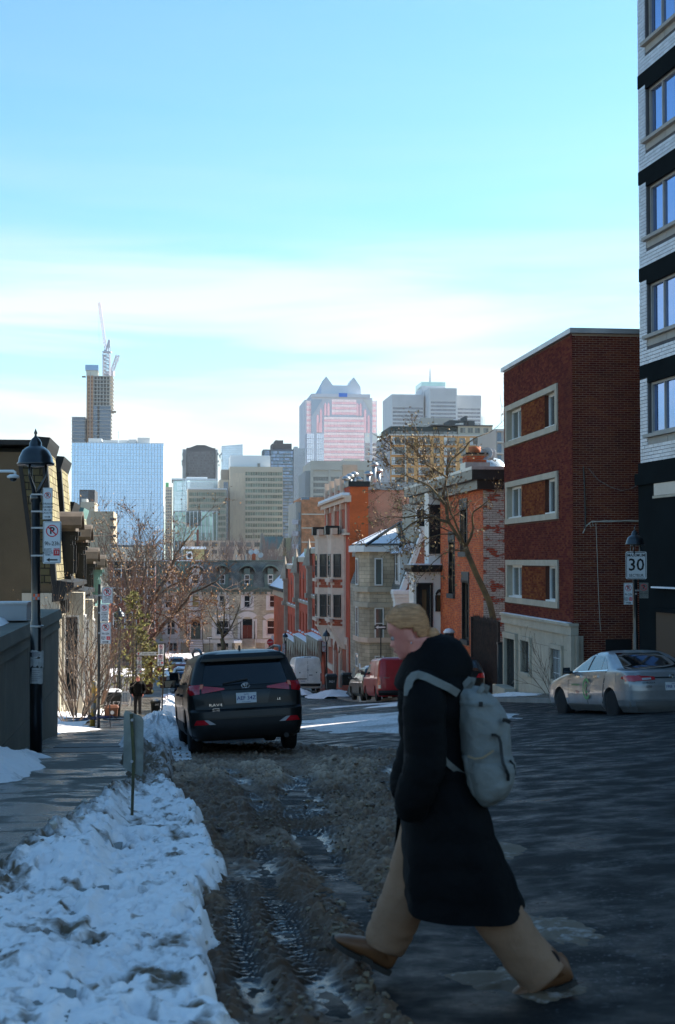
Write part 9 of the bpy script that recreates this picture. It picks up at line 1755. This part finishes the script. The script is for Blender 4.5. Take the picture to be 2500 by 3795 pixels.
def grow(mb, p, d, L, r, depth, rg, tips, up=.15, spread=.6, kids=(2, 4), wig=.25, n=5):
 """one branch and its side branches, tapering"""
 r = max(r, TW[0]); k = 4 if depth > 1 else 3; pts = [p.copy()]; q = p.copy(); dd = d.normalized()
 for i in range(k):
  dd = (dd + V3((rg.uniform(-wig, wig), rg.uniform(-wig, wig), rg.uniform(-wig, wig) + up * .3))).normalized(); q = q + dd * (L / k); pts.append(q.copy())
 rad = [max(r * (1 - .6 * i / k), TW[0] * .7) for i in range(k + 1)]; mb.tube(pts, rad, max(3, n), cap=False)
 if depth <= 0: tips.append((pts[-1], dd)); tips.append((pts[1], dd)); return
 for j in range(rg.randint(*kids)):
  t = rg.uniform(.3, 1.0); i = min(k - 1, int(t * k)); b = pts[i].lerp(pts[i + 1], t * k - i); ax = V3((rg.gauss(0, 1), rg.gauss(0, 1), rg.gauss(0, 1))).normalized(); nd = (dd + ax * spread + V3((0, 0, up))).normalized(); grow(mb, b, nd, L * rg.uniform(.5, .8), rad[i] * .62, depth - 1, rg, tips, up, spread, kids, wig, max(3, n - 1))
 tips.append((pts[-1], dd))
def leaves(mb, tips, rg, per, size, hang=.5, jit=.12):
 for p, d in tips:
  for _ in range(per if isinstance(per, int) else (1 if rg.random() < per else 0)):
   c = p + V3((rg.gauss(0, jit), rg.gauss(0, jit), rg.gauss(0, jit))); a = V3((rg.gauss(0, 1), rg.gauss(0, 1), rg.gauss(0, 1) - hang * 2)).normalized(); b = a.orthogonal().normalized(); b = (b * math.cos(rg.random() * 6) + a.cross(b) * math.sin(rg.random() * 6)); s = size * rg.uniform(.6, 1.3); mb.quad([c, c + a * s * .5 + b * s * .28, c + a * s, c + a * s * .5 - b * s * .28], t=rg.random() + .001)
def limb_tree(name, lab, Y, limbs, bark, twigm, leafm, seed, sub, leafsize, per, base, trunk_i=0, yspread=2.0):
 """tree whose main limbs follow the photograph (photo px), then grows its own twigs"""
 TW[0] = Y * 1.6e-4; rg = random.Random(seed); o0 = P(base[0], base[1], Y); o = empty(name, o0, lab, 'tree'); tips = []; tm = MB()
 for li, (pts, r0, r1, dY) in enumerate(limbs):
  n = len(pts); W3 = [P(u, v, Y + dY * i / (n - 1)) - o0 for i, (u, v) in enumerate(pts)]; rr = [r0 + (r1 - r0) * i / (n - 1) for i in range(n)]
  W3 = [W3[0]] + [w + V3((rg.gauss(0, .3), rg.gauss(0, 1), rg.gauss(0, .3))) * rr[i + 1] * .8 for i, w in enumerate(W3[1:])]
  mb = MB(); mb.tube(W3, rr, 8); mb.build('trunk' if li == trunk_i else 'limb', bark, o, True)
  if sub[li]:
   L0, dep, cnt = sub[li]
   for q in range(cnt):
    t = rg.uniform(.12, 1) * (n - 1); i = min(n - 2, int(t)); b = W3[i].lerp(W3[i + 1], t - i); dd = (W3[i + 1] - W3[i]).normalized(); ax = V3((rg.gauss(0, 1), rg.gauss(0, 1), rg.gauss(0, 1))).normalized(); grow(tm, b, (dd * .6 + ax).normalized(), L0 * rg.uniform(.6, 1.1), max(.012, rr[i] * .38), dep, rg, tips, .12, .75, (2, 4), .3, 4)
   grow(tm, W3[-1], (W3[-1] - W3[-2]), L0, rr[-1] * .8, dep, rg, tips, .1, .7, (3, 4), .3, 4)
 tag(tm.build('twigs', twigm, o), kind='stuff'); lm = MB(); leaves(lm, tips, rg, per, leafsize)
 if lm.f: tag(lm.build('leaves', leafm, o, fix=False), kind='stuff')
 return o
Z6 = lambda L: [(1400 + x / 3.136, 1600 + y / 3.136) for x, y in L]
limb_tree('leaning_tree', 'bare leaning street tree with a few dead leaves in front of the orange brick house', 54.2, [
 ([(1852, 2585), (1846, 2420)] + Z6([(1370, 2190), (1290, 2000), (1215, 1790), (1150, 1650), (1060, 1450), (1020, 1320)]), .135, .10, .4),
 (Z6([(1020, 1320), (960, 1270), (900, 1180), (820, 1050), (790, 930), (775, 830), (760, 740), (785, 640), (800, 530)]), .075, .045, 1.2), (Z6([(1000, 1300), (940, 1150), (880, 1010), (840, 930), (815, 800), (805, 690)]), .045, .025, -.4), (Z6([(1030, 1320), (1085, 1220), (1110, 1120), (1095, 1000), (1110, 930), (1200, 870), (1280, 800)]), .055, .018, -.8),
 (Z6([(775, 840), (690, 740), (600, 640), (500, 590), (400, 540), (300, 500)]), .05, .02, 1.5), (Z6([(800, 530), (815, 430), (850, 330), (920, 270), (990, 220), (1060, 120), (1150, 60), (1300, 10)]), .05, .016, 1), (Z6([(800, 530), (700, 460), (560, 380), (430, 340)]), .04, .016, -1.5), (Z6([(820, 1050), (750, 1030), (640, 985), (540, 960), (420, 980), (300, 1000), (200, 990)]), .06, .02, 1.2), (Z6([(640, 985), (500, 1010), (380, 1080), (290, 1150), (200, 1240), (100, 1310)]), .045, .014, -1), (Z6([(900, 1190), (750, 1190), (600, 1230), (480, 1300)]), .03, .010, -1), (Z6([(1010, 1385), (870, 1375), (760, 1420), (640, 1520), (560, 1620), (470, 1720)]), .028, .008, -1.2), (Z6([(560, 380), (520, 250), (500, 120), (470, 30)]), .02, .008, .5)],
 BARK2, TWIG, LEAF2, 5, [None, (1.0, 2, 7), (.8, 2, 4), (.7, 2, 6), (1.0, 3, 7), (.9, 2, 5), (1.0, 3, 7), (1.0, 3, 6), (.9, 2, 6), (.6, 2, 6), (.7, 2, 8), (.8, 2, 5)], .12, .7, (1852, 2600))
Z8 = lambda L: [(300 + x / 3.136, 1900 + y / 3.136) for x, y in L]
limb_tree('brown_leaved_tree', 'big bare spreading tree with rusty dead leaves on the left of the street', 92, [
 ([(548, 2570), (545, 2480), (540, 2400), (533, 2340)], .30, .22, 0), (Z8([(760, 1520), (860, 1420), (960, 1300), (1080, 1170), (1200, 1050), (1290, 940), (1400, 890), (1560, 800)]), .15, .05, -3), (Z8([(735, 1390), (760, 1200), (850, 960), (960, 820), (1040, 650), (1090, 500), (1200, 350), (1320, 200)]), .17, .04, 2), (Z8([(730, 1380), (650, 1150), (560, 900), (500, 640), (420, 400), (330, 200)]), .14, .03, 3), (Z8([(760, 1180), (900, 960), (1040, 850), (1180, 790), (1300, 700)]), .08, .03, -2), (Z8([(735, 1400), (690, 1200), (700, 900), (760, 650), (760, 400)]), .11, .03, -1), (Z8([(860, 1160), (980, 1200), (1100, 1280), (1180, 1380)]), .06, .02, -3), (Z8([(640, 1120), (500, 1000), (400, 850), (330, 640)]), .08, .02, 1), (Z8([(1090, 1160), (1200, 1120), (1320, 1150), (1440, 1120)]), .05, .02, -2)],
 BARK, RTWIG, LEAF, 8, [(2.2, 2, 5), (1.9, 2, 18), (2.2, 2, 18), (2.2, 2, 18), (1.8, 2, 12), (2.2, 2, 16), (1.6, 2, 12), (2.0, 2, 13), (1.5, 2, 12)], .16, 1, (548, 2590))
def shrub(name, lab, u, v, Y, n, h, sp, m_, seed, leafm=None, cat='shrub', rad=.02, depth=2, per=1, ls=.06, L=.9):
 TW[0] = Y * 1.3e-4; rg = random.Random(seed); o = empty(name, P(u, v, Y), lab, cat); tips = []; mb = MB()
 for q in range(n): a = rg.uniform(0, 6.28); grow(mb, V3((math.cos(a) * sp * .2, math.sin(a) * sp * .2, -.1)), V3((math.cos(a) * sp, math.sin(a) * sp, h)), h * rg.uniform(.6, 1) * L, rad * rg.uniform(.6, 1.2), depth, rg, tips, .12, .6, (2, 4), .2, 5)
 tag(mb.build('stems', m_, o), kind='stuff')
 if leafm: lm = MB(); leaves(lm, tips, rg, per, ls); tag(lm.build('leaves', leafm, o, fix=False), kind='stuff')
 return o
shrub('bare_shrub', 'tangled bare shrub in the front yard nearest the concrete wall', 285, 2640, 37.5, 13, 2.6, 1.0, TWIG, 21, LEAF, 'shrub', .022, 2, 1, .05); shrub('bare_shrub', 'tall pale-twigged shrub behind the yellow bollard', 345, 2640, 44, 12, 2.9, 1.2, PTWIG, 22, None, 'shrub', .028, 2); shrub('bare_shrub', 'reddish bare shrub against the pale house fronts', 352, 2600, 52, 12, 3.0, 1.4, RTWIG, 23, LEAF, 'shrub', .03, 2, 1, .07); shrub('bare_shrub', 'low arching bare twigs by the fallen bicycle', 262, 2655, 34.5, 10, 1.2, 1.1, TWIG, 24, None, 'shrub', .014, 2)
shrub('bare_shrub', 'thin bare shrub in front of the barred base window', 2050, 2588, 44.2, 7, 1.35, .75, TWIG, 25, None, 'shrub', .012, 2, L=1.0); shrub('tall_bare_shrub', 'tall bare saplings with upright pale twigs before the dark red terrace house', 455, 2560, 84, 13, 8.5, 2.4, PTWIG, 26, LEAF, 'shrub', .035, 3, 1, .12, .8)
def cedar(lab, u, v, Y, h, w, seed):
 rg = random.Random(seed); o = empty('cedar', P(u, v, Y), lab, 'tree', 0, 'cedars by the pavement'); MB().bar((0, 0, -.2), (0, 0, h * .95), .09, .02).build('trunk', BARK, o); lm = MB()
 for q in range(300):
  z = h * rg.random() ** .8; r = w * (1 - z / h) ** .7 * math.sqrt(rg.random()) * (1 + .5 * math.sin(z * 5 + seed)); a = rg.uniform(0, 6.28); c = V3((math.cos(a) * r, math.sin(a) * r, z)); d = V3((math.cos(a), math.sin(a), rg.uniform(-.2, .7))).normalized(); b = d.orthogonal().normalized()
  for _ in range(4): e = (d + V3((rg.gauss(0, .6), rg.gauss(0, .6), rg.gauss(0, .5)))).normalized(); s = rg.uniform(.12, .3); bb = e.orthogonal() * s * .14; lm.quad([c, c + e * s * .5 + bb, c + e * s, c + e * s * .5 - bb], t=rg.random() + .001)
 tag(lm.build('foliage', NEED, o, fix=False), kind='stuff')
cedar('yellow-green cedar behind the second left street lamp', 492, 2560, 78, 5.4, 1.7, 1); cedar('low spreading green cedar under the big bare tree', 562, 2535, 88, 2.4, 1.6, 2); cedar('narrow green cedar half lost in the bare twigs', 520, 2560, 84, 3.6, 1.3, 3)
Z3 = lambda L: [(600 + x / 2.613, 2000 + y / 2.613) for x, y in L]
limb_tree('young_tree', 'young bare street tree in front of the stone terrace', 166, [(Z3([(592, 1090), (590, 1020), (585, 960)]), .30, .24, 0), (Z3([(585, 960), (570, 880), (520, 820), (470, 740), (430, 640)]), .14, .05, 1), (Z3([(585, 960), (590, 880), (600, 760), (610, 640), (600, 540)]), .14, .04, -1), (Z3([(587, 950), (650, 880), (700, 780), (740, 680), (760, 600)]), .13, .04, 1), (Z3([(575, 900), (540, 760), (530, 640), (500, 560)]), .09, .03, 0)], BARK2, PTWIG, LEAF, 14, [None, (2.4, 2, 6), (2.4, 2, 6), (2.4, 2, 6), (2.2, 2, 5)], .15, 0, (826, 2425))
mb = MB(); tips = []; rg = random.Random(77); o0 = P(900, 2075, 250)
for q in range(26): p = P(rg.uniform(755, 1085), 2085, 245 + rg.uniform(-12, 25)) - o0; grow(mb, p - V3((0, 0, 4)), V3((rg.gauss(0, .1), 0, 1)), 4.2 * rg.uniform(.7, 1.25), .16, 3, rg, tips, .3, .6, (3, 4), .15, 3)
w = tag(mb.build('bare_woods', mat('far_twig', (.30, .22, .19), .9, .2, .2), fix=False), 'hazy mass of bare trees behind the terrace roofs', 'woods', kind='stuff'); w.location = o0
mb = MB(); tips = []; o0 = P(330, 2040, 120)
for q in range(7): p = P(rg.uniform(400, 560), 2100, 150 + rg.uniform(-8, 8)) - o0; grow(mb, p - V3((0, 0, 2.5)), V3((rg.gauss(0, .15), 0, 1)), 3.2 * rg.uniform(.7, 1.2), .08, 3, rg, tips, .3, .6, (2, 4), .2, 3)
w = tag(mb.build('bare_woods', RTWIG, fix=False), 'reddish bare tree tops behind the left row of houses', 'woods', kind='stuff'); w.location = o0
hz = bpy.data.materials.new('haze_air'); hz.use_nodes = True; n = hz.node_tree.nodes; n.remove(n['Principled BSDF']); pv = n.new('ShaderNodeVolumePrincipled'); pv.inputs['Color'].default_value = (.93, .97, 1, 1); pv.inputs['Density'].default_value = .00005; pv.inputs['Anisotropy'].default_value = .2
hz.node_tree.links.new(pv.outputs[0], n['Material Output'].inputs['Volume'])
ho = MB().box(-4300, -300, -70, 4300, 6300, 215).build('haze', hz); tag(ho, 'thin winter haze filling the air over the city', 'haze', kind='stuff')
flush_text()
